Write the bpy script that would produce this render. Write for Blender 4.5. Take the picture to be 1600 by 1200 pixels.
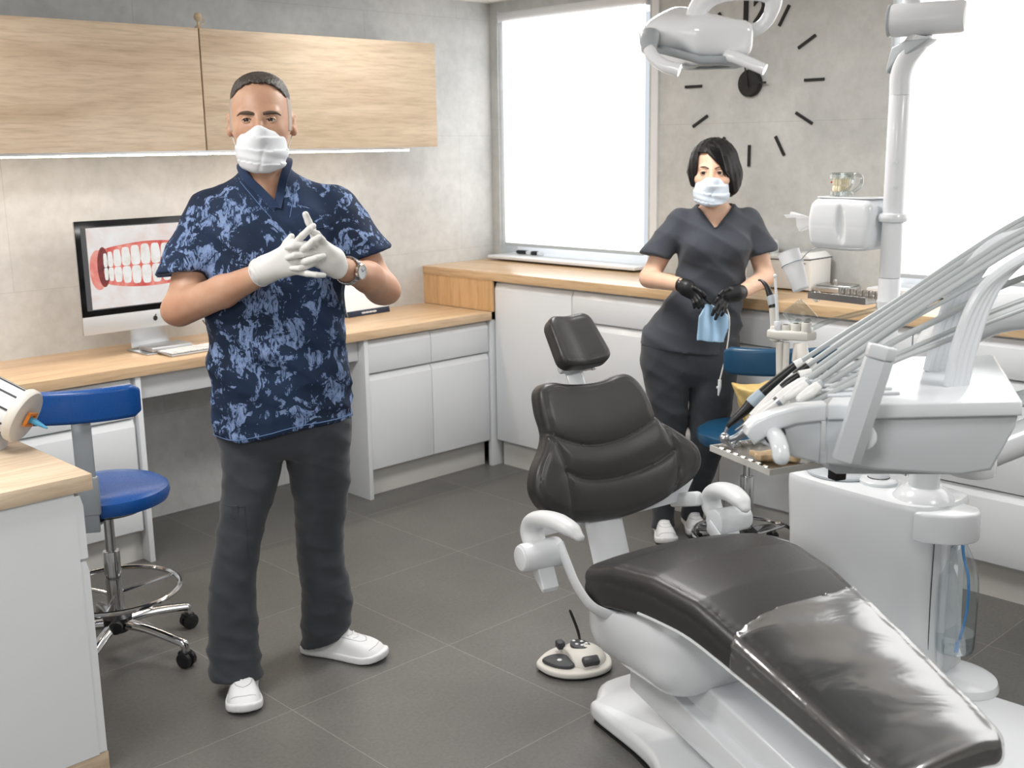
import bpy, bmesh, math, random
import numpy as np
from mathutils import Vector, Matrix, Euler
PI = math.pi
YAW, PITCH, ROLL, CAMH = math.radians(44.158), math.radians(12.014), math.radians(0.8633), 1.62
FPX = 1758.56
sc = bpy.context.scene
for o in list(bpy.data.objects): bpy.data.objects.remove(o)
COL = sc.collection

# ---------------------------------------------------------------- camera
cd = bpy.data.cameras.new('camera'); cam = bpy.data.objects.new('camera', cd); COL.objects.link(cam)
cd.sensor_width = 36.0; cd.sensor_fit = 'HORIZONTAL'; cd.lens = 36.0 * FPX / 1600.0
fw = Vector((math.sin(YAW)*math.cos(PITCH), math.cos(YAW)*math.cos(PITCH), -math.sin(PITCH)))
rt = Vector((math.cos(YAW), -math.sin(YAW), 0)); dn = fw.cross(rt)
r2 = rt*math.cos(ROLL) + dn*math.sin(ROLL); d2 = -rt*math.sin(ROLL) + dn*math.cos(ROLL)
M = Matrix((( r2.x, -d2.x, -fw.x, 0), (r2.y, -d2.y, -fw.y, 0), (r2.z, -d2.z, -fw.z, CAMH), (0, 0, 0, 1)))
cam.matrix_world = M
cd.clip_start = 0.05
cd.dof.use_dof = True; cd.dof.focus_distance = 3.25; cd.dof.aperture_fstop = 5.0
sc.camera = cam

# ---------------------------------------------------------------- world, lights, exposure
w = bpy.data.worlds.new('world'); sc.world = w; w.use_nodes = True
w.node_tree.nodes['Background'].inputs[0].default_value = (0.86, 0.93, 1.0, 1)
w.node_tree.nodes['Background'].inputs[1].default_value = 1.0
sc.view_settings.view_transform = 'Standard'; sc.view_settings.look = 'None'
sc.view_settings.exposure = -0.27; sc.view_settings.gamma = 1.0
sc.view_settings.use_curve_mapping = False

def area(name, loc, size, power, color=(1, 1, 1), rot=(0, 0, 0)):
    l = bpy.data.lights.new(name, 'AREA'); l.shape = 'RECTANGLE'; l.size = size[0]; l.size_y = size[1]
    l.energy = power; l.color = color
    o = bpy.data.objects.new(name, l); o.location = loc; o.rotation_euler = rot; COL.objects.link(o)
    return o
BLIND_GLOW = 2.6      # emission for daylight through the two roller blinds, also on the added window
# light of the unseen ceiling panels; last two added to brighten the left wall
PANELS = [(0.2, 0.6), (2.5, -0.2), (0.6, 2.6), (2.8, 2.5), (1.1, 3.75), (3.1, 3.75)]
for px_, py_ in PANELS:
    area('ceiling_panel_light', (px_, py_, 2.335), (0.58, 0.58), 31 if py_ < 3 else 5, (1.0, 0.985, 0.965))

# ---------------------------------------------------------------- helpers: tags and objects
def tag(o, label=None, cat=None, group=None, kind=None):
    if label: o['label'] = label
    if cat: o['category'] = cat
    if group: o['group'] = group
    if kind: o['kind'] = kind
    return o
def empty(name, loc=(0, 0, 0), rz=0, label=None, cat=None, group=None):
    o = bpy.data.objects.new(name, None); COL.objects.link(o); o.empty_display_size = 0.05
    o.location = loc; o.rotation_euler = (0, 0, rz)
    return tag(o, label, cat, group)
def link(name, me, mt, parent=None, smooth=True, kind=None):
    o = bpy.data.objects.new(name, me); COL.objects.link(o)
    if mt is not None:
        me.materials.clear(); me.materials.append(mt)
    if smooth:
        me.polygons.foreach_set('use_smooth', [True]*len(me.polygons))
    if parent: o.parent = parent
    if kind: o['kind'] = kind
    return o
def autosmooth(me, deg=35):
    me.polygons.foreach_set('use_smooth', [True]*len(me.polygons))
    b = bmesh.new(); b.from_mesh(me)
    lim = math.radians(deg)
    for e in b.edges:
        if len(e.link_faces) == 2 and e.calc_face_angle(0) > lim: e.smooth = False
    b.to_mesh(me); b.free()
def fin(name, bm, mt, parent=None, kind=None, deg=35):
    me = bpy.data.meshes.new(name); bmesh.ops.recalc_face_normals(bm, faces=bm.faces)
    bm.to_mesh(me); bm.free(); autosmooth(me, deg)
    return link(name, me, mt, parent, False, kind)
def copy_tree(o, parent=None, deep=True):
    c = o.copy(); COL.objects.link(c)
    if parent: c.parent = parent
    if deep:
        for ch in list(o.children): copy_tree(ch, c)
    return c
# ---------------------------------------------------------------- helpers: bmesh shapes
def rotm(rot):
    return Euler(rot).to_matrix() if not isinstance(rot, Matrix) else rot.to_3x3()
def bx(bm, c, s, rot=(0, 0, 0), bev=0.0, seg=2):
    t = bmesh.new(); bmesh.ops.create_cube(t, size=1.0)
    for v in t.verts: v.co = Vector((v.co.x*s[0], v.co.y*s[1], v.co.z*s[2]))
    if bev > 0: bmesh.ops.bevel(t, geom=list(t.edges), offset=bev, segments=seg, profile=0.5, affect='EDGES')
    merge(bm, t, Matrix.Translation(c) @ rotm(rot).to_4x4())
def bx2(bm, a, b, bev=0.0, seg=2):
    bx(bm, [(a[i]+b[i])/2 for i in range(3)], [abs(b[i]-a[i]) for i in range(3)], bev=bev, seg=seg)
def merge(bm, t, mx):
    t.transform(mx)
    me = bpy.data.meshes.new('t'); t.to_mesh(me); t.free(); bm.from_mesh(me); bpy.data.meshes.remove(me)
def axis_m(p, q):
    p, q = Vector(p), Vector(q); z = (q-p).normalized()
    x = Vector((1, 0, 0)) if abs(z.x) < 0.9 else Vector((0, 1, 0))
    y = z.cross(x).normalized(); x = y.cross(z)
    return Matrix(((x.x, y.x, z.x, p.x), (x.y, y.y, z.y, p.y), (x.z, y.z, z.z, p.z), (0, 0, 0, 1)))
def lathe(bm, prof, mx=None, seg=32):
    # prof: list of (radius, height)
    t = bmesh.new(); rings = []
    for r, h in prof:
        if r < 1e-5: rings.append([t.verts.new((0, 0, h))])
        else: rings.append([t.verts.new((r*math.cos(2*PI*i/seg), r*math.sin(2*PI*i/seg), h)) for i in range(seg)])
    for a, b in zip(rings[:-1], rings[1:]):
        for i in range(seg):
            j = (i+1) % seg
            if len(a) == 1 and len(b) == 1: continue
            if len(a) == 1: t.faces.new((a[0], b[j], b[i]))
            elif len(b) == 1: t.faces.new((a[i], a[j], b[0]))
            else: t.faces.new((a[i], a[j], b[j], b[i]))
    merge(bm, t, mx if mx is not None else Matrix.Identity(4))
def cyl(bm, p, q, r, r2=None, seg=28, bev=0.0):
    L = (Vector(q)-Vector(p)).length; r2 = r if r2 is None else r2
    if bev > 0:
        k = 0.3*bev
        pr = [(0, 0), (r-bev, 0), (r-k, k), (r, bev), (r2, L-bev), (r2-k, L-k), (r2-bev, L), (0, L)]
    else: pr = [(0, 0), (r, 0), (r2, L), (0, L)]
    lathe(bm, pr, axis_m(p, q), seg)
def catmull(P, n=8, closed=False):
    P = [Vector(p) for p in P]; out = []; N = len(P)
    rng = range(N) if closed else range(N-1)
    for i in rng:
        p1, p2 = P[i], P[(i+1) % N]
        p0 = P[i-1] if (i > 0 or closed) else p1*2-p2
        p3 = P[(i+2) % N] if (i+2 < N or closed) else p2*2-p1
        for k in range(n):
            t = k/n
            out.append(0.5*((2*p1)+(-p0+p2)*t+(2*p0-5*p1+4*p2-p3)*t*t+(-p0+3*p1-3*p2+p3)*t*t*t))
    if not closed: out.append(P[-1])
    return out
def tube(bm, pts, r, seg=12, smooth=8, closed=False, flat=1.0, up=None, round_end=False):
    # r: number or list (per control point); flat squeezes the section along its second axis
    P = catmull(pts, smooth, closed) if smooth > 1 else [Vector(p) for p in pts]
    N = len(P)
    if isinstance(r, (int, float)): R = [r]*N
    else:
        R = []
        m = len(r)
        for i in range(N):
            u = i/(N-1)*(m-1) if not closed else i/N*m
            k = min(int(u), m-1); f = u-k
            R.append(r[k]*(1-f)+r[(k+1) % m if closed else min(k+1, m-1)]*f)
    if round_end and not closed:
        d0 = (P[0]-P[1]).normalized(); d1 = (P[-1]-P[-2]).normalized()
        for a in (0.5, 0.87, 0.99):
            pass
        e0 = [(P[0]+d0*R[0]*math.sin(t), R[0]*math.cos(t)) for t in (1.5, 1.1, 0.6)]
        e1 = [(P[-1]+d1*R[-1]*math.sin(t), R[-1]*math.cos(t)) for t in (0.6, 1.1, 1.5)]
        P = [a for a, _ in e0]+P+[a for a, _ in e1]; R = [b for _, b in e0]+R+[b for _, b in e1]; N = len(P)
    t = bmesh.new(); rings = []; nx = None
    for i in range(N):
        a = P[i-1] if (i > 0 or closed) else P[i]; b = P[(i+1) % N] if (i < N-1 or closed) else P[i]
        d = (b-a).normalized()
        if nx is None:
            ref = Vector(up) if up else (Vector((0, 0, 1)) if abs(d.z) < 0.9 else Vector((1, 0, 0)))
            nx = (ref-d*ref.dot(d)).normalized()
        else: nx = (nx-d*nx.dot(d)).normalized()
        ny = d.cross(nx)
        rings.append([t.verts.new(P[i]+nx*(R[i]*flat*math.cos(2*PI*k/seg))+ny*(R[i]*math.sin(2*PI*k/seg))) for k in range(seg)])
    for i in range(N if closed else N-1):
        a, b = rings[i], rings[(i+1) % N]
        for k in range(seg):
            j = (k+1) % seg; t.faces.new((a[k], a[j], b[j], b[k]))
    if not closed: t.faces.new(rings[0]); t.faces.new(rings[-1])
    merge(bm, t, Matrix.Identity(4))
def prism(bm, poly, depth, mx, bev=0.0, seg=3):
    # closed outline in local XY extruded 0..depth along local Z, bevelled
    t = bmesh.new(); vs = [t.verts.new((p[0], p[1], 0)) for p in poly]; f = t.faces.new(vs)
    r = bmesh.ops.extrude_face_region(t, geom=[f]); top = [v for v in r['geom'] if isinstance(v, bmesh.types.BMVert)]
    for v in top: v.co.z = depth
    bmesh.ops.recalc_face_normals(t, faces=t.faces)
    if bev > 0:
        es = [e for e in t.edges if abs(e.verts[0].co.z-e.verts[1].co.z) < 1e-6]
        bmesh.ops.bevel(t, geom=es, offset=bev, segments=seg, profile=0.5, affect='EDGES', clamp_overlap=True)
    merge(bm, t, mx)
def rrect(w_, h_, r, n=5):
    out = []
    for cx, cy, a0 in ((w_/2-r, h_/2-r, 0), (-w_/2+r, h_/2-r, 90), (-w_/2+r, -h_/2+r, 180), (w_/2-r, -h_/2+r, 270)):
        for i in range(n+1):
            a = math.radians(a0+90*i/n); out.append((cx+r*math.cos(a), cy+r*math.sin(a)))
    return out
def ellip(bm, c, r, rot=(0, 0, 0), u=24, v=14):
    t = bmesh.new(); bmesh.ops.create_uvsphere(t, u_segments=u, v_segments=v, radius=1.0)
    merge(bm, t, Matrix.Translation(c) @ rotm(rot).to_4x4() @ Matrix.Diagonal((r[0], r[1], r[2], 1)))

# ---------------------------------------------------------------- helpers: distance-field modelling
def nrm(v): v = np.array(v, float); return v/np.linalg.norm(v)
def smin(a, b, k):
    if k <= 0: return np.minimum(a, b)
    h = np.clip(0.5+0.5*(b-a)/k, 0, 1); return b*(1-h)+a*h-k*h*(1-h)
def smax(a, b, k): return -smin(-a, -b, k)
def cap(p, q, r1, r2=None, sq=None):
    # tapered capsule; sq=(axis vector, factor) flattens it across that axis
    r2 = r1 if r2 is None else r2
    p = np.array(p, float); q = np.array(q, float)
    def f(X):
        d = q-p; w_ = X-p
        t = np.clip((w_@d)/max(d@d, 1e-12), 0, 1)
        v = w_-t[..., None]*d
        if sq is not None:
            n = nrm(sq[0]); c = v@n; v = v+(c*(1/sq[1]-1))[..., None]*n
            return (np.sqrt((v*v).sum(-1))-(r1+(r2-r1)*t))*min(1, sq[1]*1.15)
        return np.sqrt((v*v).sum(-1))-(r1+(r2-r1)*t)
    m = max(r1, r2)
    f.box = (np.minimum(p, q)-m, np.maximum(p, q)+m)
    return f
def ell(c, r, rot=None):
    c = np.array(c, float); r = np.array(r, float)
    R = np.array(rotm(rot)) if rot is not None else np.eye(3)
    def f(X):
        q = (X-c)@R; k0 = np.sqrt(((q/r)**2).sum(-1)); k1 = np.sqrt(((q/(r*r))**2).sum(-1))
        return k0*(k0-1)/np.maximum(k1, 1e-9)
    m = r.max(); f.box = (c-m, c+m); return f
def rbox(c, h, r, rot=None):
    c = np.array(c, float); h = np.array(h, float)
    R = np.array(rotm(rot)) if rot is not None else np.eye(3)
    def f(X):
        q = np.abs((X-c)@R)-(h-r)
        return np.sqrt((np.maximum(q, 0)**2).sum(-1))+np.minimum(q.max(-1), 0)-r
    m = np.linalg.norm(h); f.box = (c-m, c+m); return f
def poly2(P):
    P = np.array(P, float)
    def f(x, y):
        d = np.full(x.shape, 1e9); s = np.ones(x.shape)
        for i in range(len(P)):
            a, b = P[i], P[i-1]; e = b-a; wx, wy = x-a[0], y-a[1]
            t = np.clip((wx*e[0]+wy*e[1])/max(e@e, 1e-12), 0, 1)
            d = np.minimum(d, (wx-e[0]*t)**2+(wy-e[1]*t)**2)
            c1 = y >= a[1]; c2 = y < b[1]; c3 = e[0]*wy > e[1]*wx
            s = np.where((c1 & c2 & c3) | (~c1 & ~c2 & ~c3), -s, s)
        return s*np.sqrt(d)
    return f
def build_sdf(fn, lo, hi, h, fine=None):
    # fn(X[...,3]) -> distance ; surface nets; fine: list of (axis, a, b, step)
    ax = []
    for i in range(3):
        segs = sorted([(a, b, s) for (k, a, b, s) in (fine or []) if k == i])
        c = [lo[i]]; x = lo[i]
        while x < hi[i]:
            st = h
            for a, b, s in segs:
                if a <= x < b: st = s
            x += st; c.append(x)
        ax.append(np.array(c))
    X = np.stack(np.meshgrid(*ax, indexing='ij'), -1)
    n = X.shape[:3]; F = np.empty(n)
    for i in range(0, n[0], 12):
        F[i:i+12] = fn(X[i:i+12])
    ins = F < 0
    V = np.zeros((n[0]-1, n[1]-1, n[2]-1, 3)); C = np.zeros((n[0]-1, n[1]-1, n[2]-1))
    def sl(o, ext):  # slice helper
        return tuple(slice(o[k], o[k]+ext[k]) for k in range(3))
    ce = [n[0]-1, n[1]-1, n[2]-1]
    for a in range(3):
        o1 = [(0, 0), (0, 1), (1, 0), (1, 1)]
        oth = [k for k in range(3) if k != a]
        for u, v in o1:
            s = [0, 0, 0]; s[oth[0]] = u; s[oth[1]] = v; e = list(s); e[a] = 1
            A = F[sl(s, ce)]; B = F[sl(e, ce)]; m = (A < 0) != (B < 0)
            t = np.where(m, A/np.where(m, A-B, 1), 0)
            P = X[sl(s, ce)]+(X[sl(e, ce)]-X[sl(s, ce)])*t[..., None]
            V += np.where(m[..., None], P, 0); C += m
    act = C > 0; idx = -np.ones(C.shape, int); idx[act] = np.arange(act.sum())
    verts = V[act]/C[act][:, None]; faces = []
    for a in range(3):
        b, c = (a+1) % 3, (a+2) % 3
        e = [n[0], n[1], n[2]]; e[a] -= 1
        s0 = [0, 0, 0]; s0[b] = 1; s0[c] = 1; ext = list(e); ext[b] -= 2; ext[c] -= 2
        if min(ext) <= 0: continue
        A = ins[sl(s0, ext)]; s1 = list(s0); s1[a] = 1; B = ins[sl(s1, ext)]
        m = A != B
        def I(db, dc):
            s = list(s0); s[b] -= db; s[c] -= dc; return idx[sl(s, ext)][m]
        q = np.stack([I(1, 1), I(0, 1), I(0, 0), I(1, 0)], 1)
        fl = A[m]
        q = np.where(fl[:, None], q, q[:, ::-1]); faces.append(q)
    faces = np.concatenate(faces)
    faces = faces[(faces >= 0).all(1)]
    return verts, faces
def np_mesh(name, verts, faces):
    me = bpy.data.meshes.new(name); me.vertices.add(len(verts)); me.vertices.foreach_set('co', verts.astype(np.float32).ravel())
    k = faces.shape[1]
    me.loops.add(len(faces)*k); me.loops.foreach_set('vertex_index', faces.astype(np.int32).ravel())
    me.polygons.add(len(faces)); me.polygons.foreach_set('loop_start', np.arange(0, len(faces)*k, k, dtype=np.int32))
    me.update(calc_edges=True); me.validate(); return me
def sdf_obj(name, fn, lo, hi, h, mt, parent=None, fine=None, smooth=1, kind=None):
    v, f = build_sdf(fn, lo, hi, h, fine)
    me = np_mesh(name, v, f)
    if smooth:
        b = bmesh.new(); b.from_mesh(me)
        for _ in range(smooth):
            bmesh.ops.smooth_vert(b, verts=b.verts, factor=0.5, use_axis_x=True, use_axis_y=True, use_axis_z=True)
        b.to_mesh(me); b.free()
    return link(name, me, mt, parent, True, kind)
def U(items, k=0.02):
    # smooth union of distance functions; item may be (fn, k)
    its = [(i if isinstance(i, tuple) else (i, k)) for i in items]
    def f(X):
        d = np.full(X.shape[:-1], 10.0)
        for g, kk in its:
            if hasattr(g, 'box') and X.ndim == 4:
                lo = g.box[0]-kk-0.03; hi = g.box[1]+kk+0.03
                xs = X[:, 0, 0, 0]; ys = X[0, :, 0, 1]; zs = X[0, 0, :, 2]
                i0, i1 = np.searchsorted(xs, lo[0]), np.searchsorted(xs, hi[0])
                j0, j1 = np.searchsorted(ys, lo[1]), np.searchsorted(ys, hi[1])
                k0, k1 = np.searchsorted(zs, lo[2]), np.searchsorted(zs, hi[2])
                if i0 >= i1 or j0 >= j1 or k0 >= k1: continue
                S = (slice(i0, i1), slice(j0, j1), slice(k0, k1))
                d[S] = smin(d[S], g(X[S]), kk)
            else: d = smin(d, g(X), kk)
        return d
    return f

# ---------------------------------------------------------------- materials
def srgb(r, g=None, b=None):
    if g is None: g = b = r
    f = lambda c: (c/255/12.92) if c/255 <= 0.04045 else ((c/255+0.055)/1.055)**2.4
    return (f(r), f(g), f(b), 1)
class NT:
    def __init__(s, name):
        s.m = bpy.data.materials.new(name); s.m.use_nodes = True; s.t = s.m.node_tree; s.b = s.t.nodes['Principled BSDF']
    def n(s, kind, **kw):
        nd = s.t.nodes.new(kind)
        for k, v in kw.items():
            if hasattr(nd, k) and k not in ('Scale',): setattr(nd, k, v)
            elif k in nd.inputs: nd.inputs[k].default_value = v
        return nd
    def l(s, a, b): s.t.links.new(a, b)
    def pos(s, scale=(1, 1, 1), rot=(0, 0, 0), obj=True, loc=(0, 0, 0)):
        tc = s.n('ShaderNodeTexCoord'); mp = s.n('ShaderNodeMapping')
        mp.inputs['Scale'].default_value = scale; mp.inputs['Rotation'].default_value = rot; mp.inputs['Location'].default_value = loc
        s.l(tc.outputs['Object'], mp.inputs[0]); return mp.outputs[0]
    def noise(s, vec, scale=5, detail=4, rough=0.5, dist=0):
        nd = s.n('ShaderNodeTexNoise'); nd.inputs['Scale'].default_value = scale; nd.inputs['Detail'].default_value = detail
        nd.inputs['Roughness'].default_value = rough; nd.inputs['Distortion'].default_value = dist
        if vec is not None: s.l(vec, nd.inputs['Vector'])
        return nd
    def ramp(s, fac, stops, interp='LINEAR'):
        r = s.n('ShaderNodeValToRGB'); r.color_ramp.interpolation = interp
        while len(r.color_ramp.elements) < len(stops): r.color_ramp.elements.new(0.5)
        for e, (p, c) in zip(r.color_ramp.elements, stops): e.position = p; e.color = c
        s.l(fac, r.inputs[0]); return r.outputs[0]
    def mix(s, fac, a, b, mode='MIX'):
        m = s.n('ShaderNodeMix', data_type='RGBA', blend_type=mode)
        for v, i in ((fac, m.inputs[0]), (a, m.inputs[6]), (b, m.inputs[7])):
            if isinstance(v, (int, float, tuple)): i.default_value = v
            else: s.l(v, i)
        return m.outputs[2]
    def bump(s, h, strength=0.2, dist=0.01):
        b = s.n('ShaderNodeBump'); b.inputs['Strength'].default_value = strength; b.inputs['Distance'].default_value = dist
        s.l(h, b.inputs['Height']); s.l(b.outputs[0], s.b.inputs['Normal'])
def pm(name, col, rough=0.5, metal=0.0, spec=0.5, coat=0.0, var=0.0, bump=0.0, bscale=200, trans=0.0, ior=1.45, sheen=0, sss=0, emit=None, estr=0):
    t = NT(name); b = t.b
    b.inputs['Base Color'].default_value = col; b.inputs['Roughness'].default_value = rough
    b.inputs['Metallic'].default_value = metal; b.inputs['Specular IOR Level'].default_value = spec
    b.inputs['Coat Weight'].default_value = coat; b.inputs['Coat Roughness'].default_value = 0.08
    b.inputs['Transmission Weight'].default_value = trans; b.inputs['IOR'].default_value = ior
    b.inputs['Sheen Weight'].default_value = sheen
    if sss: b.inputs['Subsurface Weight'].default_value = sss; b.inputs['Subsurface Radius'].default_value = (0.01, 0.004, 0.002)
    if emit: b.inputs['Emission Color'].default_value = emit; b.inputs['Emission Strength'].default_value = estr
    v = t.pos()
    n = t.noise(v, 3 if not bump else bscale, 3)
    if var:
        n2 = t.noise(v, 6, 4); c2 = tuple(max(0, c*(1-var)) for c in col[:3])+(1,)
        t.l(t.mix(n2.outputs[0], c2, col), b.inputs['Base Color'])
    if bump: t.bump(n.outputs[0], bump, 0.002)
    return t.m
def wood(name, c1, c2, c3, grain='x', rough=0.45):
    t = NT(name); s = {'x': (0.45, 5.5, 5.5), 'y': (5.5, 0.45, 5.5), 'z': (5.5, 5.5, 0.45)}[grain]
    v = t.pos(s); n = t.noise(v, 1.6, 9, 0.66, 1.1)
    base = t.ramp(n.outputs[0], [(0.28, c1), (0.5, c2), (0.72, c3)])
    s2 = tuple(a*6 for a in s); n2 = t.noise(t.pos(s2), 2.5, 4, 0.6, 0.2)
    f = t.ramp(n2.outputs[0], [(0.35, (0.80, 0.77, 0.74, 1)), (0.55, (1, 1, 1, 1))])
    n3 = t.noise(t.pos(tuple(a*0.7 for a in s)), 0.9, 3, 0.5, 1.2)
    f3 = t.ramp(n3.outputs[0], [(0.36, (0.84, 0.80, 0.76, 1)), (0.5, (1, 1, 1, 1)), (0.7, (1.0, 0.99, 0.98, 1))])
    t.l(t.mix(0.9, t.mix(0.8, base, f, 'MULTIPLY'), f3, 'MULTIPLY'), t.b.inputs['Base Color'])
    t.b.inputs['Roughness'].default_value = rough; t.bump(n2.outputs[0], 0.06, 0.002)
    return t.m
MT = {}
MT['white_lacquer'] = pm('white_lacquer', srgb(226, 229, 232), 0.28, coat=0.2)
MT['white_carcass'] = pm('white_carcass', srgb(214, 216, 218), 0.45)
MT['plinth'] = pm('plinth', srgb(205, 204, 200), 0.5)
MT['white_plastic'] = pm('white_plastic', srgb(222, 225, 228), 0.22, coat=0.35)
MT['white_paint'] = pm('white_paint', srgb(226, 228, 231), 0.3, coat=0.2)
MT['warm_plastic'] = pm('warm_plastic', srgb(214, 211, 204), 0.4)
MT['grey_plastic'] = pm('grey_plastic', srgb(178, 184, 188), 0.35, coat=0.1)
MT['grey_metal'] = pm('grey_metal', srgb(165, 172, 178), 0.3, metal=0.5)
MT['black_plastic'] = pm('black_plastic', srgb(28, 29, 31), 0.35)
MT['dark_plastic'] = pm('dark_plastic', srgb(60, 62, 65), 0.4)
MT['chrome'] = pm('chrome', srgb(205, 206, 208), 0.12, metal=1.0)
MT['steel'] = pm('steel', srgb(190, 188, 184), 0.25, metal=1.0, bump=0.03, bscale=300)
MT['alu'] = pm('alu', srgb(200, 202, 204), 0.35, metal=0.9)
MT['oak_x'] = wood('oak_x', srgb(204, 172, 136), srgb(220, 190, 154), srgb(230, 204, 172), 'x', 0.36)
MT['oak_y'] = wood('oak_y', srgb(196, 162, 122), srgb(212, 180, 140), srgb(222, 194, 156), 'y', 0.27)
MT['oak_z'] = wood('oak_z', srgb(196, 158, 112), srgb(210, 172, 126), srgb(220, 186, 142), 'z')
MT['oak_pale'] = wood('oak_pale', srgb(196, 172, 146), srgb(214, 194, 168), srgb(226, 208, 184), 'x', 0.6)
MT['oak_edge'] = wood('oak_edge', srgb(170, 140, 104), srgb(186, 158, 122), srgb(200, 174, 140), 'x', 0.5)
def concrete(name, base, joint_mask, c_lo, c_hi):
    t = NT(name); v = t.pos()
    n = t.noise(v, 3.2, 8, 0.62, 0.3); n2 = t.noise(v, 22, 5, 0.6); n3 = t.noise(v, 0.9, 3, 0.5)
    a = t.ramp(n.outputs[0], [(0.3, c_lo), (0.7, c_hi)])
    b = t.ramp(n2.outputs[0], [(0.32, (0.86, 0.86, 0.85, 1)), (0.6, (1, 1, 1, 1))])
    c = t.ramp(n3.outputs[0], [(0.35, (0.92, 0.92, 0.92, 1)), (0.65, (1, 1, 1, 1))])
    nd = t.n('ShaderNodeTexVoronoi'); nd.inputs['Scale'].default_value = 26; t.l(v, nd.inputs['Vector'])
    d = t.ramp(nd.outputs['Distance'], [(0.1, (1.06, 1.06, 1.05, 1)), (0.28, (1, 1, 1, 1))])
    x = t.mix(0.7, a, b, 'MULTIPLY'); x = t.mix(0.8, x, c, 'MULTIPLY'); x = t.mix(0.5, x, d, 'MULTIPLY')
    # faint joints between the large wall tiles
    br = t.n('ShaderNodeTexBrick'); br.offset = 0.5; br.inputs['Scale'].default_value = 1
    br.inputs['Brick Width'].default_value = 1.2; br.inputs['Row Height'].default_value = 0.6
    br.inputs['Mortar Size'].default_value = 0.002; br.inputs['Mortar Smooth'].default_value = 0.4
    br.inputs['Color1'].default_value = br.inputs['Color2'].default_value = (1, 1, 1, 1); br.inputs['Mortar'].default_value = (0.82, 0.82, 0.80, 1)
    t.l(t.pos(rot=joint_mask, loc=(0.1, 0.13, 0)), br.inputs['Vector'])
    t.l(t.mix(0.8, x, br.outputs[0], 'MULTIPLY'), t.b.inputs['Base Color'])
    t.b.inputs['Roughness'].default_value = 0.55; t.bump(n2.outputs[0], 0.05, 0.003)
    return t.m
MT['wall_a'] = concrete('wall_tile_left', None, (math.radians(-90), 0, 0), srgb(186, 188, 188), srgb(208, 209, 208))
MT['wall_b'] = concrete('wall_tile_back', None, (math.radians(-90), 0, math.radians(-90)), srgb(184, 186, 185), srgb(206, 207, 205))
def floor_mat():
    t = NT('floor_tile'); v = t.pos()
    br = t.n('ShaderNodeTexBrick'); br.offset = 0.0; br.inputs['Scale'].default_value = 1
    br.inputs['Brick Width'].default_value = 0.61; br.inputs['Row Height'].default_value = 0.6365
    br.inputs['Mortar Size'].default_value = 0.0016; br.inputs['Mortar Smooth'].default_value = 0.3
    br.inputs['Color1'].default_value = srgb(98, 97, 94); br.inputs['Color2'].default_value = srgb(104, 103, 100)
    br.inputs['Mortar'].default_value = srgb(136, 134, 130)
    t.l(t.pos(loc=(-1.647+0.61*3, -2.008+0.6365*4, 0)), br.inputs['Vector'])
    n = t.noise(v, 90, 4, 0.7); n2 = t.noise(v, 2.2, 5, 0.6)
    a = t.ramp(n.outputs[0], [(0.3, (0.80, 0.80, 0.80, 1)), (0.7, (1.12, 1.12, 1.12, 1))])
    b = t.ramp(n2.outputs[0], [(0.3, (0.88, 0.88, 0.88, 1)), (0.7, (1.08, 1.08, 1.08, 1))])
    t.l(t.mix(1, t.mix(1, br.outputs[0], a, 'MULTIPLY'), b, 'MULTIPLY'), t.b.inputs['Base Color'])
    t.b.inputs['Roughness'].default_value = 0.42; t.bump(n.outputs[0], 0.05, 0.002)
    return t.m
MT['floor'] = floor_mat()
MT['ceiling'] = pm('ceiling_paint', srgb(216, 214, 210), 0.8)
# ================================================================ the room
XW, YW, ZC = 4.34, 4.60, 2.36      # back wall plane, left wall plane, ceiling
X0, Y0 = -1.9, -2.4
def sbox(name, a, b, m, parent=None, kind='structure', bev=0):
    bm = bmesh.new(); bx2(bm, a, b, bev); return fin(name, bm, m, parent, kind)
sbox('floor', (X0, Y0, -0.05), (XW+0.3, YW+0.1, 0), MT['floor'])
sbox('ceiling', (X0, Y0, ZC), (XW+0.3, YW+0.1, ZC+0.05), MT['ceiling'])
sbox('wall_left', (X0, YW, 0), (XW+0.3, YW+0.1, ZC), MT['wall_a'])
# back wall with two window openings
W1 = (3.50, 4.545, 1.02, 2.30); W2 = (-0.3, 2.275, 1.02, 2.30)   # y0, y1, z0, z1
bm = bmesh.new()
bx2(bm, (XW, Y0, 0), (XW+0.24, YW, W1[2])); bx2(bm, (XW, Y0, W1[3]), (XW+0.24, YW, ZC))
bx2(bm, (XW, W1[1], W1[2]), (XW+0.24, YW, W1[3])); bx2(bm, (XW, W2[1], W1[2]), (XW+0.24, W1[0], W1[3]))
bx2(bm, (XW, Y0, W1[2]), (XW+0.24, W2[0], W1[3]))
fin('wall_back', bm, MT['wall_b'], None, 'structure')
MT['paint_wall'] = pm('paint_wall', srgb(214, 212, 207), 0.7)
sbox('wall_right', (X0, Y0-0.1, 0), (XW+0.3, Y0, ZC), MT['paint_wall'])
sbox('wall_front', (X0-0.1, Y0, 0), (X0, YW+0.1, ZC), MT['paint_wall'])
MT['frame_white'] = pm('window_frame', srgb(226, 228, 230), 0.35)
MT['glass'] = pm('window_glass', (1, 1, 1, 1), 0.0, trans=1.0, ior=1.01)
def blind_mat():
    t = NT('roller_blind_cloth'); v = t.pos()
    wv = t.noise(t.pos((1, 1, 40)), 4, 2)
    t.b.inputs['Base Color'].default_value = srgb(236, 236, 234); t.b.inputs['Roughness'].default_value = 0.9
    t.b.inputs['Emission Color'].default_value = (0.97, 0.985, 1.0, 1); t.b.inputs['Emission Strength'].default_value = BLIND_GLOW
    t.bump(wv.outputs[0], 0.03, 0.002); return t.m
MT['blind'] = blind_mat()
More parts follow.
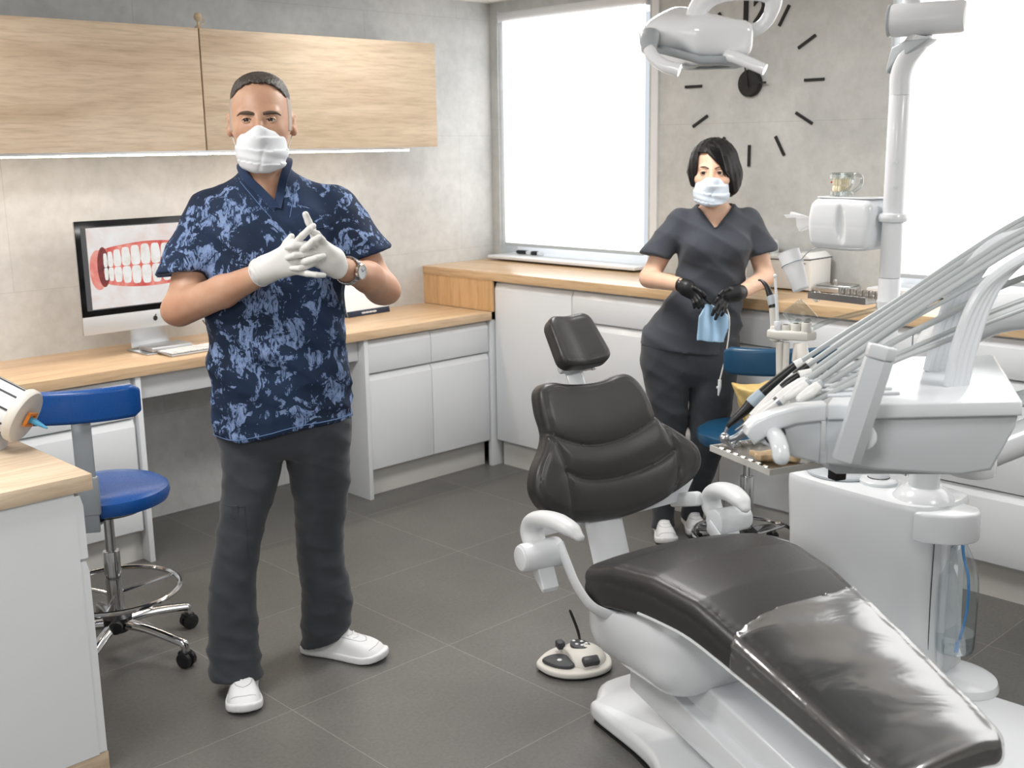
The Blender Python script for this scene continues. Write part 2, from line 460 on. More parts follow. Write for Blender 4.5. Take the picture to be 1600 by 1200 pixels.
for k, W in enumerate((W1, W2)):
    e = empty('window_%d' % (k+1), (XW+0.16, (W[0]+W[1])/2, W[2])); e['kind'] = 'structure'
    hw = (W[1]-W[0])/2; hh = W[3]-W[2]
    bm = bmesh.new(); f = 0.06
    bx2(bm, (-.03, -hw, 0), (.03, hw, f)); bx2(bm, (-.03, -hw, hh-f), (.03, hw, hh))
    bx2(bm, (-.03, -hw, f), (.03, -hw+f, hh-f)); bx2(bm, (-.03, hw-f, f), (.03, hw, hh-f))
    if k: bx2(bm, (-.03, -.035, f), (.03, .035, hh-f))
    fin('window_frame', bm, MT['frame_white'], e, 'structure')
    bm = bmesh.new(); bx2(bm, (.0, -hw+f, f), (.008, hw-f, hh-f)); fin('pane', bm, MT['glass'], e, 'structure')
    # pale sill board, widened over the worktop in place of the blind's reflection
    bm = bmesh.new(); bx2(bm, (-0.26, -hw+.0, -0.010), (-0.032, hw-.0, 0.006), 0.003); fin('window_sill', bm, MT['frame_white'], e, 'structure')
sd = {0: ('white roller blind pulled down over the window beside the left wall', 0.98), 1: ('wide bright white roller blind behind the dental unit pole', 1.0)}
for k, W in enumerate((W1, W2)):
    y0, y1 = W[0]+0.02, W[1]-0.01; zt = 2.285; zb = 1.085 if k == 0 else 1.075
    e = empty('roller_blind', (XW+0.015, (y0+y1)/2, zt), 0, sd[k][0], 'blind', 'roller blinds')
    hw = (y1-y0)/2
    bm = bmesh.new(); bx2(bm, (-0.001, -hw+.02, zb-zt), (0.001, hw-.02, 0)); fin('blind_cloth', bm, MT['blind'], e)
    bm = bmesh.new(); cyl(bm, (0, -hw, .0), (0, hw, .0), 0.026, bev=0.004); fin('roller_tube', bm, MT['frame_white'], e)
    bm = bmesh.new(); bx2(bm, (-.008, -hw+.02, zb-zt-.012), (.008, hw-.02, zb-zt+.006), .003); fin('bottom_bar', bm, MT['grey_plastic'], e)
    for s in (-1, 1):
        bm = bmesh.new(); bx2(bm, (-.02, s*hw-.004, -.03), (.02, s*hw+.004, .03), .002); fin('bracket', bm, MT['white_carcass'], e)
    bm = bmesh.new(); tube(bm, [(-.03, -hw+.012, -.02), (-.03, -hw+.013, -.7), (-.028, -hw+.010, -.95)], .0015, 6, 4); fin('chain', bm, MT['white_plastic'], e)
# unseen window added behind the camera as front fill, with the same emitting blind
e = empty('window_3', (X0+.02, 1.1, 0.95)); e['kind'] = 'structure'
bm = bmesh.new()
bx2(bm, (-.019, -1.3, 0), (.03, 1.3, .05)); bx2(bm, (-.019, -1.3, 1.25), (.03, 1.3, 1.30)); bx2(bm, (-.019, -1.3, .05), (.03, -1.25, 1.25)); bx2(bm, (-.019, 1.25, .05), (.03, 1.3, 1.25))
fin('window_frame', bm, MT['frame_white'], e, 'structure')
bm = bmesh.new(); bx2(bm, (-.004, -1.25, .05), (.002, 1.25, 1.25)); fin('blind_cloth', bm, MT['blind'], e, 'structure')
# ceiling panels (their lamps sit just below the diffusers)
MT['panel_glow'] = pm('panel_glow', srgb(250, 250, 250), 0.4, emit=(1, 0.97, 0.93, 1), estr=2.2)
PLN = ['over the middle of the room', 'at the right behind the camera', 'over the near left cabinet', 'above the woman\'s side of the room', 'added by the left wall cabinets for fill light', 'added near the corner window for fill light']
for k, (px_, py_) in enumerate(PANELS):
    e = empty('ceiling_light', (px_, py_, ZC), 0, 'flat square ceiling light panel '+PLN[k], 'ceiling light', 'square ceiling light panels')
    bm = bmesh.new()
    for a, b in (((-.31, -.31), (.31, -.29)), ((-.31, .29), (.31, .31)), ((-.31, -.29), (-.29, .29)), ((.29, -.29), (.31, .29))):
        bx2(bm, (a[0], a[1], -.02), (b[0], b[1], -0.0005))
    fin('frame', bm, MT['alu'], e)
    bm = bmesh.new(); bx2(bm, (-.29, -.29, -.014), (.29, .29, -.008)); fin('diffuser', bm, MT['panel_glow'], e)
sbox('trim_1', (XW-0.012, W1[0]-.06, W1[2]), (XW, W1[0]-.02, ZC), MT['frame_white'])

# ---------------------------------------------------------------- wall cabinets
YF = 4.25
def wall_cab(x0, x1, label, zo=0):
    e = empty('wall_cabinet', (x0, YF, 1.615), 0, label, 'wall cabinet', 'oak wall cabinets')
    L = x1-x0
    bm = bmesh.new(); bx2(bm, (.001, .02, 0), (L-.001, YW-YF, .481), .001); fin('body', bm, MT['white_carcass'], e)
    bm = bmesh.new(); bx2(bm, (.002, 0, 0.0), (L-.002, .019, .481), .0015)
    for v in bm.verts: pass
    d = fin('door', bm, MT['oak_pale'], e)
    d.location = (0, 0, 0)
    return e
wall_cab(-0.2, 2.401, 'long oak wall cabinet on the left, running out of the picture')
wall_cab(2.404, 3.65, 'shorter oak wall cabinet above the man, nearer the window')
# warm LED profile under the cabinets
MT['led'] = pm('led', (1, 1, 1, 1), 0.4, emit=(1.0, 0.84, 0.68, 1), estr=62)
MT['led_face'] = MT['led']
e = empty('led_strip', (-0.2, 4.262, 1.615), 0, 'thin glowing light strip under the oak wall cabinets', 'light strip')
bm = bmesh.new(); bx2(bm, (0, 0, -.012), (3.68, .018, -.0005)); fin('profile', bm, MT['alu'], e)
bm = bmesh.new(); bx2(bm, (0, .002, -.017), (3.68, .016, -.0122)); fin('diffuser', bm, MT['led'], e)
# small beige ceramic thing on top of the cabinets
bm = bmesh.new()
lathe(bm, [(0, 0), (.012, 0), (.016, .008), (.006, .018), (.005, .03), (.014, .038), (.017, .05), (.012, .062), (0, .066)], Matrix.Translation((2.43, 4.30, 2.096)), 20)
tube(bm, [(2.442, 4.30, 2.14), (2.456, 4.30, 2.135), (2.454, 4.30, 2.12), (2.44, 4.30, 2.116)], .003, 6)
tag(fin('figurine', bm, pm('brown_ceramic', srgb(206, 186, 156), 0.35)), 'tiny beige ceramic figurine standing on top of the wall cabinets', 'figurine')

# ---------------------------------------------------------------- low desk along the left wall
bm = bmesh.new(); bx2(bm, (-0.3, 4.07, .762), (3.818, YW-.001, .802), .0012)
tag(fin('desk_worktop', bm, MT['oak_x']), 'long low oak worktop under the wall cabinets, carrying the computer', 'worktop')
bm = bmesh.new(); bx2(bm, (1.95, 4.13, .66), (3.028, 4.15, .7615), .001)
tag(fin('desk_apron', bm, MT['white_carcass']), 'white board under the low oak worktop above the knee space', 'panel')
def front(bm, x0, x1, z0, z1, y, lip=True, t=0.019):
    # lacquered front with a bevelled grip edge along its top
    if lip:
        bx2(bm, (x0, y, z0), (x1, y+t, z1-.028), .0012)
        P = [(y, z1-.0285), (y+t, z1-.0285), (y+t, z1), (y+t-.005, z1)]
        t_ = bmesh.new(); a = [t_.verts.new((x0, p[0], p[1])) for p in P]; b = [t_.verts.new((x1, p[0], p[1])) for p in P]
        t_.faces.new(a); t_.faces.new(b[::-1])
        for i in range(4): t_.faces.new((a[i], a[(i+1) % 4], b[(i+1) % 4], b[i]))
        merge(bm, t_, Matrix.Identity(4))
    else: bx2(bm, (x0, y, z0), (x1, y+t, z1), .0012)
def low_cabinet(x0, n, wd, label, rows=None, side_l=True, side_r=False):
    # origin x0; fronts at local y=0 facing -y
    e = empty('base_cabinet', (x0, 4.09, 0), 0, label, 'cabinet', 'white base cabinets under the low worktop')
    L = n*wd+.03
    bm = bmesh.new(); bx2(bm, (.022, .022, .13), (L, YW-4.09-.002, .7615)); fin('body', bm, MT['white_carcass'], e)
    bm = bmesh.new(); bx2(bm, (.022, .055, 0), (L, .07, .1295)); fin('plinth', bm, MT['plinth'], e)
    if side_l:
        bm = bmesh.new(); bx2(bm, (-.001, -.006, 0), (.021, YW-4.09-.002, .7615), .001); fin('side_panel', bm, MT['white_lacquer'], e)
    if side_r:
        bm = bmesh.new(); bx2(bm, (L+.001, -.006, 0), (L+.023, YW-4.09-.002, .7615), .001); fin('side_panel', bm, MT['white_lacquer'], e)
    for k in range(n):
        a = .0245+k*wd; b = a+wd-.004
        bm = bmesh.new(); front(bm, a, b, .600, .750, 0); fin('drawer', bm, MT['white_lacquer'], e)
        bm = bmesh.new(); front(bm, a, b, .141, .592, 0); fin('door', bm, MT['white_lacquer'], e)
    return e
low_cabinet(3.033, 2, .378, 'white base cabinet with two drawers and two doors in the room corner')
cb = empty('base_cabinet', (1.05, 4.09, 0), 0, 'white drawer cabinet at the far left behind the near blue stool', 'cabinet', 'white base cabinets under the low worktop')
bm = bmesh.new(); bx2(bm, (0, .022, .13), (.88, YW-4.09-.002, .7615)); fin('body', bm, MT['white_carcass'], cb)
bm = bmesh.new(); bx2(bm, (0, .055, 0), (.88, .07, .1295)); fin('plinth', bm, MT['plinth'], cb)
bm = bmesh.new(); bx2(bm, (.8805, -.006, 0), (.902, YW-4.09-.002, .7615), .001); fin('side_panel', bm, MT['white_lacquer'], cb)
for z0, z1 in ((.60, .75), (.375, .592), (.141, .367)):
    bm = bmesh.new(); front(bm, .0, .865, z0, z1, 0); fin('drawer', bm, MT['white_lacquer'], cb)
bm = bmesh.new(); bx2(bm, (3.819, 4.086, 0), (3.90, 4.112, .757), .001)
tag(fin('filler_strip', bm, MT['white_lacquer']), 'narrow white filler strip in the corner where both cabinet runs meet', 'panel')

# ---------------------------------------------------------------- high counter along the back wall
XF = 3.82
bm = bmesh.new(); bx2(bm, (XF, -0.6, .958), (XW-.001, YW-.001, 1.0), .0012)
tag(fin('counter_worktop', bm, MT['oak_y']), 'long high oak worktop under the windows along the back wall', 'worktop')
bm = bmesh.new(); bx2(bm, (XF+.004, 4.070, .8025), (XF+.018, YW-.001, .9575))
tag(fin('counter_end_panel', bm, MT['oak_z']), 'upright oak panel stepping from the low worktop up to the high one', 'panel')
def tall_unit(y0, y1, fronts, label):
    # fronts face -x ; y0 < y1 ; local x = along -y from y1
    e = empty('counter_cabinet', (XF+.02, y1, 0), math.radians(-90), label, 'cabinet', 'white cabinets under the high worktop')
    L = y1-y0
    bm = bmesh.new(); bx2(bm, (.0005, .022, .13), (L-.0005, XW-XF-.03, .9575)); fin('body', bm, MT['white_carcass'], e)
    bm = bmesh.new(); bx2(bm, (0.0005, .045, 0), (L-.0005, .06, .1295)); fin('plinth', bm, MT['plinth'], e)
    for z0, z1, nm in fronts:
        bm = bmesh.new(); front(bm, .002, L-.002, z0, z1, 0); fin(nm, bm, MT['white_lacquer'], e)
    return e
D3 = [(.70, .945, 'drawer'), (.141, .692, 'drawer')]
DR = [(.810, .945, 'drawer'), (.410, .802, 'drawer'), (.141, .402, 'drawer')]
tall_unit(3.547, 4.07, [(.141, .945, 'door')], 'white cabinet with one tall door at the room corner end')
tall_unit(2.70, 3.545, DR, 'white drawer cabinet behind the dental chair headrest')
tall_unit(1.87, 2.698, DR, 'white drawer cabinet directly behind the woman')
tall_unit(1.03, 1.868, DR, 'white drawer cabinet at the right edge of the picture behind the bottle')
tall_unit(0.20, 1.028, DR, 'white drawer cabinet beyond the right edge of the picture')
# ================================================================ dental chair
def leather(name, c, rough=0.42, bs=260):
    t = NT(name); v = t.pos(); n = t.noise(v, bs, 3, 0.6); n2 = t.noise(v, 4, 4, 0.6)
    a = t.ramp(n2.outputs[0], [(0.3, tuple(x*0.9 for x in c[:3])+(1,)), (0.7, c)])
    t.l(a, t.b.inputs['Base Color'])
    r = t.ramp(n.outputs[0], [(0.3, (rough-.06,)*3+(1,)), (0.7, (rough+.08,)*3+(1,))]); t.l(r, t.b.inputs['Roughness'])
    t.bump(n.outputs[0], 0.10, 0.0012); return t.m
MT['leather'] = leather('chair_leather', srgb(52, 51, 51), 0.37)
MT['piping'] = pm('leather_piping', srgb(34, 32, 31), 0.45)
CH = empty('dental_chair', (2.30, 1.70, 0), math.radians(-16), 'dark grey leather dental chair with white frame in the middle of the room', 'dental chair')
ZT = np.array([[-.93, .400], [-.80, .440], [-.6, .505], [-.45, .550], [-.3, .592], [-.15, .604], [0, .585], [.1, .552], [.2, .515]])
WD = np.array([[-.93, .150], [-.80, .180], [-.6, .200], [-.45, .213], [-.3, .226], [-.15, .245], [0, .262], [.1, .268], [.2, .262]])
TH = np.array([[-.93, .055], [-.80, .065], [-.6, .078], [-.45, .092], [-.3, .106], [0, .116], [.2, .112]])
def slab(off=0.0, ymin=-.885, ymax=.135):
    def f(X):
        x, y, z = X[..., 0], X[..., 1], X[..., 2]
        yc = np.clip(y, -.93, .2)
        zt = np.interp(yc, ZT[:, 0], ZT[:, 1]); w = np.interp(yc, WD[:, 0], WD[:, 1])+off; th = np.interp(yc, TH[:, 0], TH[:, 1])/2+off
        sl = np.interp(yc, [-.9, -.45, -.3, -.1, .1, .2], [.35, .32, .18, -.05, -.35, -.4])
        # crowned top: lower towards the sides, slight dish along the middle
        zm = zt-th+off-.022*(np.abs(x)/w)**2.2
        c = 1/np.sqrt(1+sl*sl)
        r = .05; qx = np.abs(x)-(w-r); ym = (ymin+ymax)/2; hy = (ymax-ymin)/2+off; qy = np.abs(y-ym)-(hy-r)
        dp = np.sqrt(np.maximum(qx, 0)**2+np.maximum(qy, 0)**2)+np.minimum(np.maximum(qx, qy), 0)-r
        dz = (np.abs(z-zm)-th)*c; rr = .024
        a = np.maximum(dp+rr, 0); b = np.maximum(dz+rr, 0)
        d = np.sqrt(a*a+b*b)+np.minimum(np.maximum(dp+rr, dz+rr), 0)-rr
        up = (z > zm+th*.2)
        d = d+np.where(up & (dp < 0), .0028*np.exp(-((dp+.030)/.005)**2), 0)
        d = d+.0035*np.exp(-((z-zm-th*.35)/.005)**2)*(dp > -.012)
        return d
    return f
seat = sdf_obj('seat', slab(), (-.30, -.92, .30), (.30, .17, .64), .0068, MT['leather'], CH)
# clear protective cover drawn over the foot end
def cover_mat():
    t = NT('clear_plastic_cover'); v = t.pos((1.0, 2.2, 1))
    n = t.noise(v, 4.5, 3, 0.5, 0.6); t.bump(n.outputs[0], 0.4, 0.012)
    t.b.inputs['Base Color'].default_value = (0.92, 0.94, 0.95, 1); t.b.inputs['Roughness'].default_value = 0.13
    t.b.inputs['Specular IOR Level'].default_value = 0.9
    tr = t.n('ShaderNodeBsdfTransparent'); mx = t.n('ShaderNodeMixShader'); lw = t.n('ShaderNodeLayerWeight'); lw.inputs[0].default_value = 0.35
    gl = t.n('ShaderNodeBsdfGlossy'); gl.inputs['Roughness'].default_value = 0.2; gl.inputs['Color'].default_value = (1, 1, 1, 1)
    bp = [x for x in t.t.nodes if x.type == 'BUMP'][0]; t.l(bp.outputs[0], gl.inputs['Normal']); t.l(bp.outputs[0], lw.inputs['Normal'])
    r = t.ramp(lw.outputs['Facing'], [(0.0, (0.20, 0.20, 0.20, 1)), (0.75, (0.36, 0.36, 0.36, 1)), (1.0, (0.8, 0.8, 0.8, 1))])
    t.l(r, mx.inputs[0]); t.l(tr.outputs[0], mx.inputs[1]); t.l(gl.outputs[0], mx.inputs[2])
    t.l(mx.outputs[0], t.t.nodes['Material Output'].inputs[0]); return t.m
MT['cover'] = cover_mat()
def cov(X):
    d = slab(.004, -.885, .135)(X); y = X[..., 1]; x = X[..., 0]
    return np.maximum(d-.0015*np.sin(y*60+x*18)*0.6, y+.400+.012*np.sin(x*14)-.15*x)
o = sdf_obj('foot_cover', cov, (-.27, -.93, .28), (.27, -.38, .62), .0075, MT['cover'], CH)
o['label'] = 'clear plastic cover over the foot end'
bm = bmesh.new()
def rim(y, x, dz=0.0): return (x, y, float(np.interp(y, ZT[:, 0], ZT[:, 1]))-.03+dz)
for s in (-1, 1):
    tube(bm, [(s*float(np.interp(y, WD[:, 0], WD[:, 1]))*1.004, y, float(np.interp(y, ZT[:, 0], ZT[:, 1])-np.interp(y, TH[:, 0], TH[:, 1])*.86-.020)) for y in (-.12, -.2, -.3, -.45, -.6, -.75, -.83)], .004, 8, 5)
fin('seat_shell_edge', bm, MT['white_plastic'], CH)
bm = bmesh.new()
PB = [(0.07, .20), (-.2, .205), (-.4, .19), (-.6, .175), (-.82, .14)]
t_ = bmesh.new(); rows = []
for y, wv in [(.08, .15), (0, .17), (-.1, .19), (-.2, .20), (-.3, .20), (-.45, .19), (-.6, .175), (-.75, .155), (-.84, .13)]:
    zb = float(np.interp(y, ZT[:, 0], ZT[:, 1])-np.interp(y, TH[:, 0], TH[:, 1]))-.022
    rows.append([t_.verts.new((x*wv, y, zb+dz)) for x, dz in ((-1.06, .012), (-.9, -.012), (-.4, -.028), (.4, -.028), (.9, -.012), (1.06, .012))])
for a, b in zip(rows[:-1], rows[1:]):
    for k in range(5): t_.faces.new((a[k], a[k+1], b[k+1], b[k]))
t_.faces.new(rows[0]); t_.faces.new(rows[-1]); t_.faces.new([r[0] for r in rows]+[r[5] for r in rows][::-1])
merge(bm, t_, Matrix.Identity(4)); fin('seat_shell', bm, MT['white_plastic'], CH)

# backrest: cushion modelled in its own tilted plane
OUT = [(-0.14, 0.429), (-0.163, 0.407), (-0.172, 0.346), (-0.169, 0.284), (-0.19, 0.239), (-0.223, 0.195), (-0.243, 0.149), (-0.241, 0.107), (-0.215, 0.067), (-0.163, 0.034), (-0.097, 0.013), (-0.013, 0.003), (0.083, 0.005), (0.186, 0.026), (0.265, 0.055), (0.322, 0.087), (0.345, 0.129), (0.337, 0.176), (0.290, 0.222), (0.225, 0.281), (0.209, 0.344), (0.187, 0.398), (0.155, 0.426), (0.118, 0.428), (0.07, 0.417), (0.003, 0.413), (-0.061, 0.419), (-0.109, 0.431)]
S1 = [(-0.17, 0.282), (-0.117, 0.253), (-0.051, 0.231), (0.021, 0.226), (0.097, 0.236), (0.179, 0.264), (0.228, 0.288)]
S2 = [(-0.129, 0.163), (-0.085, 0.137), (-0.023, 0.123), (0.043, 0.122), (0.12, 0.130), (0.192, 0.147), (0.254, 0.172)]
VL = [(-0.165, 0.28), (-0.143, 0.232), (-0.130, 0.181), (-0.122, 0.119), (-0.124, 0.03)]
VR = [(0.222, 0.285), (0.244, 0.23), (0.258, 0.169), (0.260, 0.11), (0.232, 0.04)]
def polyline_d(P):
    P = [np.array(p) for p in catmull2(P)]
    def f(x, y):
        d = np.full(x.shape, 9.0)
        for a, b in zip(P[:-1], P[1:]):
            e = b-a; t = np.clip(((x-a[0])*e[0]+(y-a[1])*e[1])/(e@e), 0, 1)
            d = np.minimum(d, (x-a[0]-e[0]*t)**2+(y-a[1]-e[1]*t)**2)
        return np.sqrt(d)
    return f
def catmull2(P, n=4): return [(v.x, v.y) for v in catmull([(p[0], p[1], 0) for p in P], n)]
_out = poly2(catmull2(OUT+OUT[:1], 3)[:-1]); _sm = [polyline_d(p) for p in (S1, S2)]; _sv = [polyline_d(p) for p in (VL, VR)]
def back_sdf(X):
    x, n, v = X[..., 0], X[..., 1], X[..., 2]      # x across, n depth (front is negative), v up
    dp = _out(x[:, 0, :], v[:, 0, :])[:, None, :]*np.ones_like(n)
    bend = .055*np.clip(np.abs(x-.045)-.05, 0, 1)**1.3*3.2*np.clip(1.25-v/.43, .35, 1)   # wings come forward
    lum = .018*np.sin(np.clip(v/.43, 0, 1)*PI*1.0)
    nn = n+bend*.6+lum
    th = .036
    s = np.minimum.reduce([f(x[:, 0, :], v[:, 0, :]) for f in _sm])[:, None, :]; sv = np.minimum.reduce([f(x[:, 0, :], v[:, 0, :]) for f in _sv])[:, None, :]
    puff = .010*(1-np.exp(-(np.minimum(s, sv*1.4)/.030)**1.3))+.006
    puff = puff-.006*np.exp(-(s/.0055)**2)-.004*np.exp(-(sv/.005)**2)
    dn = np.where(nn < 0, -nn-th-puff+.006, nn-th)
    rr = .026
    a = np.maximum(dp+rr, 0); b = np.maximum(dn+rr, 0)
    d = np.sqrt(a*a+b*b)+np.minimum(np.maximum(dp+rr, dn+rr), 0)-rr
    return d+.0028*np.exp(-((dp+.020)/.004)**2)*(nn < 0)
def tilted(o, loc, tilt, rz=0):
    o.location = loc; o.rotation_mode = 'XYZ'; o.rotation_euler = (-tilt, 0, rz)
bk = sdf_obj('backrest', back_sdf, (-.29, -.16, -.03), (.40, .06, .47), .0055, MT['leather'], CH)
tilted(bk, (0, .415, .52), math.radians(20))
bm = bmesh.new()
pr = [(x*.86+.008, y*.9+.02) for x, y in OUT]
prism(bm, pr, .03, Matrix(((1, 0, 0, 0), (0, 0, 1, .028), (0, 1, 0, 0), (0, 0, 0, 1))), .012)
bs = fin('back_shell', bm, MT['white_plastic'], CH); tilted(bs, (0, .415, .52), math.radians(20))
def seam_on(fn, parent, P, name, mt, r=.0014, tilt=None):
    bm = bmesh.new(); pts = []
    for a, b in catmull2(P, 5):
        ys = np.linspace(-.15, .04, 240); X = np.stack([np.full(240, a), ys, np.full(240, b)], -1)[:, None, :][None].transpose(2, 1, 0, 3)*1.0
        X = np.stack([np.full(240, a), ys, np.full(240, b)], -1).reshape(1, 240, 1, 3); d = fn(X)[0, :, 0]; i = int(np.argmax(d < 0))
        if d[i] < 0: pts.append((a, float(ys[i])+r*.3, b))
    tube(bm, pts, r, 6, 1); return fin(name, bm, mt, parent)
for P_ in (S1, S2, VL, VR): seam_on(back_sdf, bk, P_, 'seam', MT['piping'], .0022)
_c = np.array(OUT).mean(0)
ring_ = [tuple(_c+(np.array(p)-_c)*(1-.022/max(.05, np.linalg.norm(np.array(p)-_c)))) for p in OUT]; ring_.append(ring_[0])
seam_on(back_sdf, bk, ring_, 'edge_stitching', pm('grey_thread', srgb(104, 102, 100), .6), .0009)
# headrest
hr_ = poly2(rrect(.175, .175, .036, 6))
def head_sdf(X):
    x, n, v = X[..., 0], X[..., 1], X[..., 2]
    sk = 1.0+.10*(-v/.09)
    dp = (hr_((x/sk)[:, 0, :], v[:, 0, :]))[:, None, :]*np.ones_like(n)
    nn = n-.010*np.exp(-(x/.04)**2)+.012*(x/.09)**2*0
    dn = np.abs(nn)-.030; rr = .018
    a = np.maximum(dp+rr, 0); b = np.maximum(dn+rr, 0)
    d = np.sqrt(a*a+b*b)+np.minimum(np.maximum(dp+rr, dn+rr), 0)-rr
    return d+.0022*np.exp(-((dp+.017)/.0035)**2)*(nn < 0)
hd = sdf_obj('headrest', head_sdf, (-.12, -.05, -.12), (.12, .05, .12), .0042, MT['leather'], CH)
tilted(hd, (.013, .600, 1.035), math.radians(40), math.radians(6))
bm = bmesh.new()
prism(bm, rrect(.10, .12, .03, 5), .02, Matrix(((1, 0, 0, 0), (0, 0, 1, .032), (0, 1, 0, 0), (0, 0, 0, 1))), .006)
bx(bm, (-.055, .038, -.035), (.03, .02, .05), bev=.006)
hp = fin('headrest_plate', bm, MT['white_plastic'], CH); tilted(hp, (.013, .600, 1.035), math.radians(40), math.radians(6))
bm = bmesh.new()
tube(bm, [(.01, .66, 1.01), (.01, .645, .975), (.01, .60, .93), (.01, .555, .86)], .03, 14, 4, flat=.5, up=(0, 1, 0))
bx(bm, (.01, .605, .955), (.105, .035, .03), (math.radians(-35), 0, 0), .01)
fin('headrest_arm', bm, MT['white_plastic'], CH)
bm = bmesh.new(); bx(bm, (.05, .585, .948), (.045, .012, .008), (math.radians(-20), 0, 0), .003); bx(bm, (.068, .588, .955), (.012, .014, .026), (math.radians(-20), 0, 0), .003)
fin('release_lever', bm, MT['chrome'], CH)
# upright carrying the backrest and the cross bracket
bm = bmesh.new()
tube(bm, [(-.005, .32, .30), (-.005, .37, .42), (-.005, .405, .50), (-.005, .455, .62), (0, .51, .76)], .065, 16, 4, flat=.32, up=(0, 1, 0))
fin('back_upright', bm, MT['white_plastic'], CH)
bm = bmesh.new()
prism(bm, [(-.20, .02), (.30, .045), (.335, .11), (.24, .10), (-.14, .10), (-.22, .09)], .03, Matrix(((1, 0, 0, 0), (0, 0, 1, .425), (0, 1, 0, .485), (0, 0, 0, 1))), .006)
fin('cross_bracket', bm, MT['white_plastic'], CH)
# armrests
MT['warm_white_pad'] = pm('pad_plastic', srgb(214, 216, 217), 0.35, coat=.1)
def armrest(s, dy, dz):
    e = bpy.data.objects.new('armrest', None); COL.objects.link(e); e.parent = CH; e.location = (s*.32, .215+dy, .545+dz); e.empty_display_size = .05
    bm = bmesh.new(); tube(bm, [(0, .030, -.004), (0, .060, .018), (0, .072, .046), (-s*.002, .058, .074), (-s*.006, .020, .090), (-s*.014, -.040, .098), (-s*.024, -.095, .092), (-s*.030, -.120, .080)], [.032, .034, .035, .035, .036, .035, .029, .018], 20, 7, flat=.66, up=(0, .7, -.7), round_end=True)
    fin('arm_pad', bm, MT['warm_white_pad'], e)
    bm = bmesh.new(); cyl(bm, (-s*.045, 0, 0), (s*.075, 0, 0), .040, .038, 32, .007); fin('hub', bm, MT['white_plastic'], e)
    bm = bmesh.new(); cyl(bm, (s*.074, 0, 0), (s*.079, 0, 0), .034, .032, 32, .002); fin('hub_cap', bm, MT['white_paint'], e)
    bm = bmesh.new()
    pl = [(.03, -.012), (-.005, .004), (-.05, -.078), (-.042, -.092), (.006, -.06)]
    prism(bm, pl, .05, Matrix(((0, 0, 1, -s*.0-.025+s*.01), (1, 0, 0, 0), (0, 1, 0, 0), (0, 0, 0, 1))), .005)
    fin('hub_bracket', bm, MT['white_plastic'], e)
    return e
armrest(-1, 0, 0); armrest(1, .035, -.030)
bm = bmesh.new()
tube(bm, [(-.292, .185, .575), (-.290, .15, .53), (-.283, .105, .475), (-.262, .05, .432), (-.20, -.01, .415), (-.12, -.02, .412)], [.030, .030, .028, .026, .026, .026], 14, 6, flat=.26, up=(1, 0, .3))
fin('arm_bracket', bm, MT['white_plastic'], CH)
bm = bmesh.new()
tube(bm, [(.275, .27, .50), (.272, .20, .46), (.255, .12, .42), (.20, .0, .405), (.12, -.02, .41)], .028, 14, 6, flat=.3, up=(1, 0, .3))
bx(bm, (.285, .40, .545), (.03, .17, .045), (math.radians(-18), 0, math.radians(-6)), .012)
fin('arm_bracket', bm, MT['white_plastic'], CH)
# shroud, lift column, base plate
def shroud(X):
    a = ell((-.01, .0, .41), (.235, .265, .180))(X)
    b = rbox((-.01, .0, .37), (.212, .228, .135), .11)(X)
    d = smin(a, b, .03)
    top = X[..., 2]-(.440+.30*np.clip(-X[..., 1]-.0, 0, .12)); cut = -(X[..., 2]-.240)
    rear = X[..., 1]-.225
    return smax(smax(smax(d, top, .008), cut, .02), rear, .03)
sdf_obj('shroud', shroud, (-.28, -.32, .22), (.28, .26, .53), .0075, MT['white_plastic'], CH)
bm = bmesh.new()
def wedge(bm, w_, y0, y1, z00, z01, z10, z11, bev, x=0, skew=0):
    P = [(y0, z00), (y0, z01), (y1, z11), (y1, z10)]
    t = bmesh.new(); a = [t.verts.new((x-w_, p[0], p[1])) for p in P]; b = [t.verts.new((x+w_, p[0], p[1])) for p in P]
    t.faces.new(a); t.faces.new(b[::-1])
    for i in range(4): t.faces.new((a[i], a[(i+1) % 4], b[(i+1) % 4], b[i]))
    bmesh.ops.recalc_face_normals(t, faces=t.faces)
    if bev: bmesh.ops.bevel(t, geom=list(t.edges), offset=bev, segments=3, profile=.5, affect='EDGES')
    merge(bm, t, Matrix.Identity(4))
wedge(bm, .085, .12, -.62, .19, .335, .05, .20, .008, -.005)
fin('lift_arm', bm, MT['grey_white'] if 'grey_white' in MT else MT['white_plastic'], CH)
bm = bmesh.new(); wedge(bm, .115, .10, -.60, .155, .255, .05, .125, .006, -.008)
fin('lift_arm_side', bm, MT['white_plastic'], CH)
bm = bmesh.new(); wedge(bm, .135, -.42, -.78, .05, .175, .05, .30, .03, .0); fin('base_housing', bm, MT['white_plastic'], CH)
BP = [(-.13, .262), (-.163, .225), (-.165, .02), (-.180, -.09), (-.235, -.20), (-.27, -.35), (-.28, -.9), (.2, -.92), (.66, -.80), (.86, -.62), (.90, -.45), (.865, -.30), (.80, -.12), (.72, .02), (.60, .12), (.32, .19), (.18, .30), (.12, .335), (-.05, .335)]
bm = bmesh.new(); prism(bm, [(p.x, p.y) for p in catmull([(a, b, 0) for a, b in BP], 4, True)], .052, Matrix.Translation((0, 0, .006)), .018, 4)
fin('base_plate', bm, MT['white_plastic'], CH)
bm = bmesh.new(); prism(bm, [(a*.985, b*.985) for a, b in BP], .006, Matrix.Translation((0, 0, .0)), 0)
fin('base_gasket', bm, MT['black_plastic'], CH)

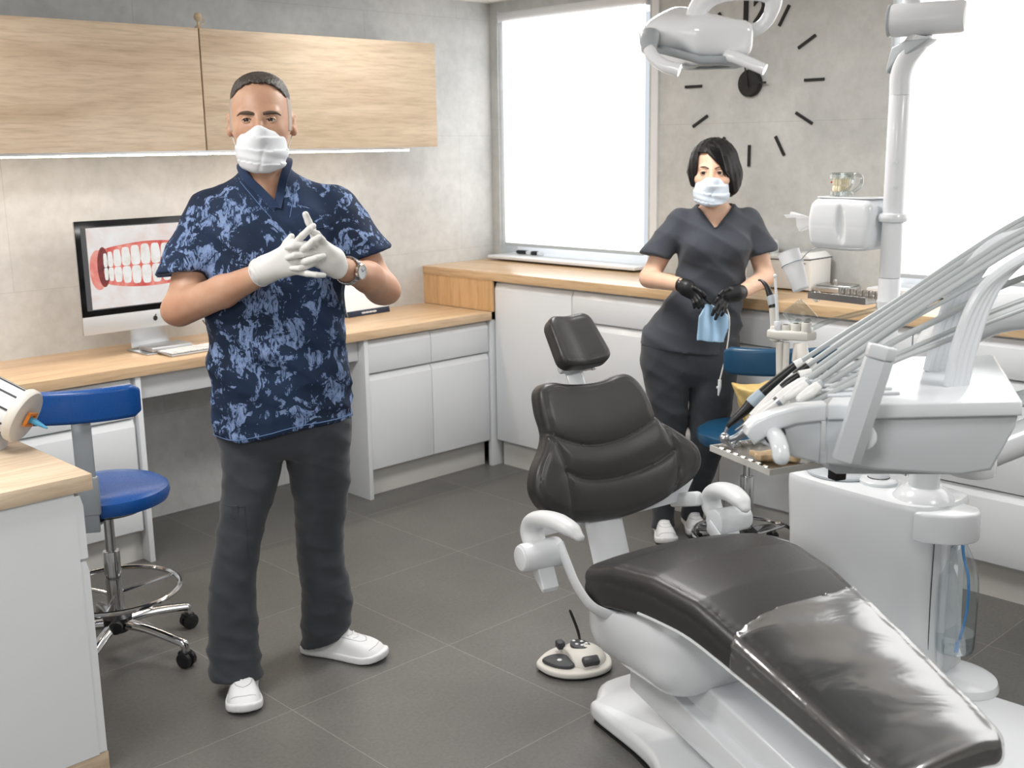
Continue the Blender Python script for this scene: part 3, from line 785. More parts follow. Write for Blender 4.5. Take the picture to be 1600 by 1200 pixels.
# ---------------------------------------------------------------- foot control on the floor
FC = empty('foot_control', (2.30-.035*math.cos(math.radians(-16))-.545*math.sin(math.radians(-16)), 1.70-.035*math.sin(math.radians(-16))+.545*math.cos(math.radians(-16)), 0), math.radians(-16-10),
           'white dental foot control with dark pads on the floor behind the chair base', 'foot pedal')
FP = [(-.115, .055), (-.125, .02), (-.105, -.04), (-.06, -.085), (0, -.105), (.07, -.10), (.12, -.07), (.145, 0), (.125, .08), (.07, .125), (0, .135), (-.06, .11)]
bm = bmesh.new(); prism(bm, [(p.x, p.y) for p in catmull([(a, b, 0) for a, b in FP], 4, True)], .022, Matrix.Translation((0, 0, .007)), .008, 3)
fin('housing', bm, MT['warm_plastic'], FC)
bm = bmesh.new(); prism(bm, [(a*.97, b*.97) for a, b in FP], .007, Matrix.Identity(4)); fin('rubber_foot', bm, MT['black_plastic'], FC)
FC.scale = (.88, .88, .88)
dome = U([ell((.045, .02, .025), (.085, .095, .048))], 0)
sdf_obj('cover', lambda X: smax(smax(dome(X), -(X[..., 2]-.026), .004), -(X[..., 0]+.012+.3*X[..., 1]*0), .004), (-.06, -.1, .015), (.15, .14, .1), .004, MT['warm_plastic'], FC)
bm = bmesh.new(); prism(bm, [(p.x, p.y) for p in catmull([(-.105, .03, 0), (-.08, -.03, 0), (-.03, -.06, 0), (-.005, -.03, 0), (-.01, .03, 0), (-.05, .055, 0)], 4, True)], .014, Matrix.Translation((0, 0, .028)), .005, 3)
p1 = fin('pedal', bm, MT['dark_plastic'], FC)
bm = bmesh.new(); ellip(bm, (-.05, 0, .042), (.009, .009, .003)); fin('dot', bm, MT['white_plastic'], p1)
bm = bmesh.new(); prism(bm, [(p.x, p.y) for p in catmull([(0, .0, 0), (.04, -.03, 0), (.075, -.0, 0), (.065, .045, 0), (.02, .05, 0)], 4, True)], .010, Matrix.Translation((.005, .025, .067)) @ Euler((0, .1, 0)).to_matrix().to_4x4(), .004, 3)
p2 = fin('button_pad', bm, MT['dark_plastic'], FC)
bm = bmesh.new()
for a, b in ((.03, .025), (.055, .04), (.045, .01), (.03, .055), (.065, .02)): ellip(bm, (a, b+.01, .0745), (.0065, .0065, .003))
d = fin('button', bm, MT['white_plastic'], p2)
bm = bmesh.new(); bx(bm, (.045, -.062, .050), (.062, .035, .026), (math.radians(25), 0, 0), .008); fin('rocker', bm, MT['dark_plastic'], FC)
bm = bmesh.new(); bx(bm, (-.015, .085, .058), (.03, .04, .03), (0, 0, 0), .008); fin('rocker', bm, MT['dark_plastic'], FC)
bm = bmesh.new(); tube(bm, [(.075, .11, .03), (.07, .125, .08), (.05, .14, .145), (.045, .145, .16)], [.008, .010, .010, .006], 10, 5, flat=.5); fin('stirrup', bm, MT['black_plastic'], FC)
# ================================================================ water tower, pole and what hangs on it
TA = math.radians(-97)
T = empty('water_tower', (3.06, 1.57, 0), TA, 'glossy white cuspidor tower of the dental unit with bottle bracket', 'dental unit')
def tw(p):    # tower frame -> world
    return (3.06+p[0]*math.cos(TA)-p[1]*math.sin(TA), 1.57+p[0]*math.sin(TA)+p[1]*math.cos(TA), p[2])
# body: long oval plan, flaring a little towards the floor
ov = [(-.268, -.08), (-.23, -.118), (-.12, -.132), (.05, -.135), (.17, -.130), (.228, -.10), (.25, -.04), (.25, .06), (.19, .115), (-.18, .125), (-.258, .09), (-.285, .0)]
def plan(k, dx=0): return [(p.x*k+dx, p.y*k, 0) for p in catmull([(a, b, 0) for a, b in ov], 4, True)]
bm = bmesh.new(); t_ = bmesh.new(); rings = []
for z, k, dx in ((.0585, .97, .02), (.2, .965, .012), (.40, .975, .004), (.52, .99, 0), (.585, 1.0, 0), (.597, .992, 0), (.604, .975, 0), (.606, .95, 0)):
    rings.append([t_.verts.new((a, b, z)) for a, b, _ in plan(k, dx)])
for a, b in zip(rings[:-1], rings[1:]):
    for i in range(len(a)): t_.faces.new((a[i], a[(i+1) % len(a)], b[(i+1) % len(a)], b[i]))
t_.faces.new(rings[0]); t_.faces.new(rings[-1]); merge(bm, t_, Matrix.Identity(4))
fin('body', bm, MT['white_plastic'], T)
bm = bmesh.new(); tube(bm, [(.243, -.075, .58), (.243, -.075, .3), (.247, -.075, .05)], .0015, 6, 1); fin('panel_gap', bm, MT['dark_plastic'], T)
bm = bmesh.new(); lathe(bm, [(0, 0), (.100, 0), (.105, .004), (.105, .010), (.098, .014), (.06, .009), (.02, .004), (0, .003)], Matrix.Translation((-.135, 0, .6055)), 40)
bl = fin('spittoon_bowl', bm, MT['grey_plastic'], T)
bm = bmesh.new(); tube(bm, [(-.02, .07, .60), (-.02, .07, .70), (-.04, .06, .74), (-.09, .03, .745), (-.12, .01, .72)], .006, 10, 6); fin('spout', bm, MT['chrome'], T)
bm = bmesh.new(); lathe(bm, [(.033, 0), (.056, .0), (.057, .010), (.050, .016), (.033, .018)], Matrix.Translation((0, 0, .605)), 32); fin('pole_collar', bm, MT['white_plastic'], T)
bm = bmesh.new(); lathe(bm, [(.0, 0), (.088, 0), (.086, .008), (.062, .034), (.055, .036), (.05, .04), (0, .04)], Matrix.Translation((.165, -.02, .60)), 36); fin('swivel_cone', bm, MT['white_plastic'], T)
bm = bmesh.new(); cyl(bm, (.165, -.02, .638), (.165, -.02, .90), .043, bev=.004); fin('swivel_column', bm, MT['white_plastic'], T)
# bracket for the bottle
bm = bmesh.new()
br = [(.205, -.124), (.235, -.121), (.29, -.085), (.322, -.04), (.328, .01), (.30, .05), (.205, .06)]
prism(bm, br[:1]+[(p.x, p.y) for p in catmull([(a, b, 0) for a, b in br[1:-1]], 4)]+br[-1:], .088, Matrix.Translation((0, 0, .505)), .010, 3)
fin('bottle_bracket', bm, MT['white_plastic'], T)
bm = bmesh.new(); cyl(bm, (.252, -.03, .0585), (.252, -.03, .53), .014); fin('side_post', bm, MT['white_plastic'], T)
bm = bmesh.new()
lathe(bm, [(0, 0), (.13, 0), (.13, .006), (.124, .022), (.10, .03), (0, .034)], Matrix.Translation((.275, .02, .0585)) @ Matrix.Diagonal((1.0, .85, 1, 1)), 44)
fin('foot_disc', bm, MT['warm_white'] if 'warm_white' in MT else MT['white_plastic'], T)
bm = bmesh.new(); ellip(bm, (.232, -.115, .135), (.018, .012, .042)); bx(bm, (.245, -.118, .13), (.012, .012, .05), (0, .3, 0), .004); fin('hose_clip', bm, MT['black_plastic'], T)

# bottle
MT['clear'] = pm('clear_plastic', (0.96, 0.98, 1, 1), 0.03, trans=1.0, ior=1.22)
MT['water'] = pm('water', (0.97, 0.99, 1, 1), 0.0, trans=1.0, ior=1.33)
def clear_thin(name, tint=(0.90, 0.93, 0.94), refl=0.2, rough=0.06):
    t = NT(name); tr = t.n('ShaderNodeBsdfTransparent'); tr.inputs[0].default_value = tint+(1,)
    gl = t.n('ShaderNodeBsdfGlossy'); gl.inputs['Roughness'].default_value = rough
    lw = t.n('ShaderNodeLayerWeight'); lw.inputs[0].default_value = 0.45; mx = t.n('ShaderNodeMixShader')
    r = t.ramp(lw.outputs['Facing'], [(0.0, (refl*.5,)*3+(1,)), (0.7, (refl,)*3+(1,)), (1, (.75, .75, .75, 1))])
    tc_ = t.ramp(lw.outputs['Facing'], [(0.0, tint+(1,)), (0.55, tint+(1,)), (1.0, tuple(x*.45 for x in tint)+(1,))]); t.l(tc_, tr.inputs[0])
    t.l(r, mx.inputs[0]); t.l(tr.outputs[0], mx.inputs[1]); t.l(gl.outputs[0], mx.inputs[2])
    t.l(mx.outputs[0], t.t.nodes['Material Output'].inputs[0]); return t.m
MT['clear_thin'] = clear_thin('clear_thin_plastic')
BT = empty('water_bottle', tw((.280, 0, .160)), TA, 'clear plastic water bottle with blue tube hanging under the white bracket', 'bottle')
bp = [(0.001, .02), (.012, .016), (.026, .003), (.040, .0), (.052, .006), (.056, .02), (.057, .06), (.057, .20), (.054, .235), (.043, .275), (.030, .305), (.020, .325), (.018, .34)]
bm = bmesh.new(); lathe(bm, bp, None, 40); o = fin('shell', bm, MT['clear_thin'], BT)
bm = bmesh.new(); lathe(bm, [(0, .022), (.02, .016), (.030, .007), (.042, .004), (.051, .010), (.0545, .022), (.0555, .062), (.0, .062)], None, 40); fin('water', bm, clear_thin('water_thin', (0.92, 0.95, 0.96), .3, .02), BT)
MT['blue_tube'] = pm('blue_tube', srgb(74, 150, 214), 0.3)
bm = bmesh.new(); tube(bm, [(.01, -.01, .345), (.02, -.014, .30), (.042, -.02, .24), (.046, -.022, .16), (.036, -.02, .09), (.022, -.02, .03)], .0042, 8, 6); cyl(bm, (.020, -.02, .012), (.023, -.02, .04), .0065); fin('pickup_tube', bm, MT['blue_tube'], BT)
bm = bmesh.new(); lathe(bm, [(0, .338), (.024, .338), (.024, .342), (0, .342)], None, 24); fin('cap', bm, MT['white_plastic'], BT)
lb = pm('bottle_label', srgb(120, 142, 170), 0.5)
bm = bmesh.new()
t_ = bmesh.new(); A = [math.radians(a) for a in range(205, 232, 4)]
va = [t_.verts.new((.0578*math.cos(a), .0578*math.sin(a), .085)) for a in A]; vb = [t_.verts.new((.0578*math.cos(a), .0578*math.sin(a), .115)) for a in A]
for i in range(len(A)-1): t_.faces.new((va[i], va[i+1], vb[i+1], vb[i]))
merge(bm, t_, Matrix.Identity(4)); fin('sticker', bm, lb, BT)

# pole
P = empty('equipment_pole', tw((0, 0, .6245)), TA, 'tall grey-white pole rising from the tower to the lamp arm', 'pole')
bm = bmesh.new(); cyl(bm, (0, 0, 0), (0, 0, .60), .0315, bev=.002); fin('lower_pole', bm, MT['pole'] if 'pole' in MT else MT['white_paint'], P)
bm = bmesh.new(); cyl(bm, (0, 0, .601), (0, 0, 1.115), .0300, .0285, 28, .002); fin('middle_pole', bm, MT['white_paint'], P)
bm = bmesh.new(); tube(bm, [(0, 0, 1.115), (0, 0, 1.17), (.012, .004, 1.215), (.045, .01, 1.262), (.05, .01, 1.275)], [.0285, .029, .031, .032, .030], 20, 6); fin('bend', bm, MT['white_paint'], P)
bm = bmesh.new()
for z in (.86, .93): cyl(bm, (.020, -.028, z), (.023, -.033, z), .005)
fin('screw', bm, MT['alu'], P)
K = [(-.025, -.028, 1.315), (.16, .05, 1.315)]
bm = bmesh.new(); cyl(bm, K[0], K[1], .045, .043, 36, .012); fin('joint_drum', bm, MT['white_paint'], P)
bm = bmesh.new(); cyl(bm, (-.029, -.030, 1.315), (-.022, -.027, 1.315), .0435, bev=.002); fin('drum_cap', bm, MT['grey_plastic'], P)
bm = bmesh.new(); cyl(bm, (.02, .0, 1.345), (.035, .0, 1.72), .024); fin('upper_arm', bm, MT['white_paint'], P)
bm = bmesh.new()
t_ = bmesh.new(); prism(bm, [(0, 0), (.085, .045), (.095, .055), (.02, .055), (-.02, .04), (-.035, -.02), (-.03, -.03)], .05, Matrix(((1, 0, 0, .0), (0, 0, 1, -.025), (0, 1, 0, 1.205), (0, 0, 0, 1))), .01)
fin('joint_cover', bm, MT['grey_plastic'], P)

# paper-towel/glove dispenser box clamped to the pole with a ring
D = empty('tissue_dispenser', tw((-.145, -.0, 1.30)), TA, 'rounded white tissue dispenser box clamped to the pole', 'dispenser')
def disp(X):
    x, y, z = X[..., 0], X[..., 1], X[..., 2]-.075
    w_ = .112-.010*(z/.075)**2-.0*x; h_ = .078-.006*(x/.11)**2
    q = np.stack([np.abs(x)-(w_-.022), np.abs(y)-(.066-.008*(z/.075)**2-.022), np.abs(z)-(h_-.022)], -1)
    d = np.sqrt((np.maximum(q, 0)**2).sum(-1))+np.minimum(q.max(-1), 0)-.022
    g = ell((.012, -.066, .0), (.016, .012, .062))(np.stack([x+z*.10, y, z], -1))
    d = smax(d, -g, .004)
    return d+.0006*np.exp(-((z+.005)/.002)**2)
sdf_obj('body', disp, (-.13, -.085, -.02), (.13, .085, .17), .0035, MT['white_plastic'], D)
bm = bmesh.new(); cyl(bm, (.145, 0, .085), (.145, 0, .112), .042, bev=.01); bx(bm, (.12, 0, .0985), (.05, .03, .024), bev=.008); fin('clamp_ring', bm, MT['white_plastic'], D)
bm = bmesh.new(); prism(bm, rrect(.20, .10, .03), .004, Matrix.Translation((0, 0, .150)), .0015); fin('top_tray', bm, MT['white_plastic'], D)
MT['paper'] = pm('tissue_paper', srgb(240, 240, 240), 0.8, bump=.2, bscale=60)
def tissue():
    t_ = bmesh.new(); n = 12; R = []
    for i in range(n+1):
        u = i/n; row = []
        for j in range(9):
            v = j/8-.5; w_ = .03+.035*u
            row.append(t_.verts.new((-.108-.105*u, v*w_*1.3+.004*math.sin(8*v*(1+u)), .085+.012*u+.020*math.sin(v*9+u*1.5)*u*.7-.075*u*max(0, v+.1)*1.2)))
        R.append(row)
    for a, b in zip(R[:-1], R[1:]):
        for k in range(8): t_.faces.new((a[k], a[k+1], b[k+1], b[k]))
    return t_
TS = tissue(); bmesh.ops.solidify(TS, geom=list(TS.faces), thickness=.0012)
o = fin('tissue', TS, MT['paper'], None); o.location = tw((-.145, 0, 1.30)); o.rotation_euler = (0, 0, TA)
tag(o, 'white paper tissue sticking out of the dispenser side', 'tissue')

# clear jaw model on top of the dispenser
J = empty('jaw_model', tw((-.178, 0, 1.4545)), TA, 'clear acrylic jaw model with cream teeth on top of the dispenser', 'teeth model')
MT['acrylic'] = clear_thin('acrylic', (0.90, 0.93, 0.93), .35, .08)
MT['tooth'] = pm('model_tooth', srgb(236, 224, 196), 0.35)
def arch(bm, z, h, r, a0=-110, a1=110, th=.012):
    t_ = bmesh.new(); n = 20; R = []
    for i in range(n+1):
        a = math.radians(a0+(a1-a0)*i/n); c, s = math.cos(a), math.sin(a)
        R.append([t_.verts.new((-(r+d)*c*1.05+.0, (r+d)*s*.85, zz)) for d, zz in ((-th, z), (th, z), (th, z+h), (-th, z+h))])
    for a, b in zip(R[:-1], R[1:]):
        for k in range(4): t_.faces.new((a[k], a[(k+1) % 4], b[(k+1) % 4], b[k]))
    t_.faces.new(R[0]); t_.faces.new(R[-1]); bmesh.ops.recalc_face_normals(t_, faces=t_.faces)
    merge(bm, t_, Matrix.Identity(4))
bm = bmesh.new(); arch(bm, .0, .014, .024); fin('lower_jaw', bm, MT['acrylic'], J)
bm = bmesh.new(); arch(bm, .050, .018, .026, th=.014); lathe(bm, [(0, .064), (.038, .064), (.038, .069), (0, .069)], Matrix.Diagonal((1.05, .9, 1, 1)), 30); fin('upper_jaw', bm, MT['acrylic'], J)
for z0, z1 in ((.012, .032), (.030, .054)):
    for k in range(12):
        a = math.radians(-100+200*k/11); bm = bmesh.new()
        ellip(bm, (-.026*math.cos(a)*1.05, .026*math.sin(a)*.85, (z0+z1)/2), (.0045, .0040, (z1-z0)/2), u=10, v=8); fin('tooth', bm, MT['tooth'], J)
bm = bmesh.new(); tube(bm, [(.02, .02, .01), (.045, .022, .03), (.05, .02, .055), (.03, .02, .065)], .006, 8, 5); tube(bm, [(.02, -.02, .01), (.045, -.022, .03), (.05, -.02, .055), (.03, -.02, .065)], .006, 8, 5)
fin('hinge', bm, MT['acrylic'], J)
bm = bmesh.new(); ellip(bm, (-.034, -.009, .041), (.003, .0035, .003), u=10, v=8); fin('decay_mark', bm, pm('decay_red', srgb(196, 92, 50), .5), J)

# cup in its wire ring
MT['cup'] = pm('translucent_cup', srgb(246, 247, 248), 0.3, trans=0.25, ior=1.1)
CU = empty('plastic_cup', tw((-.300, -.02, 1.165)), TA, 'translucent white plastic cup held tilted in a wire ring', 'cup')
ax = Euler((0, math.radians(-26), 0)).to_matrix().to_4x4()
bm = bmesh.new(); lathe(bm, [(0, 0), (.024, 0), (.026, .003), (.030, .055), (.0305, .057), (.0325, .09), (.035, .125), (.036, .126), (.0345, .126), (.0315, .09), (.0295, .058), (.0245, .004), (0, .003)], ax, 36); fin('wall', bm, MT['cup'], CU)
WR = empty('wire_cup_holder', tw((-.300, -.02, 1.165)), TA, 'thin dark wire ring holding the plastic cup beside the dispenser', 'cup holder')
t_ = []
for k in range(24):
    a = 2*PI*k/24; v = ax @ Vector((.0345*math.cos(a), .0345*math.sin(a), .085)); t_.append(v)
bm = bmesh.new(); tube(bm, t_, .0016, 6, 1, closed=True); fin('ring', bm, MT['grey_metal'], WR)
bm = bmesh.new(); v0 = ax @ Vector((.0345, 0, .085)); tube(bm, [v0, v0+Vector((.04, .0, .035)), (.075, .02, .135), (.10, .02, .15)], .0016, 6, 5); fin('wire', bm, MT['grey_metal'], WR)

# small steel tray on a bracket at the pole
TR = empty('steel_rack', tw((-.128, -.0, 1.150)), TA, 'small shiny steel tray rack behind the pole above the counter', 'tray')
bm = bmesh.new()
prism(bm, rrect(.21, .15, .012, 3), .003, Matrix.Identity(4)); fin('plate', bm, MT['steel'], TR)
for s in (-1, 1):
    bm = bmesh.new(); n = 9
    for k in range(n): bx(bm, (-.10+.2*(k+.5)/n, s*.072, .012), (.016, .005, .018), bev=.001)
    bx(bm, (0, s*.0745, .010), (.205, .002, .02)); fin('notched_rim', bm, MT['steel'], TR)
bm = bmesh.new(); cyl(bm, (.10, 0, -.004), (.135, 0, -.004), .012); lathe(bm, [(.0325, -.014), (.040, -.014), (.040, .010), (.0325, .010)], Matrix.Translation((.135, 0, 0)), 28); fin('pole_clamp', bm, MT['white_plastic'], TR)
bm = bmesh.new(); ellip(bm, (-.112, -.02, .0), (.012, .016, .018)); fin('knob', bm, clear_thin('knob_clear', (.8, .85, .87), .3), TR)

# assistant's instrument holder on a jointed arm
AH = empty('assistant_holder', tw((-.305, -.03, .98)), TA, 'cream and clear assistant instrument holder beside the pole', 'instrument holder')
bm = bmesh.new()
tube(bm, [(.30, .03, .16), (.24, .02, .14), (.12, .01, .10), (.06, .0, .07)], .008, 10, 5); fin('arm', bm, MT['acrylic'], AH)
for k in range(4):
    bm = bmesh.new(); x = -.058+.031*k; y = -.03+.012*k
    lathe(bm, [(.010, 0), (.016, .003), (.017, .02), (.017, .045), (.0145, .05), (.010, .05)], Matrix.Translation((x, y, .018+.006*k)), 20); fin('holder_cup', bm, MT['warm_plastic'], AH)
bm = bmesh.new(); prism(bm, [(-.075, -.05), (-.04, -.055), (.05, -.01), (.055, .03), (.02, .045), (-.07, -.005)], .03, Matrix.Translation((0, 0, .028)), .008, 3); fin('holder_body', bm, MT['warm_plastic'], AH)
bm = bmesh.new(); t0 = Matrix.Translation((.012, .0, .105)) @ Euler((math.radians(-68), math.radians(-38), math.radians(8))).to_matrix().to_4x4(); prism(bm, rrect(.085, .085, .01, 3), .004, t0, .001); fin('splash_shield', bm, MT['acrylic'], AH)
bm = bmesh.new(); cyl(bm, (.055, -.02, -.06), (.03, -.01, .02), .021, .018, 24, .005); cyl(bm, (.02, -.02, -.04), (.015, -.01, .02), .014, .012, 20, .004); ellip(bm, (.06, -.012, -.045), (.03, .022, .028)); fin('valve_body', bm, MT['warm_plastic'], AH)
bm = bmesh.new(); tube(bm, [(-.062, -.03, .06), (-.065, -.03, .09), (-.070, -.03, .125)], .013, 14, 3); s_ = fin('suction_handle', bm, MT['warm_plastic'], AH)
bm = bmesh.new(); tube(bm, [(-.070, -.03, .125), (-.078, -.03, .15), (-.098, -.03, .188), (-.120, -.03, .205), (-.132, -.03, .206)], [.0135, .0125, .008, .004, .003], 14, 6); fin('black_nozzle', bm, MT['black_plastic'], s_)
bm = bmesh.new(); tube(bm, [(-.072, -.030, .134), (-.077, -.030, .148), (-.083, -.03, .160)], .0142, 14, 3); fin('grey_sleeve', bm, MT['grey_plastic'], s_)
bm = bmesh.new(); tube(bm, [(-.040, -.04, .05), (-.046, -.04, .12), (-.058, -.04, .222)], [.006, .005, .0035], 10, 4, round_end=True); ellip(bm, (-.0583, -.04, .226), (.0055, .0055, .007)); cyl(bm, (-.04, -.04, .055), (-.043, -.04, .085), .010, bev=.002); fin('suction_tip', bm, MT['white_plastic'], AH)
bm = bmesh.new()
tube(bm, [(-.038, -.03, .02), (-.034, -.03, -.06), (-.028, -.03, -.16), (-.03, -.02, -.28)], .013, 12, 5)
fin('suction_hose', bm, MT['warm_plastic'], AH)
bm = bmesh.new()
tube(bm, [(-.012, -.03, .02), (-.010, -.03, -.10), (.0, -.02, -.25), (.02, .0, -.37)], .010, 12, 5)
fin('suction_hose', bm, MT['warm_plastic'], AH)

# balanced arm that carries the instrument table (passes behind the hoses)
VA = -YAW
def vw(p): return (p[0]*math.cos(VA)-p[1]*math.sin(VA), p[0]*math.sin(VA)+p[1]*math.cos(VA), p[2])
BA = empty('balanced_arm', (0, 0, 0), VA, 'white balanced arm reaching from the tower to the instrument table', 'arm')
cx, cy, _ = tw((.165, -.02, 0)); lx = cx*math.cos(-VA)-cy*math.sin(-VA); ly = cx*math.sin(-VA)+cy*math.cos(-VA)
BA.location = (cx, cy, .9005)
def rel(x, y, z): return (x-lx, y-ly, z-.9005)
bm = bmesh.new()
tube(bm, [rel(lx, ly, .903), rel(lx, ly, .98), rel(lx+.01, ly-.03, 1.06), rel(lx+.06, ly-.10, 1.13), rel(lx+.16, ly-.2, 1.175), rel(lx+.40, ly-.38, 1.18)], [.052, .058, .062, .060, .050, .048], 24, 7)
fin('lower_arm', bm, MT['white_plastic'], BA)
bm = bmesh.new()
tube(bm, [rel(lx+.38, ly-.37, 1.18), rel(lx+.40, ly-.55, 1.12), rel(lx+.18, ly-.62, 1.03), rel(1.02, 2.40, .93)], .040, 20, 6)
cyl(bm, rel(1.0, 2.36, .90), rel(1.0, 2.36, .955), .05, bev=.008)
fin('upper_arm', bm, MT['white_plastic'], BA)

# ---------------------------------------------------------------- instrument table (delivery unit)
DU = empty('instrument_table', vw((.70, 2.30, .965)), VA, 'large white instrument table of the dental unit hovering over the chair', 'dental unit')
def du(p): return (p[0]-.70, p[1]-2.30, p[2]-.965)
MT['unit_white'] = pm('unit_white', srgb(220, 224, 228), 0.2, coat=0.3)
MT['unit_grey'] = pm('unit_grey', srgb(200, 205, 209), 0.34)
YM = Matrix(((1, 0, 0, 0), (0, 0, 1, 0), (0, 1, 0, 0), (0, 0, 0, 1)))
def slab_y(name, prof, y0, y1, bev, mt, shear=False):
    bm = bmesh.new(); prism(bm, [du((a, 0, b))[::2] for a, b in prof], y1-y0, Matrix(((1, 0, 0, 0), (0, 0, 1, y0-2.30), (0, 1, 0, 0), (0, 0, 0, 1))), bev, 3)
    if shear:
        for v in bm.verts:
            v.co.x += (.31 if v.co.x > .12 else (.45 if v.co.x < -.05 else .38))*(v.co.y-(2.095-2.30))
    return fin(name, bm, mt, DU)
low = [(.598, 1.093), (.972, 1.098), (.968, 1.07), (.928, .985), (.865, .975), (.70, .988), (.60, 1.003)]
slab_y('housing', low, 2.105, 2.55, .008, MT['unit_grey'], True)
for y0, y1 in ((2.105, 2.142),):
    slab_y('side_cheek', [(.468, 1.052), (.520, 1.086), (.5975, 1.0945), (.5975, 1.0035), (.545, 1.018)], y0, y1, .006, MT['unit_grey'])
slab_y('top_cover', [(.603, 1.1245), (.968, 1.127), (.976, 1.122), (.978, 1.096), (.603, 1.0935)], 2.095, 2.565, .005, MT['unit_white'], True)
rim_ = [(.449, 1.066), (.452, 1.080), (.470, 1.095), (.500, 1.108), (.545, 1.120), (.6025, 1.1245), (.6025, 1.092), (.545, 1.086), (.505, 1.073), (.466, 1.046)]
slab_y('cheek_rim', rim_, 2.095, 2.140, .006, MT['unit_white'])
bm = bmesh.new(); prism(bm, [du((a, 0, b))[::2] for a, b in [(.60, .995), (.88, .985), (.865, .967), (.64, .972)]], .36, Matrix(((1, 0, 0, 0), (0, 0, 1, -.16), (0, 1, 0, 0), (0, 0, 0, 1))), .004, 2)
fin('underside_tray', bm, MT['grey_plastic'], DU)
bm = bmesh.new()
for k in range(6): tube(bm, [du((.62+.0*k, 2.16+.045*k, 1.1275)), du((.70, 2.165+.045*k, 1.1285)), du((.765, 2.17+.045*k, 1.1275))], .0035, 8, 3)
fin('groove_ridge', bm, MT['unit_white'], DU)
# big flat handle on the near side
hp_ = [(1378, 540)]
bm = bmesh.new()
a = Vector(du((.625, 2.045, 1.027))); b = Vector(du((.677, 2.045, 1.222)))
m_ = axis_m(a, b)
zax = (b-a).normalized(); yax = Vector((0, 1, 0)); xax = yax.cross(zax).normalized(); yax = zax.cross(xax)
mm = Matrix(((xax.x, yax.x, zax.x, a.x), (xax.y, yax.y, zax.y, a.y), (xax.z, yax.z, zax.z, a.z), (0, 0, 0, 1)))
L = (b-a).length
prism(bm, [(-.024, -.012), (.006, -.022), (.030, -.004), (.028, .012), (-.022, .010)], L, mm, .003, 2)
h_ = fin('side_handle', bm, MT['unit_grey'], DU)
bm = bmesh.new(); prism(bm, [(-.0245, -.0125), (.0062, -.0225), (.0305, -.0042), (.0285, .0125), (-.0225, .0105)], .026, mm @ Matrix.Translation((0, 0, L+.0005)), .004, 3)
fin('handle_cap', bm, MT['unit_white'], h_)
bm = bmesh.new(); cyl(bm, du((.664, 2.052, 1.068)), du((.664, 2.108, 1.068)), .024, .030, 28, .004); fin('handle_boss', bm, MT['unit_white'], h_)
# short peg handle
bm = bmesh.new(); tube(bm, [du((.505, 2.11, 1.066)), du((.503, 2.07, 1.064)), du((.502, 2.045, 1.055)), du((.502, 2.037, 1.046)), du((.503, 2.035, 1.040))], .0165, 20, 6, round_end=True); fin('peg_handle', bm, MT['unit_white'], DU)
bm = bmesh.new(); lathe(bm, [(.017, 0), (.021, 0), (.021, .004), (.017, .004)], axis_m(du((.505, 2.1, 1.066)), du((.505, 2.11, 1.066))), 24); fin('peg_collar', bm, MT['dark_plastic'], DU)
# hose gantry: two broad ribbed arms rising from the back of the table
MT['hose'] = pm('grey_hose', srgb(176, 181, 182), 0.38)
def ribbon(pts, n, w_, r, name, mt):
    bm = bmesh.new()
    for k in range(n):
        o_ = (k-(n-1)/2)*w_/n
        tube(bm, [(x+o_*ox, y+o_*oy, z) for x, y, z, ox, oy in pts], r, 10, 6)
    return fin(name, bm, mt, DU)
GA = [du((.905, 2.24, 1.126))+(1, .25), du((.915, 2.24, 1.20))+(1.1, .3), du((.945, 2.25, 1.29))+(1.1, .5), du((.985, 2.26, 1.345))+(1, .8), du((1.07, 2.28, 1.395))+(.5, 1), du((1.20, 2.30, 1.42))+(.2, 1.1), du((1.32, 2.32, 1.37))+(0, 1.1), du((1.36, 2.33, 1.27))+(0, 1.1)]
ribbon(GA, 4, .048, .0105, 'hose_gantry', MT['unit_white'])
GB = [du((.925, 2.40, 1.126))+(1, .25), du((.945, 2.40, 1.22))+(1.1, .3), du((.985, 2.41, 1.33))+(1.1, .5), du((1.06, 2.42, 1.405))+(1, .8), du((1.18, 2.43, 1.44))+(.5, 1), du((1.32, 2.44, 1.42))+(.2, 1.1), du((1.40, 2.45, 1.38))+(.2, 1.1), du((1.45, 2.46, 1.30))+(.2, 1.1)]
ribbon(GB, 4, .055, .0115, 'hose_gantry', MT['unit_white'])
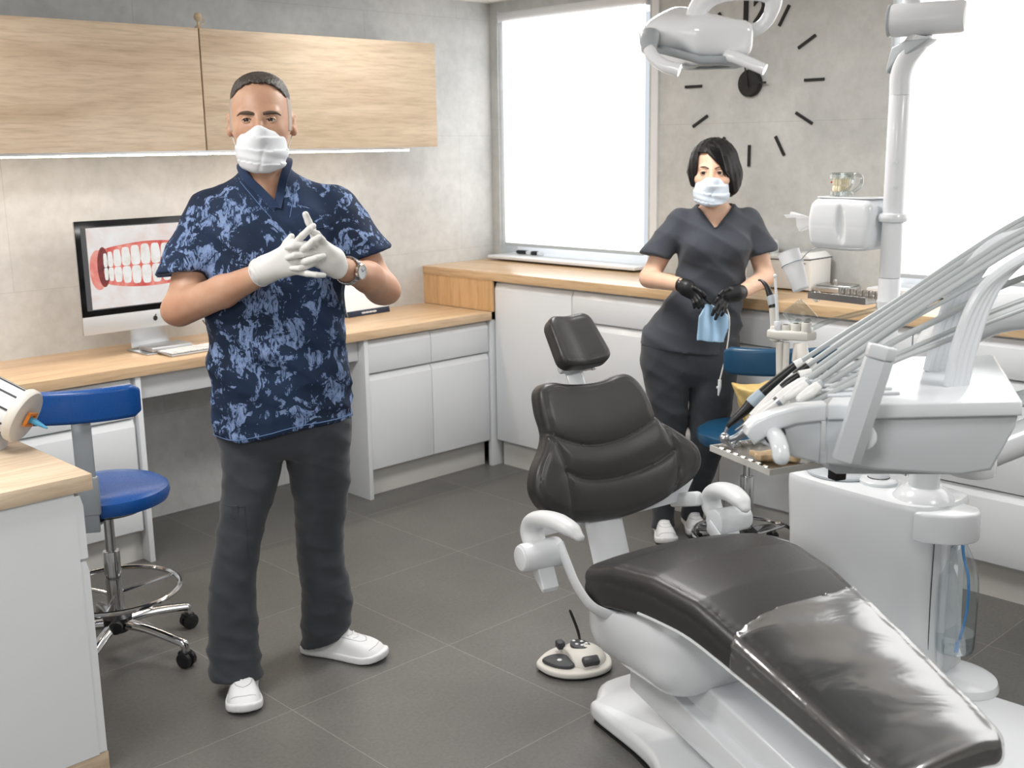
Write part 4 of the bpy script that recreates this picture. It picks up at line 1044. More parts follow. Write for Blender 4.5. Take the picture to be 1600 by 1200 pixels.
# hoses running from the instruments up to the gantry and beyond
def hose(pts, r=.0052):
    bm = bmesh.new(); tube(bm, [du(p) for p in pts], r*1.12, 10, 8); return fin('hose', bm, MT['hose'], DU)
HOSES = [(0.005, [(0.6324, 2.46, 1.1305), (0.7359, 2.45, 1.2028), (0.8415, 2.44, 1.2736), (0.971, 2.43, 1.3676), (1.0981, 2.42, 1.4499), (1.2251, 2.41, 1.4996), (1.3535, 2.4, 1.5141)]), (0.0055, [(0.6461, 2.41, 1.1386), (0.7241, 2.4083, 1.1945), (0.8306, 2.4067, 1.2672), (0.9619, 2.405, 1.3579), (1.0915, 2.4033, 1.4389), (1.222, 2.4017, 1.488), (1.3548, 2.4, 1.5021)]), (0.0055, [(0.6415, 2.36, 1.1345), (0.7124, 2.3667, 1.1846), (0.8199, 2.3733, 1.2584), (0.9528, 2.38, 1.347), (1.085, 2.3867, 1.4267), (1.219, 2.3933, 1.4752), (1.3561, 2.4, 1.4888)]), (0.0065, [(0.6075, 2.31, 1.119), (0.7004, 2.325, 1.1803), (0.8092, 2.34, 1.2499), (0.9438, 2.355, 1.3351), (1.0785, 2.37, 1.4147), (1.216, 2.385, 1.4623), (1.3575, 2.4, 1.4754)]), (0.0055, [(0.6079, 2.26, 1.1189), (0.6886, 2.2833, 1.1709), (0.7984, 2.3067, 1.2417), (0.9347, 2.33, 1.3248), (1.0721, 2.3533, 1.4016), (1.2131, 2.3767, 1.4482), (1.3591, 2.4, 1.4607)]), (0.0045, [(0.6226, 2.3, 1.1127), (0.7098, 2.31, 1.1705), (0.8034, 2.32, 1.2328), (0.9103, 2.33, 1.2903), (1.0148, 2.34, 1.3424), (1.1262, 2.35, 1.3744), (1.2649, 2.36, 1.3767)]), (0.0062, [(0.6084, 2.26, 1.1054), (0.7005, 2.2767, 1.1576), (0.7956, 2.2933, 1.2117), (0.9046, 2.31, 1.261), (1.0113, 2.3267, 1.3133), (1.1256, 2.3433, 1.3444), (1.2679, 2.36, 1.3458)]), (0.0045, [(0.5903, 2.21, 1.1036), (0.6887, 2.235, 1.1457), (0.7857, 2.26, 1.1871), (0.8973, 2.285, 1.2277), (1.0075, 2.31, 1.2702), (1.1255, 2.335, 1.2998), (1.2723, 2.36, 1.2998)]), (0.005, [(0.5702, 2.18, 1.0952), (0.6815, 2.21, 1.1412), (0.7794, 2.24, 1.1804), (0.8924, 2.27, 1.2143), (1.0045, 2.3, 1.253), (1.1247, 2.33, 1.2817), (1.2742, 2.36, 1.2807)])]
for k_, (r_, P_) in enumerate(HOSES):
    # beyond the gantry every hose bends down and returns under the rear edge of the table
    q_ = P_[-1]; j_ = .012*k_
    hose(list(P_)+[(q_[0]+.10, q_[1]+.0, q_[2]-.05), (q_[0]+.13, q_[1], q_[2]-.17), (1.30, 2.40+j_, 1.10), (1.16, 2.42+j_, 1.045), (1.06, 2.43+j_, 1.04)], r_)

# instruments lying in the table's front rest
ID = [0]
def inst(name, label): return empty(name, (0, 0, 0), VA, label, 'dental instrument', 'instruments in the front rest')
def ipart(name, e, pts, r, mt, seg=14, **k):
    bm = bmesh.new(); o_ = e['o']; tube(bm, [(p[0]-o_[0], p[1]-o_[1], p[2]-o_[2]) for p in pts], r, seg, 4, **k); return fin(name, bm, mt, e)
def istart(name, label, o_):
    e = inst(name, label); e.location = vw(o_); e['o'] = o_; return e
MT['instr_grey'] = pm('instrument_grey', srgb(150, 155, 160), .3, metal=.6)
MT['light_blue'] = pm('light_blue_sleeve', srgb(172, 188, 200), .4)
MT['ivory'] = pm('white_gloss', srgb(236, 236, 234), .2)
e = istart('scaler', 'black syringe instrument with pale blue sleeve, uppermost in the rest', (.4847, 2.46, .9902))
ipart('tip', e, [(0.4754, 2.46, 0.956), (0.4766, 2.46, 0.9694), (0.4847, 2.46, 0.9902)], [.003, .0028, .004], MT['instr_grey'], round_end=True)
ipart('nose', e, [(0.4840, 2.46, 0.9890), (0.4931, 2.46, 1.0004), (0.524, 2.46, 1.0296), (0.5351, 2.46, 1.0427)], [.004, .007, .0125, .0135], MT['black_plastic'])
ipart('sleeve', e, [(0.5351, 2.46, 1.0427), (0.5407, 2.46, 1.0485), (0.5600, 2.46, 1.0674)], [.0138, .0145, .0130], MT['light_blue'])
ipart('body', e, [(0.5600, 2.46, 1.0674), (0.59, 2.46, 1.094), (0.6324, 2.46, 1.129)], [.0115, .0105, .0095], MT['black_plastic'])
ipart('connector', e, [(0.6324, 2.46, 1.129), (.6475, 2.458, 1.139)], [.0105, .009], MT['ivory'])
e = istart('scaler', 'white rod-shaped instrument just below the black one', (.5257, 2.40, 1.0293))
ipart('tip', e, [(0.4914, 2.4, 0.998), (.510, 2.4, 1.012), (0.5257, 2.4, 1.0293)], [.002, .003, .006], MT['instr_grey'], round_end=True)
ipart('body', e, [(0.5257, 2.4, 1.0293), (0.5664, 2.4, 1.0719), (0.6164, 2.4, 1.1190)], [.0085, .0095, .0090], MT['ivory'])
ipart('black_joint', e, [(0.6164, 2.4, 1.119), (0.6435, 2.4, 1.1406)], [.0095, .0090], MT['black_plastic'])
e = istart('scaler', 'white instrument with a black joint, third from the top', (.5038, 2.36, 1.0137))
ipart('tip', e, [(.478, 2.36, .985), (.49, 2.36, .998), (0.5038, 2.36, 1.0137)], [.002, .0035, .006], MT['instr_grey'], round_end=True)
ipart('body', e, [(0.5038, 2.36, 1.0137), (0.5372, 2.36, 1.0531), (0.5797, 2.36, 1.1004)], [.0075, .009, .0095], MT['ivory'])
ipart('black_joint', e, [(0.5797, 2.36, 1.1004), (.597, 2.36, 1.115), (0.6145, 2.36, 1.1275)], [.0095, .010, .009], MT['black_plastic'])
ipart('connector', e, [(0.6145, 2.36, 1.1275), (0.6415, 2.36, 1.1345)], [.010, .008], MT['ivory'])
e = istart('dental_handpiece', 'white handpiece with round steel head, nearest in the rest', (.4501, 2.26, 1.0098))
bm = bmesh.new(); ellip(bm, (0.4393-.4501, 0, .0056+.002), (.0105, .0105, .0115)); cyl(bm, (-.008, 0, .004), (.006, 0, -.014), .006, .0045, 14); fin('head', bm, MT['chrome'], e)
ipart('neck', e, [(0.443, 2.26, 1.0125), (0.4657, 2.26, 1.0205), (0.4865, 2.26, 1.0394), (.493, 2.26, 1.049)], [.005, .0065, .0085, .0095], MT['instr_grey'])
ipart('body', e, [(0.4925, 2.26, 1.0485), (.515, 2.26, 1.069), (0.5456, 2.26, 1.0929)], [.0105, .0115, .0115], MT['ivory'])
ipart('ring', e, [(.5430, 2.26, 1.0912), (.549, 2.26, 1.0960)], .0128, MT['chrome'])
ipart('motor', e, [(.5495, 2.26, 1.0960), (.57, 2.26, 1.113), (0.5943, 2.26, 1.1299), (.605, 2.262, 1.138)], [.0135, .0145, .0135, .009], MT['ivory'])
e = istart('dental_handpiece', 'slim steel handpiece between the white ones, small head at its tip', (.4736, 2.31, .9989))
bm = bmesh.new(); ellip(bm, (-.0065, 0, -.0126), (.007, .007, .008)); fin('head', bm, MT['chrome'], e)
ipart('neck', e, [(0.4675, 2.31, 0.9870), (0.4736, 2.31, 0.9989), (0.5001, 2.31, 1.0209), (.525, 2.31, 1.044)], [.004, .005, .007, .008], MT['instr_grey'])
ipart('body', e, [(.525, 2.31, 1.044), (0.5461, 2.31, 1.0648), (0.575, 2.31, 1.094), (.61, 2.30, 1.121)], [.009, .0105, .0105, .008], MT['alu'])
for (o_, L_) in (((.575, 2.215, 1.122), 'small white hose coupling resting at the rear of the rest'), ((.588, 2.17, 1.128), 'small white hose coupling at the near corner of the rest')):
    e = empty('hose_coupling', vw(o_), VA, L_, 'coupling', 'white hose couplings')
    bm = bmesh.new(); tube(bm, [(-.018, 0, -.008), (0, 0, .004), (.014, 0, .016)], [.009, .012, .010], 16, 3, round_end=True); fin('barrel', bm, MT['ivory'], e)
    bm = bmesh.new(); tube(bm, [(.0145, 0, .0165), (.024, 0, .025)], [.0085, .007], 14, 3); fin('collar', bm, MT['grey_plastic'], e)
# steel tray under the front of the table
TY = empty('instrument_tray', vw((.626, 2.478, .917)), VA+math.radians(24), 'square steel instrument tray hanging below the instrument table', 'tray')
bm = bmesh.new(); bx(bm, (.0, 0, .0), (.262, .222, .003)); fin('plate', bm, MT['steel'], TY)
bm = bmesh.new()
for s in (-1, 1):
    bx(bm, (0, s*.112, .006), (.268, .003, .014)); bx(bm, (s*.132, 0, .006), (.003, .222, .014))
fin('rim', bm, pm('tray_rim', srgb(214, 213, 208), .35, metal=.25), TY)
bm = bmesh.new()
for s in (-1, 1):
    for k in range(8): bx(bm, (-.105+.03*k, s*.104, .010), (.017, .010, .004), (math.radians(25*s), 0, 0), .001)
for k in range(7): bx(bm, (-.124, -.085+.028*k, .010), (.010, .016, .004), (0, math.radians(-25), 0), .001)
fin('instrument_rest', bm, MT['steel'], TY)
bm = bmesh.new(); bx(bm, (.12, .0, .035), (.05, .03, .040), bev=.004); bx(bm, (.045, -.118, -.017), (.03, .03, .03), bev=.004); fin('tray_bracket', bm, MT['black_plastic'], TY)
MT['kraft'] = pm('kraft_paper', srgb(206, 178, 140), .7, bump=.3, bscale=40)
def pouch(X):
    x, y, z = X[..., 0], X[..., 1], X[..., 2]
    zz = z-.006-.006*np.sin(x*75+y*40)*np.sin(y*70+1)-.003*np.sin(y*150+x*30)
    q = np.stack([np.abs(x)-.048+.004*np.sin(y*200), np.abs(y+.1*x)-.022+.003*np.sin(x*160), np.abs(zz)-.0035], -1)
    return np.sqrt((np.maximum(q, 0)**2).sum(-1))+np.minimum(q.max(-1), 0)-.003
o = sdf_obj('sterile_pouch', pouch, (-.06, -.04, -.012), (.06, .04, .035), .0025, MT['kraft'])
o.location = vw((.590, 2.430, .9250)); o.rotation_euler = (0, 0, VA+.15)
tag(o, 'crumpled tan paper pouch lying in the square steel tray', 'pouch')

MT['lamp_white'] = pm('lamp_white', srgb(244, 245, 247), 0.15, coat=0.5)
# ---------------------------------------------------------------- operating lamp
LP = empty('operating_lamp', vw((.42, 2.47, 1.83)), VA, 'white operating lamp with two grip handles hanging at the top', 'lamp')
def lp(p): return (p[0]-.42, p[1]-2.47, p[2]-1.83)
def lamp_head(X):
    a = ell(lp((.40, 2.47, 1.835)), (.105, .115, .048), (0, math.radians(6), 0))(X)
    b = rbox(lp((.435, 2.45, 1.825)), (.065, .09, .036), .022, (0, math.radians(2), 0))(X)
    c = cap(lp((.318, 2.44, 1.835)), lp((.36, 2.47, 1.848)), .030, .042)(X)
    d = smin(smin(a, b, .025), c, .04)
    x, z = X[..., 0], X[..., 2]
    cut = -(z-(-.047+.0*x+.30*np.maximum(-x-.035, 0)*1.0))
    return smax(d, cut, .006)
sdf_obj('lamp_housing', lamp_head, (-.17, -.15, -.07), (.12, .15, .08), .0052, MT['lamp_white'], LP)
def lamp_low(X):
    return smax(smax(lamp_head(X)-.002, X[..., 2]-(-.034+.30*np.maximum(-X[..., 0]-.035, 0)), .002), -(X[..., 2]-(-.060+.30*np.maximum(-X[..., 0]-.035, 0))), .003)
sdf_obj('grey_band', lambda X: smax(smax(smin(rbox(lp((.435, 2.45, 1.79)), (.069, .092, .03), .02)(X), ell(lp((.39, 2.465, 1.80)), (.110, .112, .05), (0, math.radians(10), 0))(X), .02), X[..., 2]-(-.0405+.32*np.maximum(-X[..., 0]-.03, 0)), .002), -(X[..., 2]-(-.057+.32*np.maximum(-X[..., 0]-.03, 0))), .003), (-.17, -.15, -.08), (.12, .15, .03), .0052, MT['grey_plastic'], LP)
bm = bmesh.new(); tube(bm, [lp(p) for p in [(.292, 2.40, 1.835), (.286, 2.36, 1.818), (.284, 2.33, 1.800)]], [.022, .019, .014], 14, 5, flat=.7); fin('handle_arm', bm, MT['grey_plastic'], LP)
bm = bmesh.new(); tube(bm, [lp(p) for p in [(.283, 2.335, 1.803), (.292, 2.325, 1.785), (.312, 2.31, 1.768), (.340, 2.30, 1.758)]], .0125, 18, 6); o_ = fin('grip_handle', bm, MT['lamp_white'], LP)
bm = bmesh.new(); tube(bm, [lp(p) for p in [(.445, 2.37, 1.790), (.465, 2.345, 1.782), (.492, 2.325, 1.768), (.512, 2.315, 1.758)]], .0115, 18, 6); fin('grip_handle', bm, MT['lamp_white'], LP)
bm = bmesh.new()
tube(bm, [lp(p) for p in [(.352, 2.42, 1.832), (.375, 2.41, 1.850), (.395, 2.405, 1.890), (.430, 2.40, 1.918), (.500, 2.395, 1.922), (.540, 2.395, 1.905), (.538, 2.40, 1.872), (.520, 2.41, 1.848), (.492, 2.43, 1.840)]], [.017, .018, .020, .024, .024, .019, .014, .013, .015], 20, 7)
fin('yoke', bm, MT['lamp_white'], LP)
bm = bmesh.new(); tube(bm, [lp(p) for p in [(.47, 2.40, 1.925), (.475, 2.42, 1.98), (.50, 2.44, 2.06), (.62, 2.50, 2.14)]], [.024, .022, .020, .020], 18, 6); fin('lamp_arm', bm, MT['lamp_white'], LP)
bm = bmesh.new(); lathe(bm, [(0, 0), (.05, 0), (.052, .004), (0, .006)], Matrix.Translation(lp((.42, 2.46, 1.773)))); fin('lamp_glass', bm, MT['acrylic'], LP)
bm = bmesh.new()
a_ = vw((.62, 2.50, 2.14)); b_ = tw((.035, 0, 2.355))
la = empty('lamp_support_arm', a_, 0, 'white support arm under the ceiling carrying the operating lamp', 'arm')
tube(bm, [(0, 0, 0), ((b_[0]-a_[0])*.5, (b_[1]-a_[1])*.5, .10), (b_[0]-a_[0], b_[1]-a_[1], .13)], .022, 16, 5); fin('tube', bm, MT['white_paint'], la)
# ================================================================ stools
MT['blue_vinyl'] = leather('blue_vinyl', srgb(18, 78, 150), 0.30, 300)
MT['navy_vinyl'] = leather('navy_vinyl', srgb(22, 70, 102), 0.32, 300)
def stool(x, d, zs, rz, mt, label, a0, ring_r, ring_z, back_z, post, post_mt, boff=0):
    e = empty('swivel_stool', vw((x, d, 0)), VA+rz, label, 'stool', 'round blue stools with curved backrests')
    bm = bmesh.new(); R = .195
    lathe(bm, [(0, -.058), (.10, -.058), (.165, -.056), (.190, -.046), (.1975, -.026), (.193, -.006), (.175, .006), (.12, .013), (0, .016)], Matrix.Translation((0, 0, zs)), 56)
    fin('seat', bm, mt, e)
    bm = bmesh.new(); lathe(bm, [(.0, -.075), (.12, -.075), (.14, -.0585), (0, -.0585)], Matrix.Translation((0, 0, zs)), 32); fin('seat_plate', bm, MT['black_plastic'], e)
    bm = bmesh.new(); cyl(bm, (0, 0, .30), (0, 0, zs-.0755), .016); fin('piston', bm, MT['chrome'], e)
    bm = bmesh.new(); cyl(bm, (0, 0, .12), (0, 0, .36), .026, bev=.002); fin('column', bm, MT['chrome'], e)
    bm = bmesh.new(); lathe(bm, [(0, .085), (.035, .085), (.046, .10), (.046, .135), (.03, .15), (.0262, .15), (.0262, .12), (0, .12)], None, 28); cyl(bm, (0, -.045, .118), (0, -.07, .118), .022, bev=.004); fin('hub', bm, MT['black_plastic'], e)
    for k in range(5):
        a = a0+2*PI*k/5; c, s = math.cos(a), math.sin(a)
        bm = bmesh.new(); tube(bm, [(.03*c, .03*s, .112), (.12*c, .12*s, .108), (.235*c, .235*s, .085), (.262*c, .262*s, .076), (.265*c, .265*s, .055)], [.021, .019, .017, .017, .015], 12, 5, flat=.8)
        lg = fin('leg', bm, MT['chrome'], e)
        bm = bmesh.new()
        for q in (-1, 1):
            m_ = Matrix.Translation((.265*c-s*q*.013, .265*s+c*q*.013, .0265)) @ Matrix.Rotation(a, 4, 'Z') @ Matrix.Rotation(PI/2, 4, 'X')
            lathe(bm, [(0, -.009), (.020, -.009), (.0255, -.006), (.0255, .006), (.020, .009), (0, .009)], m_, 24)
        bx(bm, (.262*c, .262*s, .046), (.036, .036, .020), (0, 0, a), .006)
        fin('caster', bm, MT['black_plastic'], lg)
    if ring_r:
        bm = bmesh.new(); tube(bm, [(ring_r*math.cos(2*PI*k/24), ring_r*math.sin(2*PI*k/24), ring_z) for k in range(24)], .0085, 10, 2, closed=True)
        for k in range(3):
            a = .5+2*PI*k/3; tube(bm, [(.024*math.cos(a), .024*math.sin(a), ring_z-.015), (ring_r*math.cos(a), ring_r*math.sin(a), ring_z)], .006, 8, 1)
        fin('foot_ring', bm, MT['chrome'], e)
    if post:
        bm = bmesh.new(); bx(bm, (post, -.215, (zs+back_z)/2-.05), (.055, .012, back_z-zs+.06), bev=.004); bx(bm, (post, -.214, zs+.035), (.068, .022, .12), bev=.005)
        tube(bm, [(post, -.205, zs-.02), (post*.8, -.17, zs-.068), (0, -.06, zs-.068)], .022, 10, 5, flat=.4, up=(0, 0, 1))
        fin('back_post', bm, post_mt, e)
        bm = bmesh.new(); cyl(bm, (post-.034, -.215, zs+.06), (post-.052, -.215, zs+.06), .012, bev=.002); fin('post_knob', bm, MT['black_plastic'], e)
    P2 = []; bm = bmesh.new(); t = bmesh.new(); rows = []
    n = 18; pr = rrect(.036, .10, .014, 4)
    for i in range(n+1):
        u = i/n*2-1; a = u*.95; rad = .24
        cx_ = rad*math.sin(a)+post+boff; cy_ = -.215-.02+.24*(1-math.cos(a))*.62; k = 1-max(0, abs(u)-.92)*3
        nx, ny = math.sin(a)*.8, -math.cos(a); nl = math.hypot(nx, ny); nx /= nl; ny /= nl
        rows.append([t.verts.new((cx_+nx*p[0]*k, cy_+ny*p[0]*k, back_z+p[1]*k)) for p in pr])
    for a_, b_ in zip(rows[:-1], rows[1:]):
        for j in range(len(pr)): t.faces.new((a_[j], a_[(j+1) % len(pr)], b_[(j+1) % len(pr)], b_[j]))
    t.faces.new(rows[0]); t.faces.new(rows[-1]); bmesh.ops.recalc_face_normals(t, faces=t.faces)
    merge(bm, t, Matrix.Identity(4)); fin('backrest', bm, mt, e)
    return e
stool(-1.30, 3.44, .575, math.radians(13), MT['blue_vinyl'], 'bright blue swivel stool with chrome base and foot ring at the left', math.radians(-35), .205, .225, .888, -.022, MT['grey_metal'], -.035)
stool(.90, 4.16, .545, math.radians(-2), MT['navy_vinyl'], 'dark blue swivel stool beside the woman, behind the dental chair', math.radians(200), .20, .125, .848, .075, MT['grey_metal'])
# yellow crumpled bag standing on the far stool
MT['yellow_bag'] = pm('yellow_bag', srgb(242, 210, 138), .6, bump=.5, bscale=30, var=.1)
def bag(X):
    x, y, z = X[..., 0], X[..., 1], X[..., 2]
    w_ = .040+.35*np.clip(z, 0, .2)
    th = .030+.12*np.clip(z, 0, .2)+.006*np.sin(x*70+z*40)
    q = np.stack([np.abs(x)-w_, np.abs(y+.008*np.sin(x*45+z*30))-th, np.abs(z-.06)-(.055+.004*np.sin(x*55))], -1)
    return (np.sqrt((np.maximum(q, 0)**2).sum(-1))+np.minimum(q.max(-1), 0)-.004+.003*np.sin(x*90+z*60)*np.sin(z*80-y*60))*.7
o = sdf_obj('paper_bag', bag, (-.15, -.08, -.01), (.15, .08, .14), .004, MT['yellow_bag']); o.location = vw((.955, 4.20, .5505)); o.rotation_euler = (0, 0, VA)
o.scale = (1.25, 1.2, 1.3)
tag(o, 'crumpled yellow bag standing on the seat of the dark blue stool', 'bag')

# ================================================================ wall clock
CK = empty('wall_clock', (XW, 2.925, 1.868), math.radians(-90), 'black wall clock with loose bar markers on the grey wall between the windows', 'clock')
MT['clock_black'] = pm('clock_black', srgb(24, 24, 25), .55)
bm = bmesh.new(); lathe(bm, [(0, .002), (.056, .002), (.059, .008), (.059, .020), (.053, .028), (0, .030)], Matrix.Rotation(PI/2, 4, 'X'), 40); fin('clock_body', bm, MT['clock_black'], CK)
for k in range(1, 12):
    a = 2*PI*k/12; c, s = math.cos(a), math.sin(a)
    bm = bmesh.new(); bx(bm, (s*.313, -.005, c*.313), (.012, .008, .094), (0, a, 0)); fin('hour_marker', bm, MT['clock_black'], CK)
for nm, a, L0, L1, w_, y_ in (('minute_hand', math.radians(-11), -.02, .22, .007, -.036), ('hour_hand', math.radians(91), -.02, .095, .010, -.032)):
    bm = bmesh.new(); bx(bm, (math.sin(a)*(L0+L1)/2, y_, math.cos(a)*(L0+L1)/2), (w_, .002, L1-L0), (0, a, 0)); fin(nm, bm, MT['clock_black'], CK)
bm = bmesh.new(); cyl(bm, (0, -.028, 0), (0, -.039, 0), .006, bev=.001); fin('pin', bm, MT['clock_black'], CK)
def text_mesh(name, body, size, mt, parent, loc, rot, extr=.002, align='CENTER', bold=False):
    cu = bpy.data.curves.new('t', 'FONT'); cu.body = body; cu.size = size; cu.extrude = extr; cu.align_x = align; cu.align_y = 'CENTER'
    if bold: cu.offset = size*.02
    to = bpy.data.objects.new('t', cu); COL.objects.link(to); bpy.context.view_layer.update()
    me = bpy.data.meshes.new_from_object(to.evaluated_get(bpy.context.evaluated_depsgraph_get())); bpy.data.objects.remove(to); bpy.data.curves.remove(cu)
    me.name = name; o = link(name, me, mt, parent, False); o.location = loc; o.rotation_euler = rot; return o
text_mesh('numeral', '12', .15, MT['clock_black'], CK, (0, -.005, .30), (PI/2, 0, 0), .004, bold=True)

# ================================================================ computer on the low worktop
CM = empty('computer', (2.17, 4.36, .8025), math.radians(1.5), 'slim silver all-in-one computer showing a close-up of teeth on the low worktop', 'computer')
W2_, zb, zt = .31, .098, .548
bm = bmesh.new(); bx2(bm, (-W2_, -.0, zb), (W2_, .014, zt), .006); fin('casing', bm, MT['alu'], CM)
bm = bmesh.new(); bx2(bm, (-W2_, -.0035, zb+.0), (W2_, -.0002, zb+.072), .001); fin('chin', bm, pm('chin_silver', srgb(205, 207, 209), .4, metal=.3), CM)
bm = bmesh.new(); bx2(bm, (-W2_, -.0040, zb+.0725), (W2_, -.0004, zt), .001); bz = fin('bezel', bm, pm('bezel_black', srgb(12, 12, 14), .12), CM)
bm = bmesh.new(); bx2(bm, (-W2_+.022, -.0046, zb+.096), (W2_-.022, -.0041, zt-.024)); fin('screen_backdrop', bm, pm('screen_grey', srgb(60, 60, 62), .2, emit=srgb(72, 72, 74), estr=.7), CM)
def scr_mat():
    t = NT('screen_photo'); v = t.pos((1, 1, 1)); n = t.noise(v, 9, 4, .6, .4)
    c = t.ramp(n.outputs[0], [(0.3, srgb(236, 214, 206)), (0.5, srgb(240, 232, 228)), (0.7, srgb(246, 246, 246))])
    t.l(c, t.b.inputs['Emission Color']); t.b.inputs['Emission Strength'].default_value = 1.0; t.b.inputs['Base Color'].default_value = (.02, .02, .02, 1); t.b.inputs['Roughness'].default_value = .15
    return t.m
def emi(name, c, s=1.0): return pm(name, (.02, .02, .02, 1), .15, emit=c, estr=s)
bm = bmesh.new(); bx2(bm, (-W2_+.044, -.0052, zb+.10), (W2_-.044, -.0047, zt-.028)); scp = fin('screen', bm, scr_mat(), CM)
def flat(name, pts, y, mt):
    bm = bmesh.new(); t = bmesh.new(); t.faces.new([t.verts.new((p[0], y, p[1])) for p in pts]); merge(bm, t, Matrix.Identity(4)); return fin(name, bm, mt, scp)
def gum_mat(name, c1, c2, c3, sc_=14):
    t = NT(name); n = t.noise(t.pos((1, 1, 1)), sc_, 4, .6, .8)
    t.l(t.ramp(n.outputs[0], [(0.3, c1), (0.5, c2), (0.7, c3)]), t.b.inputs['Emission Color']); t.b.inputs['Emission Strength'].default_value = 1.0
    t.b.inputs['Base Color'].default_value = (.02, .02, .02, 1); return t.m
cz = zb+.265
ovp = [(p.x, p.y) for p in catmull([(-.245, cz+.02, 0), (-.21, cz+.066, 0), (-.12, cz+.084, 0), (0, cz+.092, 0), (.12, cz+.084, 0), (.21, cz+.066, 0), (.245, cz+.02, 0), (.21, cz-.058, 0), (.12, cz-.084, 0), (0, cz-.092, 0), (-.12, cz-.084, 0), (-.21, cz-.058, 0)], 5, True)]
flat('gum_picture', ovp, -.0054, gum_mat('gum_red', srgb(205, 60, 52), srgb(232, 112, 98), srgb(248, 172, 160)))
flat('lip_picture', [(-.228+.036*math.cos(a), cz-.01+.080*math.sin(a)) for a in [2*PI*k/24 for k in range(24)]], -.00545, gum_mat('lip_pink', srgb(230, 110, 100), srgb(240, 140, 128), srgb(246, 180, 168)))
flat('mouth_corner_picture', [(-.205+.026*math.cos(a), cz+.0+.080*math.sin(a)) for a in [2*PI*k/24 for k in range(24)]], -.0055, gum_mat('mouth_dark', srgb(70, 8, 10), srgb(120, 20, 22), srgb(190, 50, 44)))
tm = gum_mat('teeth_white', srgb(232, 226, 216), srgb(246, 244, 240), srgb(255, 255, 254), 20)
xs = [-.205, -.187, -.163, -.128, -.088, -.045, 0, .045, .088, .128, .163, .187, .205]
for i in range(12):
    a, b = xs[i]+.0003, xs[i+1]-.0003; mx_ = (a+b)/2; k = 1-.35*(abs(mx_)/.2)**2
    for zz0, zz1 in ((cz-.002, cz+.082*k), (cz-.003, cz-.080*k)):
        P_ = [(mx_+(b-a)/2*math.copysign(abs(math.cos(t_))**.42, math.cos(t_))*(.90 if math.sin(t_) > 0 else 1.0), (zz0+zz1)/2+(zz1-zz0)/2*math.copysign(abs(math.sin(t_))**.8, math.sin(t_))) for t_ in [2*PI*q/20 for q in range(20)]]
        flat('tooth_picture', P_, -.0057, tm)
bm = bmesh.new(); ellip(bm, (.0, -.0038, zb+.036), (.010, .0008, .011)); ellip(bm, (.003, -.0038, zb+.050), (.003, .0008, .004), (0, .6, 0)); fin('emblem', bm, MT['clock_black'], CM)
bm = bmesh.new()
tube(bm, [(0, .02, .20), (0, .05, .12), (0, .06, .05), (0, .055, .012)], .085, 12, 4, flat=.06, up=(0, 1, 0))
bx2(bm, (-.10, -.10, .0), (.10, .075, .006), .002)
fin('stand', bm, MT['alu'], CM)
bm = bmesh.new(); bx(bm, (0, 0, .0), (.185, .12, .020), bev=.006)
o = tag(fin('external_drive', bm, MT['alu']), 'flat silver box lying on the foot of the computer stand', 'box'); o.location = (2.19, 4.325, .8195)
bm = bmesh.new(); bx(bm, (0, 0, 0), (.42, .115, .008), (math.radians(3), 0, 0), .003)
KB = empty('keyboard', (2.33, 4.215, .8095), math.radians(3), 'slim white keyboard lying in front of the computer', 'keyboard'); fin('keyboard_body', bm, MT['alu'], KB)
for r_ in range(6):
    for c_ in range(14):
        bm = bmesh.new(); bx(bm, (-.192+.0295*c_, -.044+.0178*r_, .0062), (.0255, .0148, .003), (math.radians(3), 0, 0), .001); fin('key', bm, MT['ivory'], KB)
bm = bmesh.new()
tube(bm, [(0, 0, 0), (-.03, .04, .05), (-.05, .10, .12), (-.06, .16, .19)], .003, 8, 6); tube(bm, [(.03, .0, 0), (.045, .05, .06), (.08, .11, .13)], .003, 8, 6); tube(bm, [(.0, 0, 0), (.08, .03, .0), (.22, .05, .0)], .003, 8, 6)
o = tag(fin('cable', bm, pm('brown_cable', srgb(110, 92, 78), .5)), 'thin grey-brown cables rising behind the keyboard', 'cable'); o.location = (2.47, 4.37, .8065)
# desk calendar / tablet frame near the man's elbow
CA = empty('desk_calendar', (3.36, 4.50, .8025), math.radians(4), 'upright desk calendar with white page and dark blue foot on the low worktop', 'calendar')
MT['navy_card'] = pm('navy_card', srgb(34, 42, 62), .5)
bm = bmesh.new(); bx(bm, (0, .0, .085), (.27, .004, .175), (math.radians(-14), 0, 0)); fin('page', bm, MT['paper'], CA)
bm = bmesh.new(); bx(bm, (0, -.024, .014), (.272, .004, .028), (math.radians(-14), 0, 0), .0005); ft = fin('blue_strip', bm, MT['navy_card'], CA)
bm = bmesh.new(); bx(bm, (0, .06, .085), (.27, .004, .175), (math.radians(14), 0, 0)); fin('back_leaf', bm, MT['navy_card'], CA)
t_ = bmesh.new(); bm = bmesh.new(); t_.faces.new([t_.verts.new(p) for p in ((-.136, -.022, .0), (-.136, .082, .0), (-.136, .03, .168))]); bmesh.ops.solidify(t_, geom=list(t_.faces), thickness=.003); merge(bm, t_, Matrix.Identity(4)); fin('side_gusset', bm, MT['navy_card'], CA)
bm = bmesh.new()
for k in range(9): bx(bm, (-.045+.011*k, -.0275, .014), (.007, .0008, .007+.002*(k % 2)), (math.radians(-14), 0, 0))
fin('print', bm, MT['paper'], ft)

